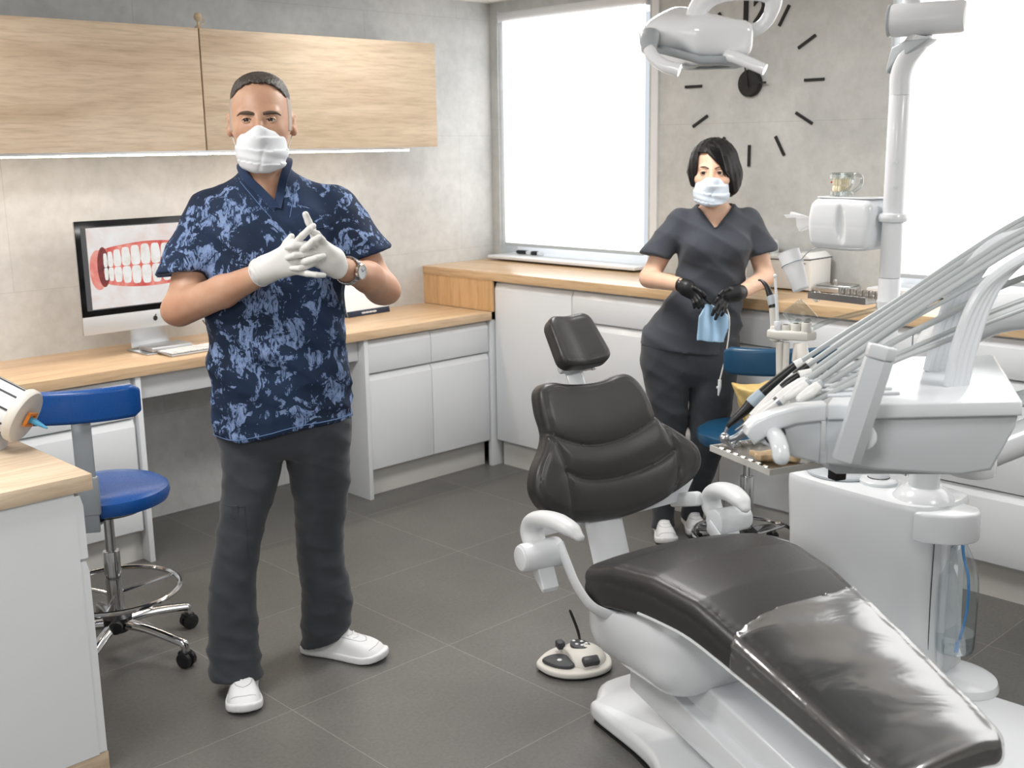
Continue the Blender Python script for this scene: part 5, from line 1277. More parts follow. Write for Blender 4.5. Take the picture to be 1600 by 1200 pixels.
# ================================================================ things on the high counter
CX = 4.22
e = empty('plug_strip', (4.40, 4.40, 1.0245), 0, 'small black and white plug bits lying on the sill of the window in the corner', 'plugs')
bm = bmesh.new(); bx(bm, (0, .02, .012), (.03, .07, .022), bev=.006); bx(bm, (0, -.065, .012), (.03, .04, .022), bev=.006); ellip(bm, (0, .06, .012), (.013, .02, .011)); fin('black_plug', bm, MT['black_plastic'], e)
bm = bmesh.new(); bx(bm, (0, -.022, .012), (.03, .035, .020), bev=.005); bx(bm, (0, -.105, .012), (.028, .03, .020), bev=.005); fin('white_plug', bm, MT['white_plastic'], e)
e = empty('sealing_machine', (CX, 2.60, 1.0005), math.radians(-90), 'white boxy tabletop device on the high counter behind the cup', 'device')
bm = bmesh.new(); prism(bm, [(-.13, 0), (.125, 0), (.125, .135), (.10, .155), (-.12, .135)], .17, Matrix(((1, 0, 0, 0), (0, 0, 1, -.085), (0, 1, 0, 0.004), (0, 0, 0, 1))), .008, 3); fin('casing', bm, MT['ivory'], e)
bm = bmesh.new(); prism(bm, [(-.132, .118), (.127, .128), (.127, .132), (-.132, .122)], .174, Matrix(((1, 0, 0, 0), (0, 0, 1, -.087), (0, 1, 0, 0.004), (0, 0, 0, 1))), 0); fin('lid_gap', bm, MT['dark_plastic'], e)
bm = bmesh.new()
for s in (-1, 1):
    for q in (-1, 1): cyl(bm, (s*.10, q*.065, 0), (s*.10, q*.065, .005), .010)
fin('foot', bm, MT['black_plastic'], e)
bm = bmesh.new(); bx(bm, (.095, -.0868, .118), (.020, .001, .004)); fin('badge', bm, MT['grey_metal'], e)
e = empty('glove_box', (4.27, 2.80, 1.0005), math.radians(-90), 'upright white panel-like box behind the woman on the counter', 'box')
bm = bmesh.new(); bx(bm, (0, 0, .098), (.15, .05, .195), bev=.012, seg=3); fin('casing', bm, MT['frame_white'], e)
bm = bmesh.new(); bx(bm, (0, -.0255, .10), (.12, .002, .15), bev=.0008); fin('front_plate', bm, MT['grey_plastic'], e)
e = empty('kitchen_scale', (4.22, 2.395, 1.0005), math.radians(-84), 'flat silver tray-shaped device on the high counter before the second window', 'device')
bm = bmesh.new(); bx(bm, (0, 0, .013), (.16, .12, .024), bev=.006); fin('base', bm, MT['alu'], e)
bm = bmesh.new(); bx(bm, (0, .005, .0285), (.15, .10, .006), bev=.003); fin('plate', bm, MT['steel'], e)
bm = bmesh.new(); cyl(bm, (-.01, 0, .031), (-.01, 0, .052), .010, .008, bev=.002); fin('knob', bm, MT['steel'], e)

# ================================================================ near cabinet at the left edge
NC = empty('storage_cabinet', (1.12, 2.72, 0), 0, 'white cabinet with thick oak top at the left edge of the picture', 'cabinet')
bm = bmesh.new(); bx2(bm, (-1.3, .0, .055), (-.022, .54, .7795)); fin('body', bm, MT['white_lacquer'], NC)
bm = bmesh.new(); bx2(bm, (-1.32, -.012, .780), (.024, .545, .822), .0012); fin('oak_top', bm, MT['oak_pale'], NC)
bm = bmesh.new(); bx2(bm, (-1.3, .004, 0), (.004, .536, .054), .001); fin('oak_plinth', bm, MT['oak_pale'], NC)
for z0, z1 in ((.60, .768), (.058, .592)):
    bm = bmesh.new(); t = bmesh.new()
    P_ = [(.0, z0), (.0, z1), (-.006, z1), (-.020, z1-.030), (-.020, z0)]
    P_ = [(-.0215, z0), (.0, z0), (.0, z1-.028), (-.007, z1), (-.0215, z1)]
    a = [t.verts.new((p[0], .002, p[1])) for p in P_]; b = [t.verts.new((p[0], .538, p[1])) for p in P_]
    t.faces.new(a); t.faces.new(b[::-1])
    for i in range(5): t.faces.new((a[i], a[(i+1) % 5], b[(i+1) % 5], b[i]))
    merge(bm, t, Matrix.Identity(4)); fin('drawer', bm, MT['white_lacquer'], NC)
# mixing machine whose ribbed barrel points down to the right
o0 = Vector((-1.318, 2.97, .915)); axd = Vector((.83, -.10, -.42)).normalized()
MM = empty('mixing_machine', vw((o0.x-.0, o0.y, .8225)), VA, 'white barrel-shaped mixing device with blue nozzle at the left edge', 'device')
def mmp(v): return (v.x-o0.x, v.y-o0.y, v.z-.8225)
q0 = Vector(mmp(o0)); 
m_ = axis_m(q0-axd*.30, q0)
bm = bmesh.new(); lathe(bm, [(0, 0), (.062, 0), (.066, .02), (.066, .285), (0, .285)], m_, 40); fin('barrel', bm, MT['white_paint'], MM)
bm = bmesh.new(); lathe(bm, [(.03, .275), (.074, .275), (.077, .280), (.077, .294), (.073, .300), (.05, .302), (0, .302)], m_, 44); fin('rim', bm, MT['warm_plastic'], MM)
bm = bmesh.new()
for k in range(10):
    a = 2*PI*k/10+.2; bxm = m_ @ Matrix.Translation((.067*math.cos(a), .067*math.sin(a), .17)) @ Matrix.Rotation(a, 4, 'Z')
    t = bmesh.new(); bmesh.ops.create_cube(t, size=1); bmesh.ops.scale(t, vec=(.003, .005, .20), verts=t.verts); merge(bm, t, bxm)
fin('slot_strip', bm, MT['dark_plastic'], MM)
bm = bmesh.new(); tube(bm, [q0-axd*.004+Vector((.0, 0, .0)), q0+axd*.03, q0+axd*.062], [.009, .008, .003], 14, 4, round_end=True); fin('blue_nozzle', bm, pm('nozzle_blue', srgb(70, 150, 190), .3), MM)
bm = bmesh.new(); t = bmesh.new()
mm2 = m_ @ Matrix.Translation((0, 0, .312))
for sx, sy, w_, h_ in ((0, .020, .034, .007), (0, -.020, .034, .007), (.0165, 0, .007, .047), (-.0165, 0, .007, .047)):
    t = bmesh.new(); bmesh.ops.create_cube(t, size=1); bmesh.ops.scale(t, vec=(w_, h_, .008), verts=t.verts); merge(bm, t, mm2 @ Matrix.Translation((sx, sy, 0)))
fin('orange_clip', bm, pm('clip_orange', srgb(236, 140, 40), .35), MM)
bm = bmesh.new(); q1 = q0-axd*.16; bx(bm, (q1.x, q1.y, (q1.z-.06)/2), (.12, .09, q1.z-.05), bev=.01); fin('stand_block', bm, MT['white_paint'], MM)
# ================================================================ people
def skin_mat(name, base, red):
    t = NT(name); v = t.pos(); n = t.noise(v, 9, 4, .6); n2 = t.noise(v, 160, 3, .6)
    t.l(t.ramp(n.outputs[0], [(0.3, red), (0.65, base)]), t.b.inputs['Base Color'])
    t.b.inputs['Roughness'].default_value = .48; t.b.inputs['Subsurface Weight'].default_value = .12; t.b.inputs['Subsurface Radius'].default_value = (.012, .004, .002)
    t.b.inputs['Subsurface Scale'].default_value = .6
    t.bump(n2.outputs[0], .12, .001); return t.m
MT['skin_man'] = skin_mat('skin_man', srgb(196, 156, 130), srgb(180, 132, 106))
MT['skin_woman'] = skin_mat('skin_woman', srgb(226, 188, 162), srgb(216, 170, 144))
def cloth(name, c, c2=None, rough=.8):
    t = NT(name); v = t.pos(); n = t.noise(v, 7, 4, .6); n2 = t.noise(v, 420, 2, .5)
    c2 = c2 or tuple(x*.82 for x in c[:3])+(1,)
    t.l(t.ramp(n.outputs[0], [(0.3, c2), (0.7, c)]), t.b.inputs['Base Color'])
    t.b.inputs['Roughness'].default_value = rough; t.b.inputs['Sheen Weight'].default_value = .15; t.b.inputs['Specular IOR Level'].default_value = .3
    t.bump(n2.outputs[0], .15, .0008); return t.m
MT['charcoal'] = cloth('charcoal_cloth', srgb(66, 70, 78))
MT['charcoal_pants'] = cloth('charcoal_trousers', srgb(58, 61, 67))
MT['navy_band'] = cloth('navy_band', srgb(30, 50, 82))
MT['seam_blue'] = cloth('seam_blue', srgb(96, 124, 170))
def camo():
    t = NT('printed_scrub_cloth'); v = t.pos((1, 1, .85), (.3, .5, .2))
    n = t.noise(v, 16, 12, .60, .8); n2 = t.noise(t.pos((1.5, 1, .6), (.1, .9, .6)), 36, 12, .74, 1.6); n3 = t.noise(v, 5, 3, .5); n4 = t.noise(t.pos((1, 1.2, 1.1), (.7, .2, .9)), 21, 12, .66, .6)
    base = t.ramp(n3.outputs[0], [(0.35, srgb(20, 34, 56)), (0.65, srgb(30, 48, 76))])
    a = t.ramp(n.outputs[0], [(0.535, (0, 0, 0, 1)), (0.541, (1, 1, 1, 1))])
    a2 = t.ramp(n4.outputs[0], [(0.585, (0, 0, 0, 1)), (0.590, (1, 1, 1, 1))])
    cut = t.ramp(n2.outputs[0], [(0.455, (0, 0, 0, 1)), (0.475, (1, 1, 1, 1))])
    mm = t.n('ShaderNodeMath', operation='MAXIMUM'); t.l(a, mm.inputs[0]); t.l(a2, mm.inputs[1])
    m = t.n('ShaderNodeMath', operation='MULTIPLY'); t.l(mm.outputs[0], m.inputs[0]); t.l(cut, m.inputs[1])
    lt = t.ramp(n2.outputs[0], [(0.45, srgb(84, 104, 142)), (0.53, srgb(116, 137, 176)), (0.7, srgb(140, 158, 194))])
    x = t.mix(m.outputs[0], base, lt)
    t.l(x, t.b.inputs['Base Color']); t.b.inputs['Roughness'].default_value = .8; t.b.inputs['Specular IOR Level'].default_value = .3
    w_ = t.noise(t.pos(), 420, 2, .5); t.bump(w_.outputs[0], .15, .0008); return t.m
MT['camo'] = camo()
MT['glove_white'] = pm('white_glove', srgb(220, 219, 216), .5, bump=.18, bscale=70)
MT['glove_black'] = pm('black_glove', srgb(26, 26, 28), .42, bump=.2, bscale=70)
MT['mask'] = pm('mask_white', srgb(218, 221, 225), .75, bump=.1, bscale=160)
MT['mask_blue'] = pm('mask_blue_white', srgb(208, 218, 229), .75, bump=.1, bscale=160)
MT['shoe_white'] = pm('shoe_white', srgb(226, 227, 228), .55, bump=.1, bscale=200)
MT['shoe_seam'] = pm('shoe_seam_grey', srgb(176, 178, 180), .6)
MT['eye_white'] = pm('eye_white', srgb(206, 200, 194), .2)
MT['iris'] = pm('iris_brown', srgb(52, 36, 28), .15)
def hair_mat(name, c1, c2, dirn=(60, 60, 6)):
    t = NT(name); n = t.noise(t.pos(dirn), 3.5, 5, .6, .3)
    t.l(t.ramp(n.outputs[0], [(0.35, c1), (0.65, c2)]), t.b.inputs['Base Color']); t.b.inputs['Roughness'].default_value = .42
    t.bump(n.outputs[0], .6, .004); return t.m
MT['hair_man'] = hair_mat('hair_grey_brown', srgb(44, 40, 36), srgb(84, 78, 72), (70, 12, 40))
MT['stubble'] = pm('grey_stubble_hair', srgb(168, 154, 144), .7, bump=.3, bscale=300)
MT['hair_black'] = hair_mat('hair_black', srgb(8, 8, 9), srgb(24, 22, 23), (60, 60, 7)); MT['hair_black'].node_tree.nodes['Principled BSDF'].inputs['Specular IOR Level'].default_value = .3
MT['brow'] = pm('eyebrow', srgb(84, 68, 58), .8, bump=.4, bscale=300)

def dense(rows, n=6):
    rows = sorted(rows); out = []
    P = [np.array(r, float) for r in rows]
    for i in range(len(P)-1):
        p1, p2 = P[i], P[i+1]; p0 = P[i-1] if i else 2*p1-p2; p3 = P[i+2] if i+2 < len(P) else 2*p2-p1
        for k in range(n):
            t = k/n; v = .5*((2*p1)+(-p0+p2)*t+(2*p0-5*p1+4*p2-p3)*t*t+(-p0+3*p1-3*p2+p3)*t**3); v[0] = p1[0]+(p2[0]-p1[0])*t; out.append(v)
    out.append(P[-1]); return np.array(out)
def stack(rows, yaw=0, e=2.25, z0=None, z1=None, kz=.01):
    R = dense(rows); c, s = math.cos(yaw), math.sin(yaw)
    z0 = R[0, 0] if z0 is None else z0; z1 = R[-1, 0] if z1 is None else z1
    def f(X):
        z = X[..., 2]; zz = np.clip(z, R[0, 0], R[-1, 0])
        cx, cy, a, b = [np.interp(zz, R[:, 0], R[:, i]) for i in (1, 2, 3, 4)]
        dx, dy = X[..., 0]-cx, X[..., 1]-cy
        u = dx*c+dy*s; v = -dx*s+dy*c
        r = (np.abs(u/a)**e+np.abs(v/b)**e)**(1/e)
        d = (r-1)*np.minimum(a, b)*.95
        return smax(smax(d, z0-z, kz), z-z1, kz)
    f.box = (np.array([R[:, 1].min()-R[:, 3:].max(), R[:, 2].min()-R[:, 3:].max(), z0]), np.array([R[:, 1].max()+R[:, 3:].max(), R[:, 2].max()+R[:, 3:].max(), z1]))
    return f
def folds(X, amp, specs):
    d = 0
    for (kx, ky, kz, wx, wy, wz, ph, a) in specs:
        ph_ = X[..., 0]*kx+X[..., 1]*ky+X[..., 2]*kz+1.3*np.sin(X[..., 0]*wx+X[..., 1]*wy+X[..., 2]*wz+ph)
        d = d+a*(np.abs(np.sin(ph_))**.7)
    return amp*d
FOLD = [(18, 8, 26, 7, 9, 5, .3, 1.0), (-22, 12, 14, 9, 6, 11, 1.7, .8), (9, -14, 41, 12, 5, 8, 2.9, .5)]
def hand(chains, palm, k=.004, kp=.016):
    it = []
    for p, q, r1, r2 in palm: it.append((cap(p, q, r1, r2), kp))
    P = U(it, kp); fs = []
    for ch in chains:
        pts, r = ch; segs = []
        n = len(pts)-1
        for i in range(n):
            ra = r*(1-.22*i/n); rb = r*(1-.22*(i+1)/n)
            segs.append((cap(pts[i], pts[i+1], ra, rb), .003))
        fs.append(U(segs, .003))
    def f(X):
        d = P(X)
        for g in fs: d = smin(d, g(X), k)
        return d
    return f
def eyes(parent, c, yaw, pitch=0, sep=.032, r=.0125, open_=.30, skin=None, gaze=(0, 0), col=None):
    R = Euler((pitch, 0, yaw)).to_matrix()
    for s in (-1, 1):
        o_ = Vector(c)+R @ Vector((s*sep, 0, 0))
        bm = bmesh.new(); ellip(bm, (0, 0, 0), (r, r, r), u=20, v=14)
        e = fin('eyeball', bm, MT['eye_white'], parent); e.location = o_; e.rotation_euler = (pitch, 0, yaw)
        bm = bmesh.new(); gm = Euler((gaze[1], 0, gaze[0])).to_matrix().to_4x4()
        lathe(bm, [(0, r+.0012), (.003, r+.001), (.0066, r-.0010), (.0070, r-.003)], gm @ Matrix.Rotation(PI/2, 4, 'X'), 20)
        fin('iris', bm, col or MT['iris'], e)
        bm = bmesh.new(); t = bmesh.new(); bmesh.ops.create_uvsphere(t, u_segments=28, v_segments=40, radius=r+.0016)
        kill = [f for f in t.faces if (lambda m: m.y < 0 and -open_*.8 < (m.z+.1*abs(m.x))/(r+.0016) < open_-.35*abs(m.x/r)**2)(f.calc_center_median()) or f.calc_center_median().y > .006]
        bmesh.ops.delete(t, geom=kill, context='FACES'); merge(bm, t, Matrix.Identity(4)); l_ = fin('eyelid', bm, skin, e)
        bm = bmesh.new(); pts = []
        for i in range(9):
            x = (i/8*2-1)*r*.92; z = (r+.0016)*(open_-.35*abs(x/r)**2)+.0003; y = -math.sqrt(max(0, (r+.0022)**2-x*x-z*z)); pts.append((x, y, z))
        tube(bm, pts, .0009, 6, 2); fin('lashes', bm, MT['hair_black'], e)
def shoe(name, parent, toe, heel, mt, sole_mt, h=1.0, L0=.29, label=None):
    toe, heel = Vector(toe), Vector(heel); d = toe-heel; L = math.hypot(d.x, d.y); k = L/L0
    ang = math.atan2(d.y, d.x)+PI/2     # local -Y points to the toe
    sole = [(-.0, .0), (.040, .012), (.045, .06), (.041, .12), (.047, .18), (.056, .225), (.050, .265), (.024, .290), (-.018, .290), (-.048, .262), (-.054, .22), (-.047, .16), (-.041, .10), (-.043, .05), (-.036, .012)]
    sp = poly2([(a*k, -b*k) for a, b in catmull2(sole+sole[:1], 2)[:-1]])
    def fs(X):
        d2 = sp(X[:, :, 0, 0], X[:, :, 0, 1])[:, :, None]*np.ones(X.shape[:3])
        z = X[..., 2]; y = -X[..., 1]/k
        zc = .016+.006*np.clip((y-.22)/.07, 0, 1)**2*2; hh = .013
        return smax(d2-.003, np.abs(z-zc)-hh, .006)
    def fu(X):
        d2 = sp(X[:, :, 0, 0], X[:, :, 0, 1])[:, :, None]*np.ones(X.shape[:3])
        y = -X[..., 1]/k; z = X[..., 2]
        top = np.interp(y, [-.01, .02, .06, .09, .13, .18, .23, .27, .295], np.array([.090, .108, .110, .110, .094, .078, .064, .050, .032])*h)
        shr = .55*np.clip(z-.02, 0, 1)**1.0*np.interp(y, [0, .1, .2, .29], [.22, .42, .5, .6])
        d = smax(d2+shr, (z-top)*.8, .022); d = smax(d, .012-z, .004)
        hole = ell((0, -.055*k, .125*h), (.030, .045, .05))(X)
        lace = .0018*np.abs(np.sin(y*150))*(np.abs(X[..., 0]) < .022)*((y > .10) & (y < .19))
        return smax(d-lace, -hole, .008)
    loc = (heel.x, heel.y, heel.z if len(heel) > 2 else 0)
    bb = ((-.07, -.33*k, -.01), (.07, .03, .13))
    u = sdf_obj(name, fu, bb[0], bb[1], .0042, mt, parent); u.location = loc; u.rotation_euler = (0, 0, ang)
    if label: u['label'] = label
    s = sdf_obj('sole', fs, bb[0], bb[1], .0045, sole_mt, u)
    zz_ = np.linspace(.135, .02, 160)
    def zs(x, y):
        X = np.stack([np.full(160, x), np.full(160, y), zz_], -1).reshape(1, 1, 160, 3); d = fu(X)[0, 0]; i_ = int(np.argmax(d < 0)); return float(zz_[i_])
    bm = bmesh.new()
    for i in range(6):
        y = -(.108+.018*i)*k; w_ = .024-.0012*i
        tube(bm, [(x_, y+.006*abs(x_)/w_, zs(x_, y+.006*abs(x_)/w_)+.0008) for x_ in np.linspace(-w_, w_, 7)], .0026, 6, 2)
    fin('laces', bm, MT['shoe_white'], u)
    bm = bmesh.new()
    for s_ in (-1, 1): tube(bm, [(s_*w2, -y_*k, zs(s_*w2, -y_*k)+.0002) for w2, y_ in ((.027, .10), (.028, .14), (.027, .18), (.020, .215), (.0, .228))], .0013, 6, 5)
    tube(bm, [(x_, -(.262-6*x_*x_)*k, zs(x_, -(.262-6*x_*x_)*k)+.0002) for x_ in np.linspace(-.036, .036, 9)], .0012, 6, 2)
    fin('shoe_seam', bm, MT['shoe_seam'], u)
    return u

# ---------------------------------------------------------------- the man
MN = empty('person', vw((-.684, 3.27, 0)), VA, 'standing man in patterned blue scrub top and face mask, white-gloved hands clasped', 'person')
HY = math.radians(8)
HC = np.array([-.011, -.012, 1.695])
def headf(C0, yaw, s=1.0, jaw=1.0, roll=0.0, hw_=1.0):
    Rh = np.array(Euler((0, roll, yaw)).to_matrix())
    def loc(X): return ((X-C0)@Rh)/s
    it = [(ell((0, .008, .036), (.0765*hw_, .097, .086)), 0), (ell((0, -.018, -.01), (.072*jaw, .082, .075)), .02), (ell((0, -.030, -.062), (.058*jaw, .066, .066)), .025),
          (ell((0, -.062, -.112), (.030*jaw, .030, .022)), .03), (cap((-.040, -.078, .020), (.040, -.078, .020), .0105), .014),
          (cap((0, -.092, .012), (0, -.112, -.030), .0085, .013), .010), (cap((-.012, -.104, -.034), (.012, -.104, -.034), .008), .008),
          (cap((-.046, -.066, -.028), (-.054, -.040, -.022), .016), .02), (cap((.046, -.066, -.028), (.054, -.040, -.022), .016), .02)]
    base = U(it, .02)
    ears = U([(ell((s_*(.0795*hw_+.0015), .008, -.008+dz), (.0105, .019-abs(dz)*.2, .020)), .006) for s_ in (-1, 1) for dz in (.012, -.014)]+[(ell((s_*.079*hw_, .004, -.030), (.009, .010, .010)), .006) for s_ in (-1, 1)], .006)
    def f(X, hair=False):
        L = loc(X); Y = L.copy()
        d = base(Y if Y.ndim == 4 else Y)
        if not hair:
            d = smin(d, ears(L), .006)
            for s_ in (-1, 1):
                d = smax(d, -ell((s_*.031, -.104, .000), (.0185, .015, .0105))(L), .006)
                d = smax(d, -ell((s_*(.0865*hw_+.003), .000, -.004), (.006, .011, .018))(L), .003)
        return d*s
    return f, loc
# boxes are ignored for rotated heads
def nobox(items):
    its = items
    def f(X):
        d = np.full(X.shape[:-1], 10.0)
        for g, k in its: d = smin(d, g(X), k)
        return d
    return f
_U = U
def U_plain(items, k=.02): return nobox([(i if isinstance(i, tuple) else (i, k)) for i in items])
def make_head(C0, yaw, s=1.0, jaw=1.0, roll=0.0, hw_=1.0):
    global U
    keep = U; U = U_plain
    r = headf(C0, yaw, s, jaw, roll, hw_); U = keep; return r
def clipbox(f, lo, hi, far=.06):
    # evaluate f only inside its box, elsewhere return the distance to the box (plus margin)
    lo = np.array(lo); hi = np.array(hi)
    def g(X):
        q = np.maximum(lo-X, X-hi); d = np.sqrt((np.maximum(q, 0)**2).sum(-1))+far
        if X.ndim == 4:
            xs = X[:, 0, 0, 0]; ys = X[0, :, 0, 1]; zs = X[0, 0, :, 2]
            i0, i1 = np.searchsorted(xs, lo[0]), np.searchsorted(xs, hi[0]); j0, j1 = np.searchsorted(ys, lo[1]), np.searchsorted(ys, hi[1]); k0, k1 = np.searchsorted(zs, lo[2]), np.searchsorted(zs, hi[2])
            if i0 < i1 and j0 < j1 and k0 < k1:
                S = (slice(i0, i1), slice(j0, j1), slice(k0, k1)); d[S] = f(X[S])
        return d
    return g
headM, locM = make_head(HC, HY, 1.02, 1.12, 0.0, 1.075)
TY_ = math.radians(10)
torsoM = [(.80, 0, .0, .12, .09), (.87, 0, .0, .165, .105), (.95, 0, -.005, .185, .12), (1.10, 0, -.008, .182, .122), (1.25, .005, .0, .185, .118), (1.36, .008, .005, .19, .112), (1.43, .0, .01, .175, .09), (1.485, -.005, .012, .11, .07), (1.53, -.012, .008, .065, .062)]
ARM_L = [((-.185, .0, 1.435), (-.245, -.10, 1.195), .056, .047), ((-.250, -.115, 1.180), (-.11, -.175, 1.235), .050, .044), ((-.11, -.175, 1.235), (.012, -.238, 1.288), .043, .031)]
ARM_R = [((.190, .03, 1.435), (.300, -.005, 1.225), .056, .046), ((.312, -.01, 1.215), (.285, -.12, 1.262), .049, .043), ((.285, -.12, 1.262), (.228, -.250, 1.302), .042, .030)]
def bodyM():
    it = [(stack(torsoM, TY_), 0)]
    for a in (ARM_L, ARM_R):
        for p, q, r1, r2 in a: it.append((cap(p, q, r1, r2), .018))
    it += [(ell((-.262, -.118, 1.172), (.040, .040, .036)), .015), (ell((.326, .004, 1.205), (.038, .038, .034)), .015)]
    it += [(cap((-.012, .012, 1.50), (-.010, -.005, 1.62), .061, .060), .02), (cap((.0, -.052, 1.47), (-.012, -.040, 1.56), .018, .022), .02)]
    it += [(cap((-.10, .0, .84), (-.138, -.05, .46), .07, .044), .03), (cap((-.138, -.05, .46), (-.168, -.085, .10), .044, .032), .02), (cap((.09, .03, .84), (.085, .08, .44), .075, .050), .03), (cap((.085, .08, .44), (.035, .165, .10), .050, .034), .02),
           (cap((-.163, -.07, .08), (-.14, -.16, .04), .026, .018), .01), (cap((.035, .165, .08), (.13, .13, .04), .026, .018), .01)]
    it += [(cap((.012, -.238, 1.288), (.10, -.285, 1.33), .022, .014), .01), (cap((.228, -.25, 1.302), (.175, -.27, 1.345), .020, .014), .01)]
    B = U(it, .02); H = clipbox(headM, (-.14, -.17, 1.53), (.12, .15, 1.84))
    def f(X):
        return smin(B(X), H(X), .018)
    return f
man_body = sdf_obj('body', bodyM(), (-.36, -.34, .0), (.40, .24, 1.84), .0085, MT['skin_man'], MN, fine=[(2, 1.53, 1.84, .0034), (0, -.115, .095, .0034), (1, -.16, -.05, .0045)])
c_ = HC+np.array(Euler((0, 0, HY)).to_matrix())@np.array([0, -.0845, .001])
eyes(MN, c_, HY, 0, .0325, .0128, .32, MT['skin_man'], gaze=(math.radians(-9), 0))
Rm = Euler((0, 0, HY)).to_matrix()
def hp_m(x, y, z): return Vector(HC)+Rm @ Vector((x, y, z))*1.02
for s in (-1, 1):
    bm = bmesh.new(); tube(bm, [hp_m(s*.013, -.0985, .0170), hp_m(s*.028, -.0980, .0195), hp_m(s*.044, -.0865, .0190), hp_m(s*.057, -.072, .0125)], [.0050, .0066, .0058, .0026], 8, 5, flat=.8)
    fin('eyebrow', bm, MT['brow'], MN)
def hairM(X):
    L = locM(X); d = headM(X, True); n = .0012*np.sin(L[..., 0]*420+L[..., 2]*90)*np.sin(L[..., 1]*380)
    x, y, z = L[..., 0], L[..., 1], L[..., 2]
    ax_ = np.abs(x); line = .101-.038*(ax_/.076)**2-.35*np.clip(y+.055, 0, .2)-.004*np.exp(-(x/.014)**2)+.003*np.sin(x*330+1)*np.sin(y*290+z*200)
    line = np.maximum(line, .052-.8*np.clip(y-.02, 0, .2))
    reg = line-z
    side = np.where(y > -.03, 0, 0)
    th = .002+.009*np.clip((z-.062)/.045, 0, 1)
    return smax(d-th-n, reg*.8, .004)
sdf_obj('hair', clipbox(hairM, (-.13, -.14, 1.60), (.11, .14, 1.86)), (-.125, -.13, 1.61), (.105, .13, 1.855), .0036, MT['hair_man'], MN)
def stubM(X):
    L = locM(X); x, y, z = L[..., 0], L[..., 1], L[..., 2]; d = headM(X, True)
    front = -(y+.040-.30*(z-.03)); low = -(z+.030+.25*np.clip(y, -.05, 0)*0+.5*np.clip(y-.02, 0, .06))
    return smax(smax(smax(d-.0018, z-.082, .003), front, .004), low, .004)
sdf_obj('short_side_hair', clipbox(stubM, (-.13, -.14, 1.62), (.11, .14, 1.80)), (-.125, -.09, 1.63), (.105, .13, 1.80), .0036, MT['stubble'], MN)
# mask
def mask_fn(loc, C0, s=1.0, w=1.0, zt=-.030, zb=-.150, peak=.012, slope=.10):
    def f(X):
        L = loc(X); x, y, z = L[..., 0], L[..., 1], L[..., 2]
        d = ell((0, -.048, -.080), (.070*w, .078, .074))(L)
        d = smin(d, ell((0, -.092, -.046), (.022, .042, .026))(L), .03); d = smin(d, cap((0, -.090, .004), (0, -.113, -.034), .0165, .021)(L), .012)
        d = smin(d, ell((0, -.070, -.105), (.050*w, .050, .045))(L), .02)
        t = (z-zb)/(zt-zb)
        ph = z*88+.8*np.sin(x*22+1); pl = .0042*(ph/PI-np.floor(ph/PI))**1.6+.0022*np.sin(x*48+z*70+1.5*np.sin(z*60))*np.sin(z*80+.5)-.002*np.exp(-((x-.01-(z+.08)*.3)/.004)**2)*(z < -.06)
        d = d-pl
        top = zt+peak*np.exp(-(x/.022)**2)-slope*np.abs(x)
        d = smax(d, z-top, .004); d = smax(d, (zb+.35*np.clip(np.abs(x)-.02, 0, 1))-z, .006); d = smax(d, (y+.034-.25*np.abs(x)*0), .004)
        return d*s
    return f
mm_ = sdf_obj('face_mask', mask_fn(locM, HC, 1.02, 1.0, -.025, -.140), (-.10, -.20, 1.53), (.09, -.02, 1.70), .0032, MT['mask'], MN)
for s in (-1, 1):
    bm = bmesh.new(); tube(bm, [hp_m(s*.068, -.045, -.032), hp_m(s*.078, -.020, -.015), hp_m(s*.084, .006, .006), hp_m(s*.086, .020, -.004)], .0014, 6, 5)
    tube(bm, [hp_m(s*.062, -.040, -.105), hp_m(s*.072, -.015, -.070), hp_m(s*.083, .015, -.030), hp_m(s*.086, .020, -.004)], .0014, 6, 5); fin('ear_loop', bm, MT['mask'], mm_)
bm = bmesh.new()
for i in range(7):
    p = hp_m(-.046+.0045*i, -.093-.0035*i+.0022*0, -.040-.0006*i); bx(bm, p, (.0026, .0012, .004), (0, 0, HY-.75))
fin('print', bm, MT['grey_plastic'], mm_)
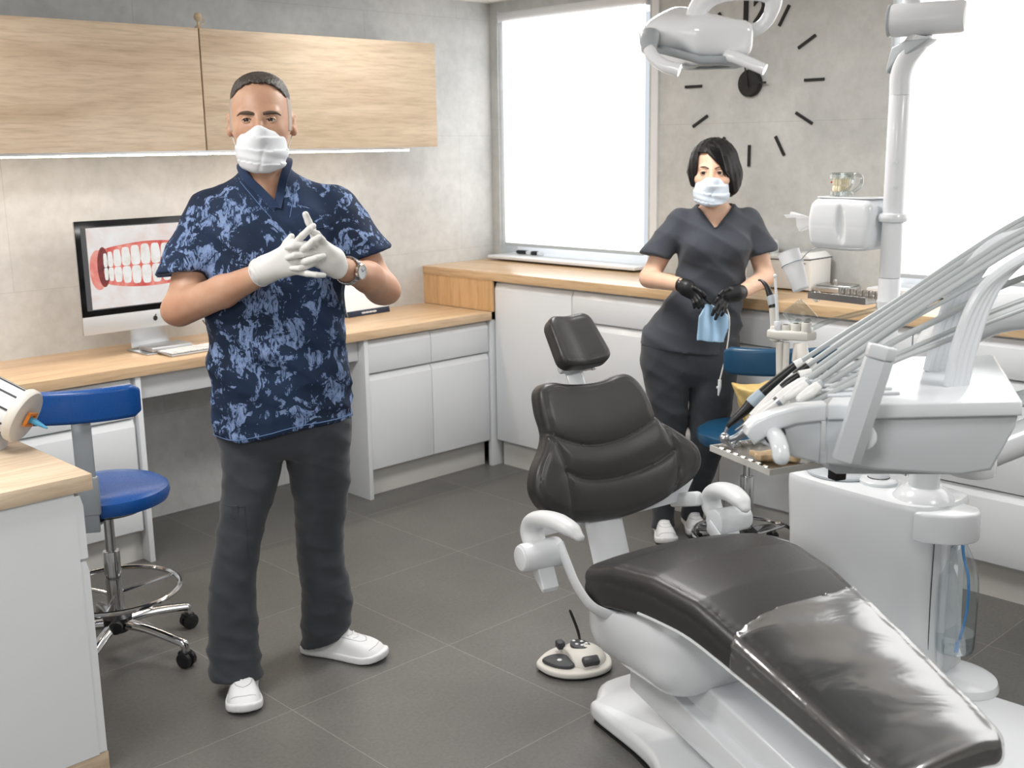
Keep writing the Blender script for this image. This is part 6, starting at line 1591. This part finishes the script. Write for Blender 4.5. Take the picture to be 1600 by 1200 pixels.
# scrub top
topM = [(.800, .0, -.0, .212, .150), (.86, .0, -.0, .213, .150), (.938, .001, -.004, .213, .150), (1.015, -.002, -.008, .210, .150), (1.13, -.001, -.010, .207, .150), (1.28, .010, -.004, .207, .145), (1.36, .012, .0, .208, .135), (1.41, .010, .006, .205, .125), (1.45, .0, .01, .196, .108), (1.485, -.003, .012, .165, .088), (1.515, -.008, .012, .115, .078), (1.55, -.012, .010, .078, .072), (1.575, -.013, .010, .068, .068)]
_torsoM = stack(topM, TY_, 2.4, z0=.79)
SLV_L = (cap((-.180, .005, 1.435), (-.247, -.072, 1.245), .070, .092), nrm((.10, -.18, -.95)), np.array([-.245, -.07, 1.268]))
SLV_R = (cap((.185, .03, 1.440), (.285, .0, 1.28), .070, .080), nrm((.38, .02, -.92)), np.array([.280, .0, 1.308]))
def shirtM(X, off=0):
    d = _torsoM(X)
    x, y, z = X[..., 0], X[..., 1], X[..., 2]
    for cf, n, c in (SLV_L, SLV_R):
        s = clipbox(cf, cf.box[0]-.05, cf.box[1]+.05)(X); s = smax(s, (X-c)@n, .006); d = smin(d, s, .03)
    d = smin(d, cap((-.04, .012, 1.525), (-.165, .015, 1.470), .034, .036)(X), .03); d = smin(d, cap((.02, .012, 1.525), (.165, .03, 1.472), .034, .036)(X), .03)
    fo = folds(X, .0060, FOLD)*(1-.5*np.clip((z-1.3)/.2, 0, 1)); d = d+fo-.004
    # waist gathers on the belly
    d = d-.004*np.sin(z*55+x*12+2*np.sin(x*9))*np.clip(1-np.abs(z-1.0)/.18, 0, 1)
    xc = x-.035; k = .52
    vneck = np.where(y < .02, (np.abs(xc+.40*(z-1.455))-(z-1.455)*k)*.85, 1.0)
    ring = np.sqrt((x+.012)**2+(y-.004)**2)-(.060+.05*np.clip(z-1.50, 0, 1))
    cut = smin(np.maximum(vneck, 1.455-z), np.maximum(ring, 1.48-z), .01)
    d = smax(d, -cut, .004)
    return smax(d, (.808+.010*np.sin(x*14)+.09*x)-z, .004)
sh = sdf_obj('scrub_top', shirtM, (-.37, -.20, .77), (.38, .20, 1.60), .0058, MT['camo'], MN)
def Fo(fn, x, z, o=.002): return Fp(fn, x, z)-o
def Fp(fn, x, z, y0=-.26, y1=.02, n=400):
    ys = np.linspace(y0, y1, n); X = np.stack([np.full(n, x), ys, np.full(n, z)], -1)[:, None, None, :]
    d = fn(X)[:, 0, 0]; i = np.argmax(d < 0); return float(ys[i]) if d[i] < 0 else y1
YA = Fp(shirtM, .035, 1.448)-.001
# neck band: two strips crossing at the point of the V
def band(s):
    pts = []
    for t in np.linspace(0, 1, 9):
        z = 1.462+.108*t; x = .035-.40*(z-1.455)+s*((z-1.455)*.52+.010); y = Fp(shirtM, x+s*.002, z-.004)
        pts.append((x, y-.0015, z))
    return pts
for s in (-1, 1):
    P_ = [(.033, YA, 1.456), (.012, Fo(shirtM, .004, 1.474), 1.478), (-.012, Fo(shirtM, -.024, 1.500), 1.502), (-.052, min(-.062, Fo(shirtM, -.062, 1.535)), 1.541), (-.078, -.012, 1.578), (-.060, .048, 1.590), (-.012, .074, 1.594)] if s < 0 else [(.035, YA-.002, 1.456), (.040, Fo(shirtM, .052, 1.488), 1.490), (.052, min(-.058, Fo(shirtM, .066, 1.530)), 1.537), (.058, -.010, 1.578), (.040, .048, 1.590), (-.012, .074, 1.594)]
    bm = bmesh.new(); tube(bm, P_, .0125, 10, 4, flat=.22, up=(0, -1, .2)); fin('neck_band', bm, MT['navy_band'], sh)
bm = bmesh.new()
for s in (-1, 1):
    pts = [(.035-.40*(z-1.455)+s*((z-1.455)*.52+.038), None, z) for z in np.linspace(1.43, 1.53, 8)]
    pts = [(a, Fp(shirtM, a, z)-.0006, z) for a, _, z in pts]; tube(bm, pts, .0010, 5, 2)
fin('stitching', bm, MT['seam_blue'], sh)
bm = bmesh.new(); pts = []
for i in range(40):
    a = math.radians(188+165*i/39); x = .209*math.cos(a); z = .808+.010*math.sin(x*14)+.09*x+.014
    y = Fp(shirtM, x*.985, z, -.26, .06); pts.append((x*.99, y-.0008, z))
tube(bm, pts, .0014, 6, 1); fin('hem_stitching', bm, MT['seam_blue'], sh)
bm = bmesh.new(); pts = [(x, Fp(shirtM, x, 1.395)-.0006, 1.395+(x-.1)*.06) for x in np.linspace(.095, .185, 8)]; tube(bm, pts, .0012, 5, 1)
pts = [(.093, Fp(shirtM, .093, z)-.0006, z) for z in np.linspace(1.395, 1.27, 8)]; tube(bm, pts, .0012, 5, 1); fin('pocket_seam', bm, MT['navy_band'], sh)
# trousers
LEG_L = [(.015, -.168, -.098, .080, .088), (.06, -.170, -.100, .088, .094), (.13, -.170, -.100, .086, .092), (.196, -.168, -.098, .081, .088), (.30, -.166, -.092, .074, .084), (.404, -.153, -.082, .071, .083), (.513, -.133, -.062, .073, .088), (.583, -.115, -.048, .080, .094), (.674, -.098, -.03, .090, .102), (.76, -.090, -.014, .102, .112), (.84, -.085, -.002, .108, .118), (.92, -.08, 0, .112, .12)]
LEG_R = [(.02, .050, .152, .076, .086), (.07, .060, .150, .084, .090), (.16, .076, .136, .087, .092), (.22, .080, .124, .083, .088), (.30, .074, .108, .077, .084), (.40, .072, .09, .076, .084), (.46, .078, .078, .078, .088), (.55, .088, .06, .084, .094), (.645, .092, .042, .094, .104), (.72, .090, .026, .100, .112), (.80, .088, .012, .106, .118), (.92, .08, .004, .112, .12)]
_l, _r = stack(LEG_L, .1, 2.2), stack(LEG_R, .5, 2.2)
_pel = stack([(.72, .0, .008, .12, .09), (.76, .0, .006, .188, .120), (.84, .0, .002, .196, .128), (.93, 0, 0, .195, .125)], TY_, 2.3)
PF = [(6, 5, 44, 8, 9, 6, .4, 1.0), (20, 10, 26, 5, 9, 12, 2.1, .7)]
def pantsM(X):
    z = X[..., 2]
    d = smin(smin(_l(X), _r(X), .02), _pel(X), .025)
    low = np.clip(1-(z-.05)/.22, 0, 1)+.35
    d = d+folds(X, .0065, PF)*low+folds(X, .0035, FOLD)-.005
    d = smax(d, np.where(X[..., 0] < -.04, .022+.30*np.clip(-(X[..., 1]+.05), 0, 1), .022+.30*np.clip(X[..., 0]-.0, 0, 1)+.10*np.clip(-(X[..., 1]-.2), 0, 1))-z, .005)
    return d
pt = sdf_obj('trousers', pantsM, (-.30, -.25, .0), (.26, .25, .93), .0065, MT['charcoal_pants'], MN)
bm = bmesh.new()
def leg_y(x, z): return Fp(pantsM, x, z, -.28, .1)
tube(bm, [(x, leg_y(x, .60)-.0008, .60-.02*(x+.2)*0) for x in np.linspace(-.185, -.10, 7)], .0016, 5, 1)
tube(bm, [(-.10, leg_y(-.10, z)-.0008, z) for z in np.linspace(.60, .44, 8)], .0014, 5, 1)
bx(bm, (-.128, leg_y(-.128, .592)-.001, .585), (.018, .004, .038)); fin('cargo_pocket_seam', bm, MT['charcoal_pants'], pt)
shoe('sneaker', MN, (-.110, -.262, 0), (-.172, .005, 0), MT['shoe_white'], MT['shoe_white'])
shoe('sneaker', MN, (.262, .085, 0), (-.018, .185, 0), MT['shoe_white'], MT['shoe_white'])
# gloved hands, fingers interlaced
GR = hand([([(.118, -.294, 1.300), (.150, -.315, 1.296), (.174, -.320, 1.293), (.193, -.313, 1.291)], .0092),
           ([(.130, -.300, 1.324), (.157, -.332, 1.331), (.179, -.333, 1.338), (.195, -.318, 1.342)], .0102),
           ([(.132, -.303, 1.351), (.157, -.337, 1.368), (.173, -.337, 1.382), (.187, -.322, 1.391)], .0104),
           ([(.122, -.300, 1.376), (.145, -.325, 1.396), (.162, -.325, 1.411), (.172, -.310, 1.420)], .0100),
           ([(.050, -.262, 1.318), (.078, -.278, 1.350), (.094, -.286, 1.374), (.108, -.282, 1.391)], .0112)],
          [((-.012, -.228, 1.285), (.03, -.255, 1.30), .037, .034), ((.03, -.262, 1.296), (.115, -.290, 1.303), .026, .013), ((.03, -.262, 1.30), (.122, -.296, 1.325), .028, .014), ((.03, -.262, 1.306), (.124, -.298, 1.350), .028, .014), ((.03, -.262, 1.312), (.116, -.294, 1.372), .025, .013)])
def gloveR(X):
    d = GR(X); n = nrm((-.86, .42, -.30)); c = np.array([.008, -.242, 1.292])
    cuff = smax(cap((-.012, -.228, 1.285), (.022, -.25, 1.298), .0385, .036)(X), (X-c)@n, .003)
    d = smax(d, (X-c)@n, .003); d = smin(d, cuff, .006)
    return d+.0010*np.sin((X@np.array([500., 200, 260])))*np.exp(-((X-c)@(-n)/.03)**2)
sdf_obj('glove', clipbox(gloveR, (-.06, -.36, 1.22), (.215, -.17, 1.45), .02), (-.06, -.36, 1.22), (.215, -.17, 1.45), .0026, MT['glove_white'], MN)
GL = hand([([(.170, -.280, 1.384), (.164, -.288, 1.410), (.157, -.294, 1.430), (.151, -.298, 1.449)], .0112),
           ([(.168, -.288, 1.368), (.143, -.314, 1.372), (.121, -.324, 1.370), (.101, -.314, 1.365)], .0102),
           ([(.168, -.288, 1.346), (.142, -.316, 1.348), (.121, -.325, 1.345), (.101, -.314, 1.338)], .0102),
           ([(.170, -.282, 1.322), (.148, -.310, 1.315), (.131, -.320, 1.311), (.110, -.311, 1.310)], .0092),
           ([(.200, -.262, 1.350), (.190, -.290, 1.380), (.180, -.305, 1.398), (.168, -.312, 1.405)], .0105)],
          [((.232, -.245, 1.300), (.210, -.258, 1.312), .035, .032), ((.212, -.262, 1.318), (.174, -.278, 1.320), .024, .014), ((.212, -.262, 1.325), (.172, -.282, 1.345), .026, .014), ((.212, -.262, 1.330), (.172, -.282, 1.366), .026, .014), ((.212, -.262, 1.332), (.174, -.276, 1.382), .024, .014)])
def gloveL(X):
    d = GL(X); n = nrm((.45, .84, -.25)); c = np.array([.208, -.247, 1.306])
    return smax(d, (X-c)@n, .003)
sdf_obj('glove', clipbox(gloveL, (.08, -.36, 1.24), (.30, -.18, 1.48), .02), (.085, -.355, 1.25), (.29, -.19, 1.47), .0026, MT['glove_white'], MN)
bm = bmesh.new(); rl = []
ca = axis_m((.008, -.242, 1.292), (.042, -.264, 1.305))
tube(bm, [ca @ Vector((.0375*math.cos(a), .0375*math.sin(a), .003)) for a in [2*PI*k/24 for k in range(24)]], .0022, 6, 1, closed=True)
cb_ = axis_m((.212, -.244, 1.306), (.198, -.262, 1.315))
fin('glove_cuff_roll', bm, MT['glove_white'], MN)
# wrist watch
wm = axis_m((.2440, -.212, 1.291), (.2310, -.239, 1.3015))
bm = bmesh.new()
for k in range(26):
    a = 2*PI*k/26; m_ = wm @ Matrix.Rotation(a, 4, 'Z') @ Matrix.Translation((.0375, 0, 0)); t = bmesh.new(); bmesh.ops.create_cube(t, size=1); bmesh.ops.scale(t, vec=(.0035, .0086, .018), verts=t.verts); bmesh.ops.bevel(t, geom=list(t.edges), offset=.001, segments=1, affect='EDGES'); merge(bm, t, m_)
wt = fin('wrist_watch', bm, MT['chrome'], MN); wt['label'] = 'steel wrist watch with silver dial'
ctr = wm @ Vector((0, 0, 0)); fdir = Vector((.30, -.92, .22)).normalized(); ax_ = (wm.to_3x3() @ Vector((0, 0, 1))); fdir = (fdir-ax_*fdir.dot(ax_)).normalized()
f0 = ctr+fdir*.036
bm = bmesh.new(); lathe(bm, [(0, 0), (.021, 0), (.0225, .002), (.0225, .008), (.0205, .0105), (.0180, .0105), (.0180, .0085), (0, .0085)], axis_m(f0, f0+fdir), 32); fin('watch_case', bm, MT['chrome'], wt)
bm = bmesh.new(); lathe(bm, [(0, .0088), (.0178, .0088), (.0178, .0092), (0, .0092)], axis_m(f0, f0+fdir), 28); dl = fin('watch_dial', bm, pm('dial', srgb(196, 200, 204), .3), wt)
bm = bmesh.new(); mx_ = axis_m(f0, f0+fdir)
for a, L in ((.3, .012), (1.9, .009)):
    t = bmesh.new(); bmesh.ops.create_cube(t, size=1); bmesh.ops.scale(t, vec=(L, .0012, .0006), verts=t.verts); merge(bm, t, mx_ @ Matrix.Rotation(a, 4, 'Z') @ Matrix.Translation((L/2, 0, .0098)))
fin('watch_hand', bm, MT['black_plastic'], wt)

# ---------------------------------------------------------------- the woman
WM = empty('person', vw((.776, 4.45, 0)), VA, 'black-haired woman in dark grey scrubs and face mask leaning on the counter, black gloves', 'person')
HW = np.array([.014, -.028, 1.502]); HWY = math.radians(-14)
headW, locW = make_head(HW, HWY, .97, .94, math.radians(2))
torsoW = [(.78, -.05, .02, .12, .08), (.84, -.045, .02, .145, .09), (.90, -.035, .015, .15, .095), (1.04, .0, .0, .115, .085), (1.15, .012, -.005, .12, .09), (1.24, .02, -.005, .13, .095), (1.30, .026, .0, .13, .085), (1.345, .028, .004, .10, .062), (1.375, .030, .002, .055, .05)]
def bodyW():
    it = [(stack(torsoW, 0), 0)]
    A = [((-.110, .0, 1.318), (-.225, -.02, 1.105), .044, .037), ((-.232, -.03, 1.095), (-.127, -.18, 1.088), .038, .027), ((.165, .0, 1.318), (.228, -.01, 1.105), .044, .037), ((.230, -.02, 1.092), (.105, -.18, 1.056), .038, .026)]
    for p, q, a, b in A: it.append((cap(p, q, a, b), .015))
    it += [(cap((.030, .0, 1.34), (.022, -.015, 1.43), .050, .047), .025), (cap((-.125, .02, .84), (-.145, -.005, .42), .07, .045), .02), (cap((-.145, -.005, .42), (-.147, .085, .09), .043, .026), .02), (cap((.015, .02, .84), (.02, .0, .42), .07, .045), .02), (cap((.02, .0, .42), (-.01, .17, .09), .043, .026), .02),
           (cap((-.147, .085, .08), (-.15, .0, .038), .022, .016), .01), (cap((-.01, .17, .08), (-.005, .09, .038), .022, .016), .01),
           (cap((-.127, -.18, 1.088), (-.07, -.215, 1.068), .02, .012), .01), (cap((.105, -.18, 1.056), (.04, -.22, 1.052), .02, .012), .01)]
    B = U(it, .015); H = clipbox(headW, (-.11, -.19, 1.35), (.14, .13, 1.64))
    return lambda X: smin(B(X), H(X), .014)
sdf_obj('body', bodyW(), (-.29, -.24, .0), (.29, .16, 1.64), .0095, MT['skin_woman'], WM, fine=[(2, 1.34, 1.64, .0042), (0, -.08, .11, .0042), (1, -.19, -.06, .005)])
c_ = HW+np.array(Euler((0, 0, HWY)).to_matrix())@np.array([0, -.0805, .001])
eyes(WM, c_, HWY, 0, .0305, .0120, .42, MT['skin_woman'], gaze=(math.radians(-6), 0))
Rw = Euler((0, math.radians(2), HWY)).to_matrix()
def hp_w(x, y, z): return Vector(HW)+Rw @ Vector((x, y, z))*.97
for s in (-1, 1):
    bm = bmesh.new(); tube(bm, [hp_w(s*.012, -.0995, .0185), hp_w(s*.028, -.0985, .0245), hp_w(s*.044, -.086, .0225), hp_w(s*.053, -.075, .0165)], [.0022, .0026, .0022, .0010], 8, 5, flat=.8)
    fin('eyebrow', bm, MT['brow'], WM)
mw = sdf_obj('face_mask', mask_fn(locW, HW, .97, 1.0, -.0165, -.128, .001, .03), (-.09, -.20, 1.36), (.11, -.03, 1.50), .0034, MT['mask_blue'], WM)
for s in (-1, 1):
    bm = bmesh.new(); tube(bm, [hp_w(s*.066, -.045, -.026), hp_w(s*.076, -.020, -.012), hp_w(s*.083, .006, .004)], .0013, 6, 5); fin('ear_loop', bm, MT['mask'], mw)
def hairW(X):
    L = locW(X); x, y, z = L[..., 0], L[..., 1], L[..., 2]
    d = ell((0, .012, .030), (.100, .115, .108))(L)
    d = smin(d, ell((.020, .035, -.030), (.092, .080, .080))(L), .04)
    d = smin(d, cap((.080, -.010, .0), (.082, -.012, -.070), .030, .014)(L), .03)
    d = smin(d, cap((-.074, -.012, .0), (-.074, -.030, -.045), .026, .010)(L), .03)
    st = .0022*np.sin(x*210+z*60+14*y)*np.sin(y*130+z*40)
    # opening for the face, fringe swept to the right
    fr = .052+.045*np.clip((-x+.005)/.05, -1.4, .55)*1.0
    face = np.maximum(np.abs(x-.0)-(.058), z-fr)
    face = np.maximum(face, y+.020)
    d = smax(d+st, -face, .006)
    neck = smax(ell((0, -.01, -.12), (.062, .085, .075))(L), y-.03, .01)
    d = smax(d, -neck, .01)
    return smax(d, -.090+.25*np.clip(-y, -.1, .1)-z, .01)*.97
sdf_obj('hair', hairW, (-.13, -.17, 1.37), (.17, .13, 1.66), .0042, MT['hair_black'], WM)
bm = bmesh.new()
for i in range(9):
    u = i/8; tube(bm, [hp_w(-.014+.02*u, -.088-.004*u, .104-.006*u), hp_w(.0+.03*u, -.108, .088), hp_w(.026+.028*u, -.106+.012*u, .045-.004*i%2), hp_w(.048+.024*u, -.082+.025*u, -.004-.006*(i % 3))], [.004, .006, .005, .0015], 6, 5, flat=.5)
fin('fringe', bm, MT['hair_black'], WM)
topW = [(.79, -.060, .012, .205, .130), (.862, -.057, .012, .203, .130), (.926, -.038, .010, .188, .125), (.977, -.015, .005, .168, .118), (1.04, .005, .0, .145, .112), (1.104, .016, -.004, .138, .112), (1.205, .026, -.008, .150, .118), (1.26, .026, -.004, .160, .112), (1.30, .028, .0, .160, .098), (1.335, .030, .004, .140, .082), (1.362, .030, .004, .100, .066), (1.395, .030, .002, .072, .056)]
_tw_ = stack(topW, 0, 2.3, z0=.78)
SW_L = (cap((-.105, .0, 1.320), (-.205, -.025, 1.185), .054, .066), nrm((-.30, -.12, -.95)), np.array([-.200, -.03, 1.176]))
SW_R = (cap((.160, .0, 1.320), (.216, -.02, 1.19), .054, .064), nrm((.22, -.1, -.96)), np.array([.214, -.02, 1.180]))
def shirtW(X):
    d = _tw_(X); x, y, z = X[..., 0], X[..., 1], X[..., 2]
    for sx in (-1, 1): d = smin(d, ell((.024+sx*.062, -.085, 1.215), (.060, .050, .055))(X), .04)
    for cf, n, c in (SW_L, SW_R):
        s = clipbox(cf, cf.box[0]-.05, cf.box[1]+.05)(X); s = smax(s, (X-c)@n, .005); d = smin(d, s, .022)
    d = d+folds(X, .0055, FOLD)-.004-.0035*np.sin(z*62+x*18+2*np.sin(x*14))*np.clip(1-np.abs(z-1.06)/.12, 0, 1)
    xc = x-.015-.12*(z-1.29); v = np.where(y < .01, (np.abs(xc)-(z-1.292)*.82)*.78, 1.0)
    ring = np.sqrt((x-.025)**2+(y+.002)**2)-(.060+.35*np.clip(z-1.36, 0, 1))
    cut = smin(np.maximum(v, 1.292-z), np.maximum(ring, 1.35-z), .008)
    d = smax(d, -cut, .004)
    return smax(d, (.812-.19*(x+.15)*.55)-z, .004)
sw = sdf_obj('scrub_top', shirtW, (-.30, -.19, .74), (.31, .17, 1.42), .0062, MT['charcoal'], WM)
bm = bmesh.new()
pts = []
for s, zz in ((-1, np.linspace(1.368, 1.294, 9)), (1, np.linspace(1.297, 1.368, 9))):
    for z in zz:
        x = .015+.12*(z-1.29)+s*((z-1.292)*.82+.003); pts.append((x, Fp(shirtW, x+s*.003, z-.003, -.2, .02)-.0005, z))
tube(bm, pts, .0032, 6, 1, flat=.5); fin('neck_band', bm, MT['charcoal'], sw)
LW_L = [(.03, -.147, .07, .054, .064), (.104, -.147, .072, .050, .060), (.2, -.142, .045, .050, .058), (.339, -.133, .008, .054, .062), (.448, -.130, .0, .064, .070), (.556, -.140, .0, .080, .085), (.663, -.150, .008, .094, .100), (.76, -.148, .015, .104, .11), (.86, -.14, .015, .11, .115)]
LW_R = [(.03, -.010, .165, .054, .064), (.105, -.006, .155, .050, .060), (.2, .008, .10, .050, .060), (.3, .016, .05, .058, .066), (.402, .022, .012, .073, .078), (.536, .026, .004, .087, .090), (.668, .036, .008, .096, .104), (.76, .036, .012, .104, .112), (.86, .03, .015, .11, .115)]
_wl, _wr = stack(LW_L, 0, 2.15), stack(LW_R, 0, 2.15)
_wp = stack([(.66, -.055, .015, .13, .08), (.725, -.056, .015, .196, .118), (.82, -.056, .015, .196, .12), (.9, -.04, .012, .18, .115)], 0, 2.3)
def pantsW(X):
    d = smin(smin(_wl(X), _wr(X), .015), _wp(X), .02)
    return d+folds(X, .004, FOLD)-.003
sdf_obj('trousers', pantsW, (-.27, -.13, .02), (.17, .25, .90), .0075, MT['charcoal_pants'], WM)
shoe('sneaker', WM, (-.150, -.085, 0), (-.146, .155, 0), MT['shoe_white'], MT['shoe_white'], L0=.29)
shoe('sneaker', WM, (-.005, .005, 0), (-.012, .245, 0), MT['shoe_white'], MT['shoe_white'], L0=.29)
GWl = hand([([(-.072, -.216, 1.070), (-.052, -.228, 1.052), (-.036, -.236, 1.036), (-.024, -.240, 1.024)], .0082),
            ([(-.076, -.218, 1.060), (-.062, -.236, 1.038), (-.054, -.240, 1.020), (-.050, -.232, 1.008)], .0084),
            ([(-.082, -.216, 1.050), (-.072, -.234, 1.028), (-.066, -.234, 1.012), (-.064, -.222, 1.004)], .0080),
            ([(-.090, -.210, 1.044), (-.084, -.226, 1.024), (-.080, -.224, 1.010), (-.080, -.214, 1.004)], .0074),
            ([(-.100, -.205, 1.085), (-.078, -.228, 1.080), (-.058, -.240, 1.066), (-.044, -.244, 1.052)], .0088)],
           [((-.132, -.174, 1.088), (-.105, -.195, 1.080), .028, .027), ((-.108, -.195, 1.082), (-.074, -.214, 1.070), .023, .013), ((-.108, -.195, 1.074), (-.082, -.212, 1.054), .023, .013), ((-.108, -.192, 1.068), (-.090, -.206, 1.046), .021, .012)])
def gW1(X):
    n = nrm((-.66, .72, .1)); c = np.array([-.130, -.172, 1.088]); return smax(GWl(X), (X-c)@n, .003)
sdf_obj('glove', clipbox(gW1, (-.18, -.27, .98), (-.005, -.13, 1.13), .02), (-.175, -.265, .985), (-.008, -.135, 1.125), .0028, MT['glove_black'], WM)
GWr = hand([([(.028, -.232, 1.062), (.012, -.246, 1.050), (.0, -.250, 1.040), (-.008, -.250, 1.030)], .0085),
            ([(.026, -.230, 1.046), (.004, -.250, 1.024), (-.010, -.256, 1.002), (-.018, -.254, .982)], .0086),
            ([(.034, -.228, 1.036), (.014, -.250, 1.010), (.002, -.257, .986), (-.006, -.255, .966)], .0084),
            ([(.044, -.222, 1.028), (.032, -.244, 1.006), (.024, -.250, .990), (.018, -.246, .978)], .0078),
            ([(.072, -.206, 1.070), (.044, -.232, 1.078), (.022, -.246, 1.070), (.006, -.252, 1.058)], .0090)],
           [((.110, -.174, 1.056), (.080, -.198, 1.056), .028, .028), ((.082, -.198, 1.062), (.032, -.226, 1.058), .023, .014), ((.082, -.198, 1.054), (.032, -.226, 1.044), .024, .014), ((.082, -.196, 1.046), (.042, -.220, 1.032), .022, .013)])
def gW2(X):
    n = nrm((.70, .70, .02)); c = np.array([.106, -.174, 1.056]); return smax(GWr(X), (X-c)@n, .003)
sdf_obj('glove', clipbox(gW2, (-.04, -.28, .94), (.15, -.13, 1.11), .02), (-.035, -.275, .945), (.145, -.135, 1.105), .0028, MT['glove_black'], WM)
# pale blue mask she is holding, and the thin grey tube hanging from her hand
def held(X):
    x, y, z = X[..., 0]-0, X[..., 1]+.238, X[..., 2]
    t = np.clip((1.02-z)/.145, 0, 1)
    xl = np.interp(t, [0, .3, 1], [-.040, -.068, -.072]); xr = np.interp(t, [0, .3, .6, 1], [.010, .044, .046, .032])
    yy = .012*np.sin(x*70+z*25)*(1-.5*t)+.004*np.sin(x*160)
    zb = .874+.12*(-.0-x)*.9; zt = 1.020-.65*np.clip(x+.02, 0, 1)
    d = np.maximum(np.maximum(xl-x, x-xr), np.maximum(zb-z, z-zt))
    return np.maximum(d, (np.abs(y+yy)-.0045)*.6)
hm = sdf_obj('folded_mask', held, (-.09, -.275, .86), (.06, -.195, 1.03), .0032, pm('pale_blue_fabric', srgb(164, 198, 226), .8, bump=.15, bscale=120))
WMl = vw((.776, 4.45, 0)); hm.location = WMl; hm.rotation_euler = (0, 0, VA)
tag(hm, 'pale blue folded face mask held in the woman\'s black-gloved hands', 'mask')
bm = bmesh.new(); tube(bm, [(.036, -.226, 1.01), (.048, -.244, .97), (.047, -.247, .90), (.036, -.247, .815), (.024, -.247, .76), (.017, -.247, .728)], .0026, 8, 6); hc = fin('probe_tube', bm, MT['warm_plastic'])
bm = bmesh.new(); tube(bm, [(.017, -.247, .730), (.0165, -.247, .700), (.013, -.247, .668)], [.0065, .0070, .0028], 12, 4); bx(bm, (.010, -.247, .700), (.010, .006, .010), bev=.002); fin('plug', bm, MT['white_plastic'], hc)
hc.location = WMl; hc.rotation_euler = (0, 0, VA); tag(hc, 'thin grey tube with a small white plug hanging from the woman\'s hand', 'tube')
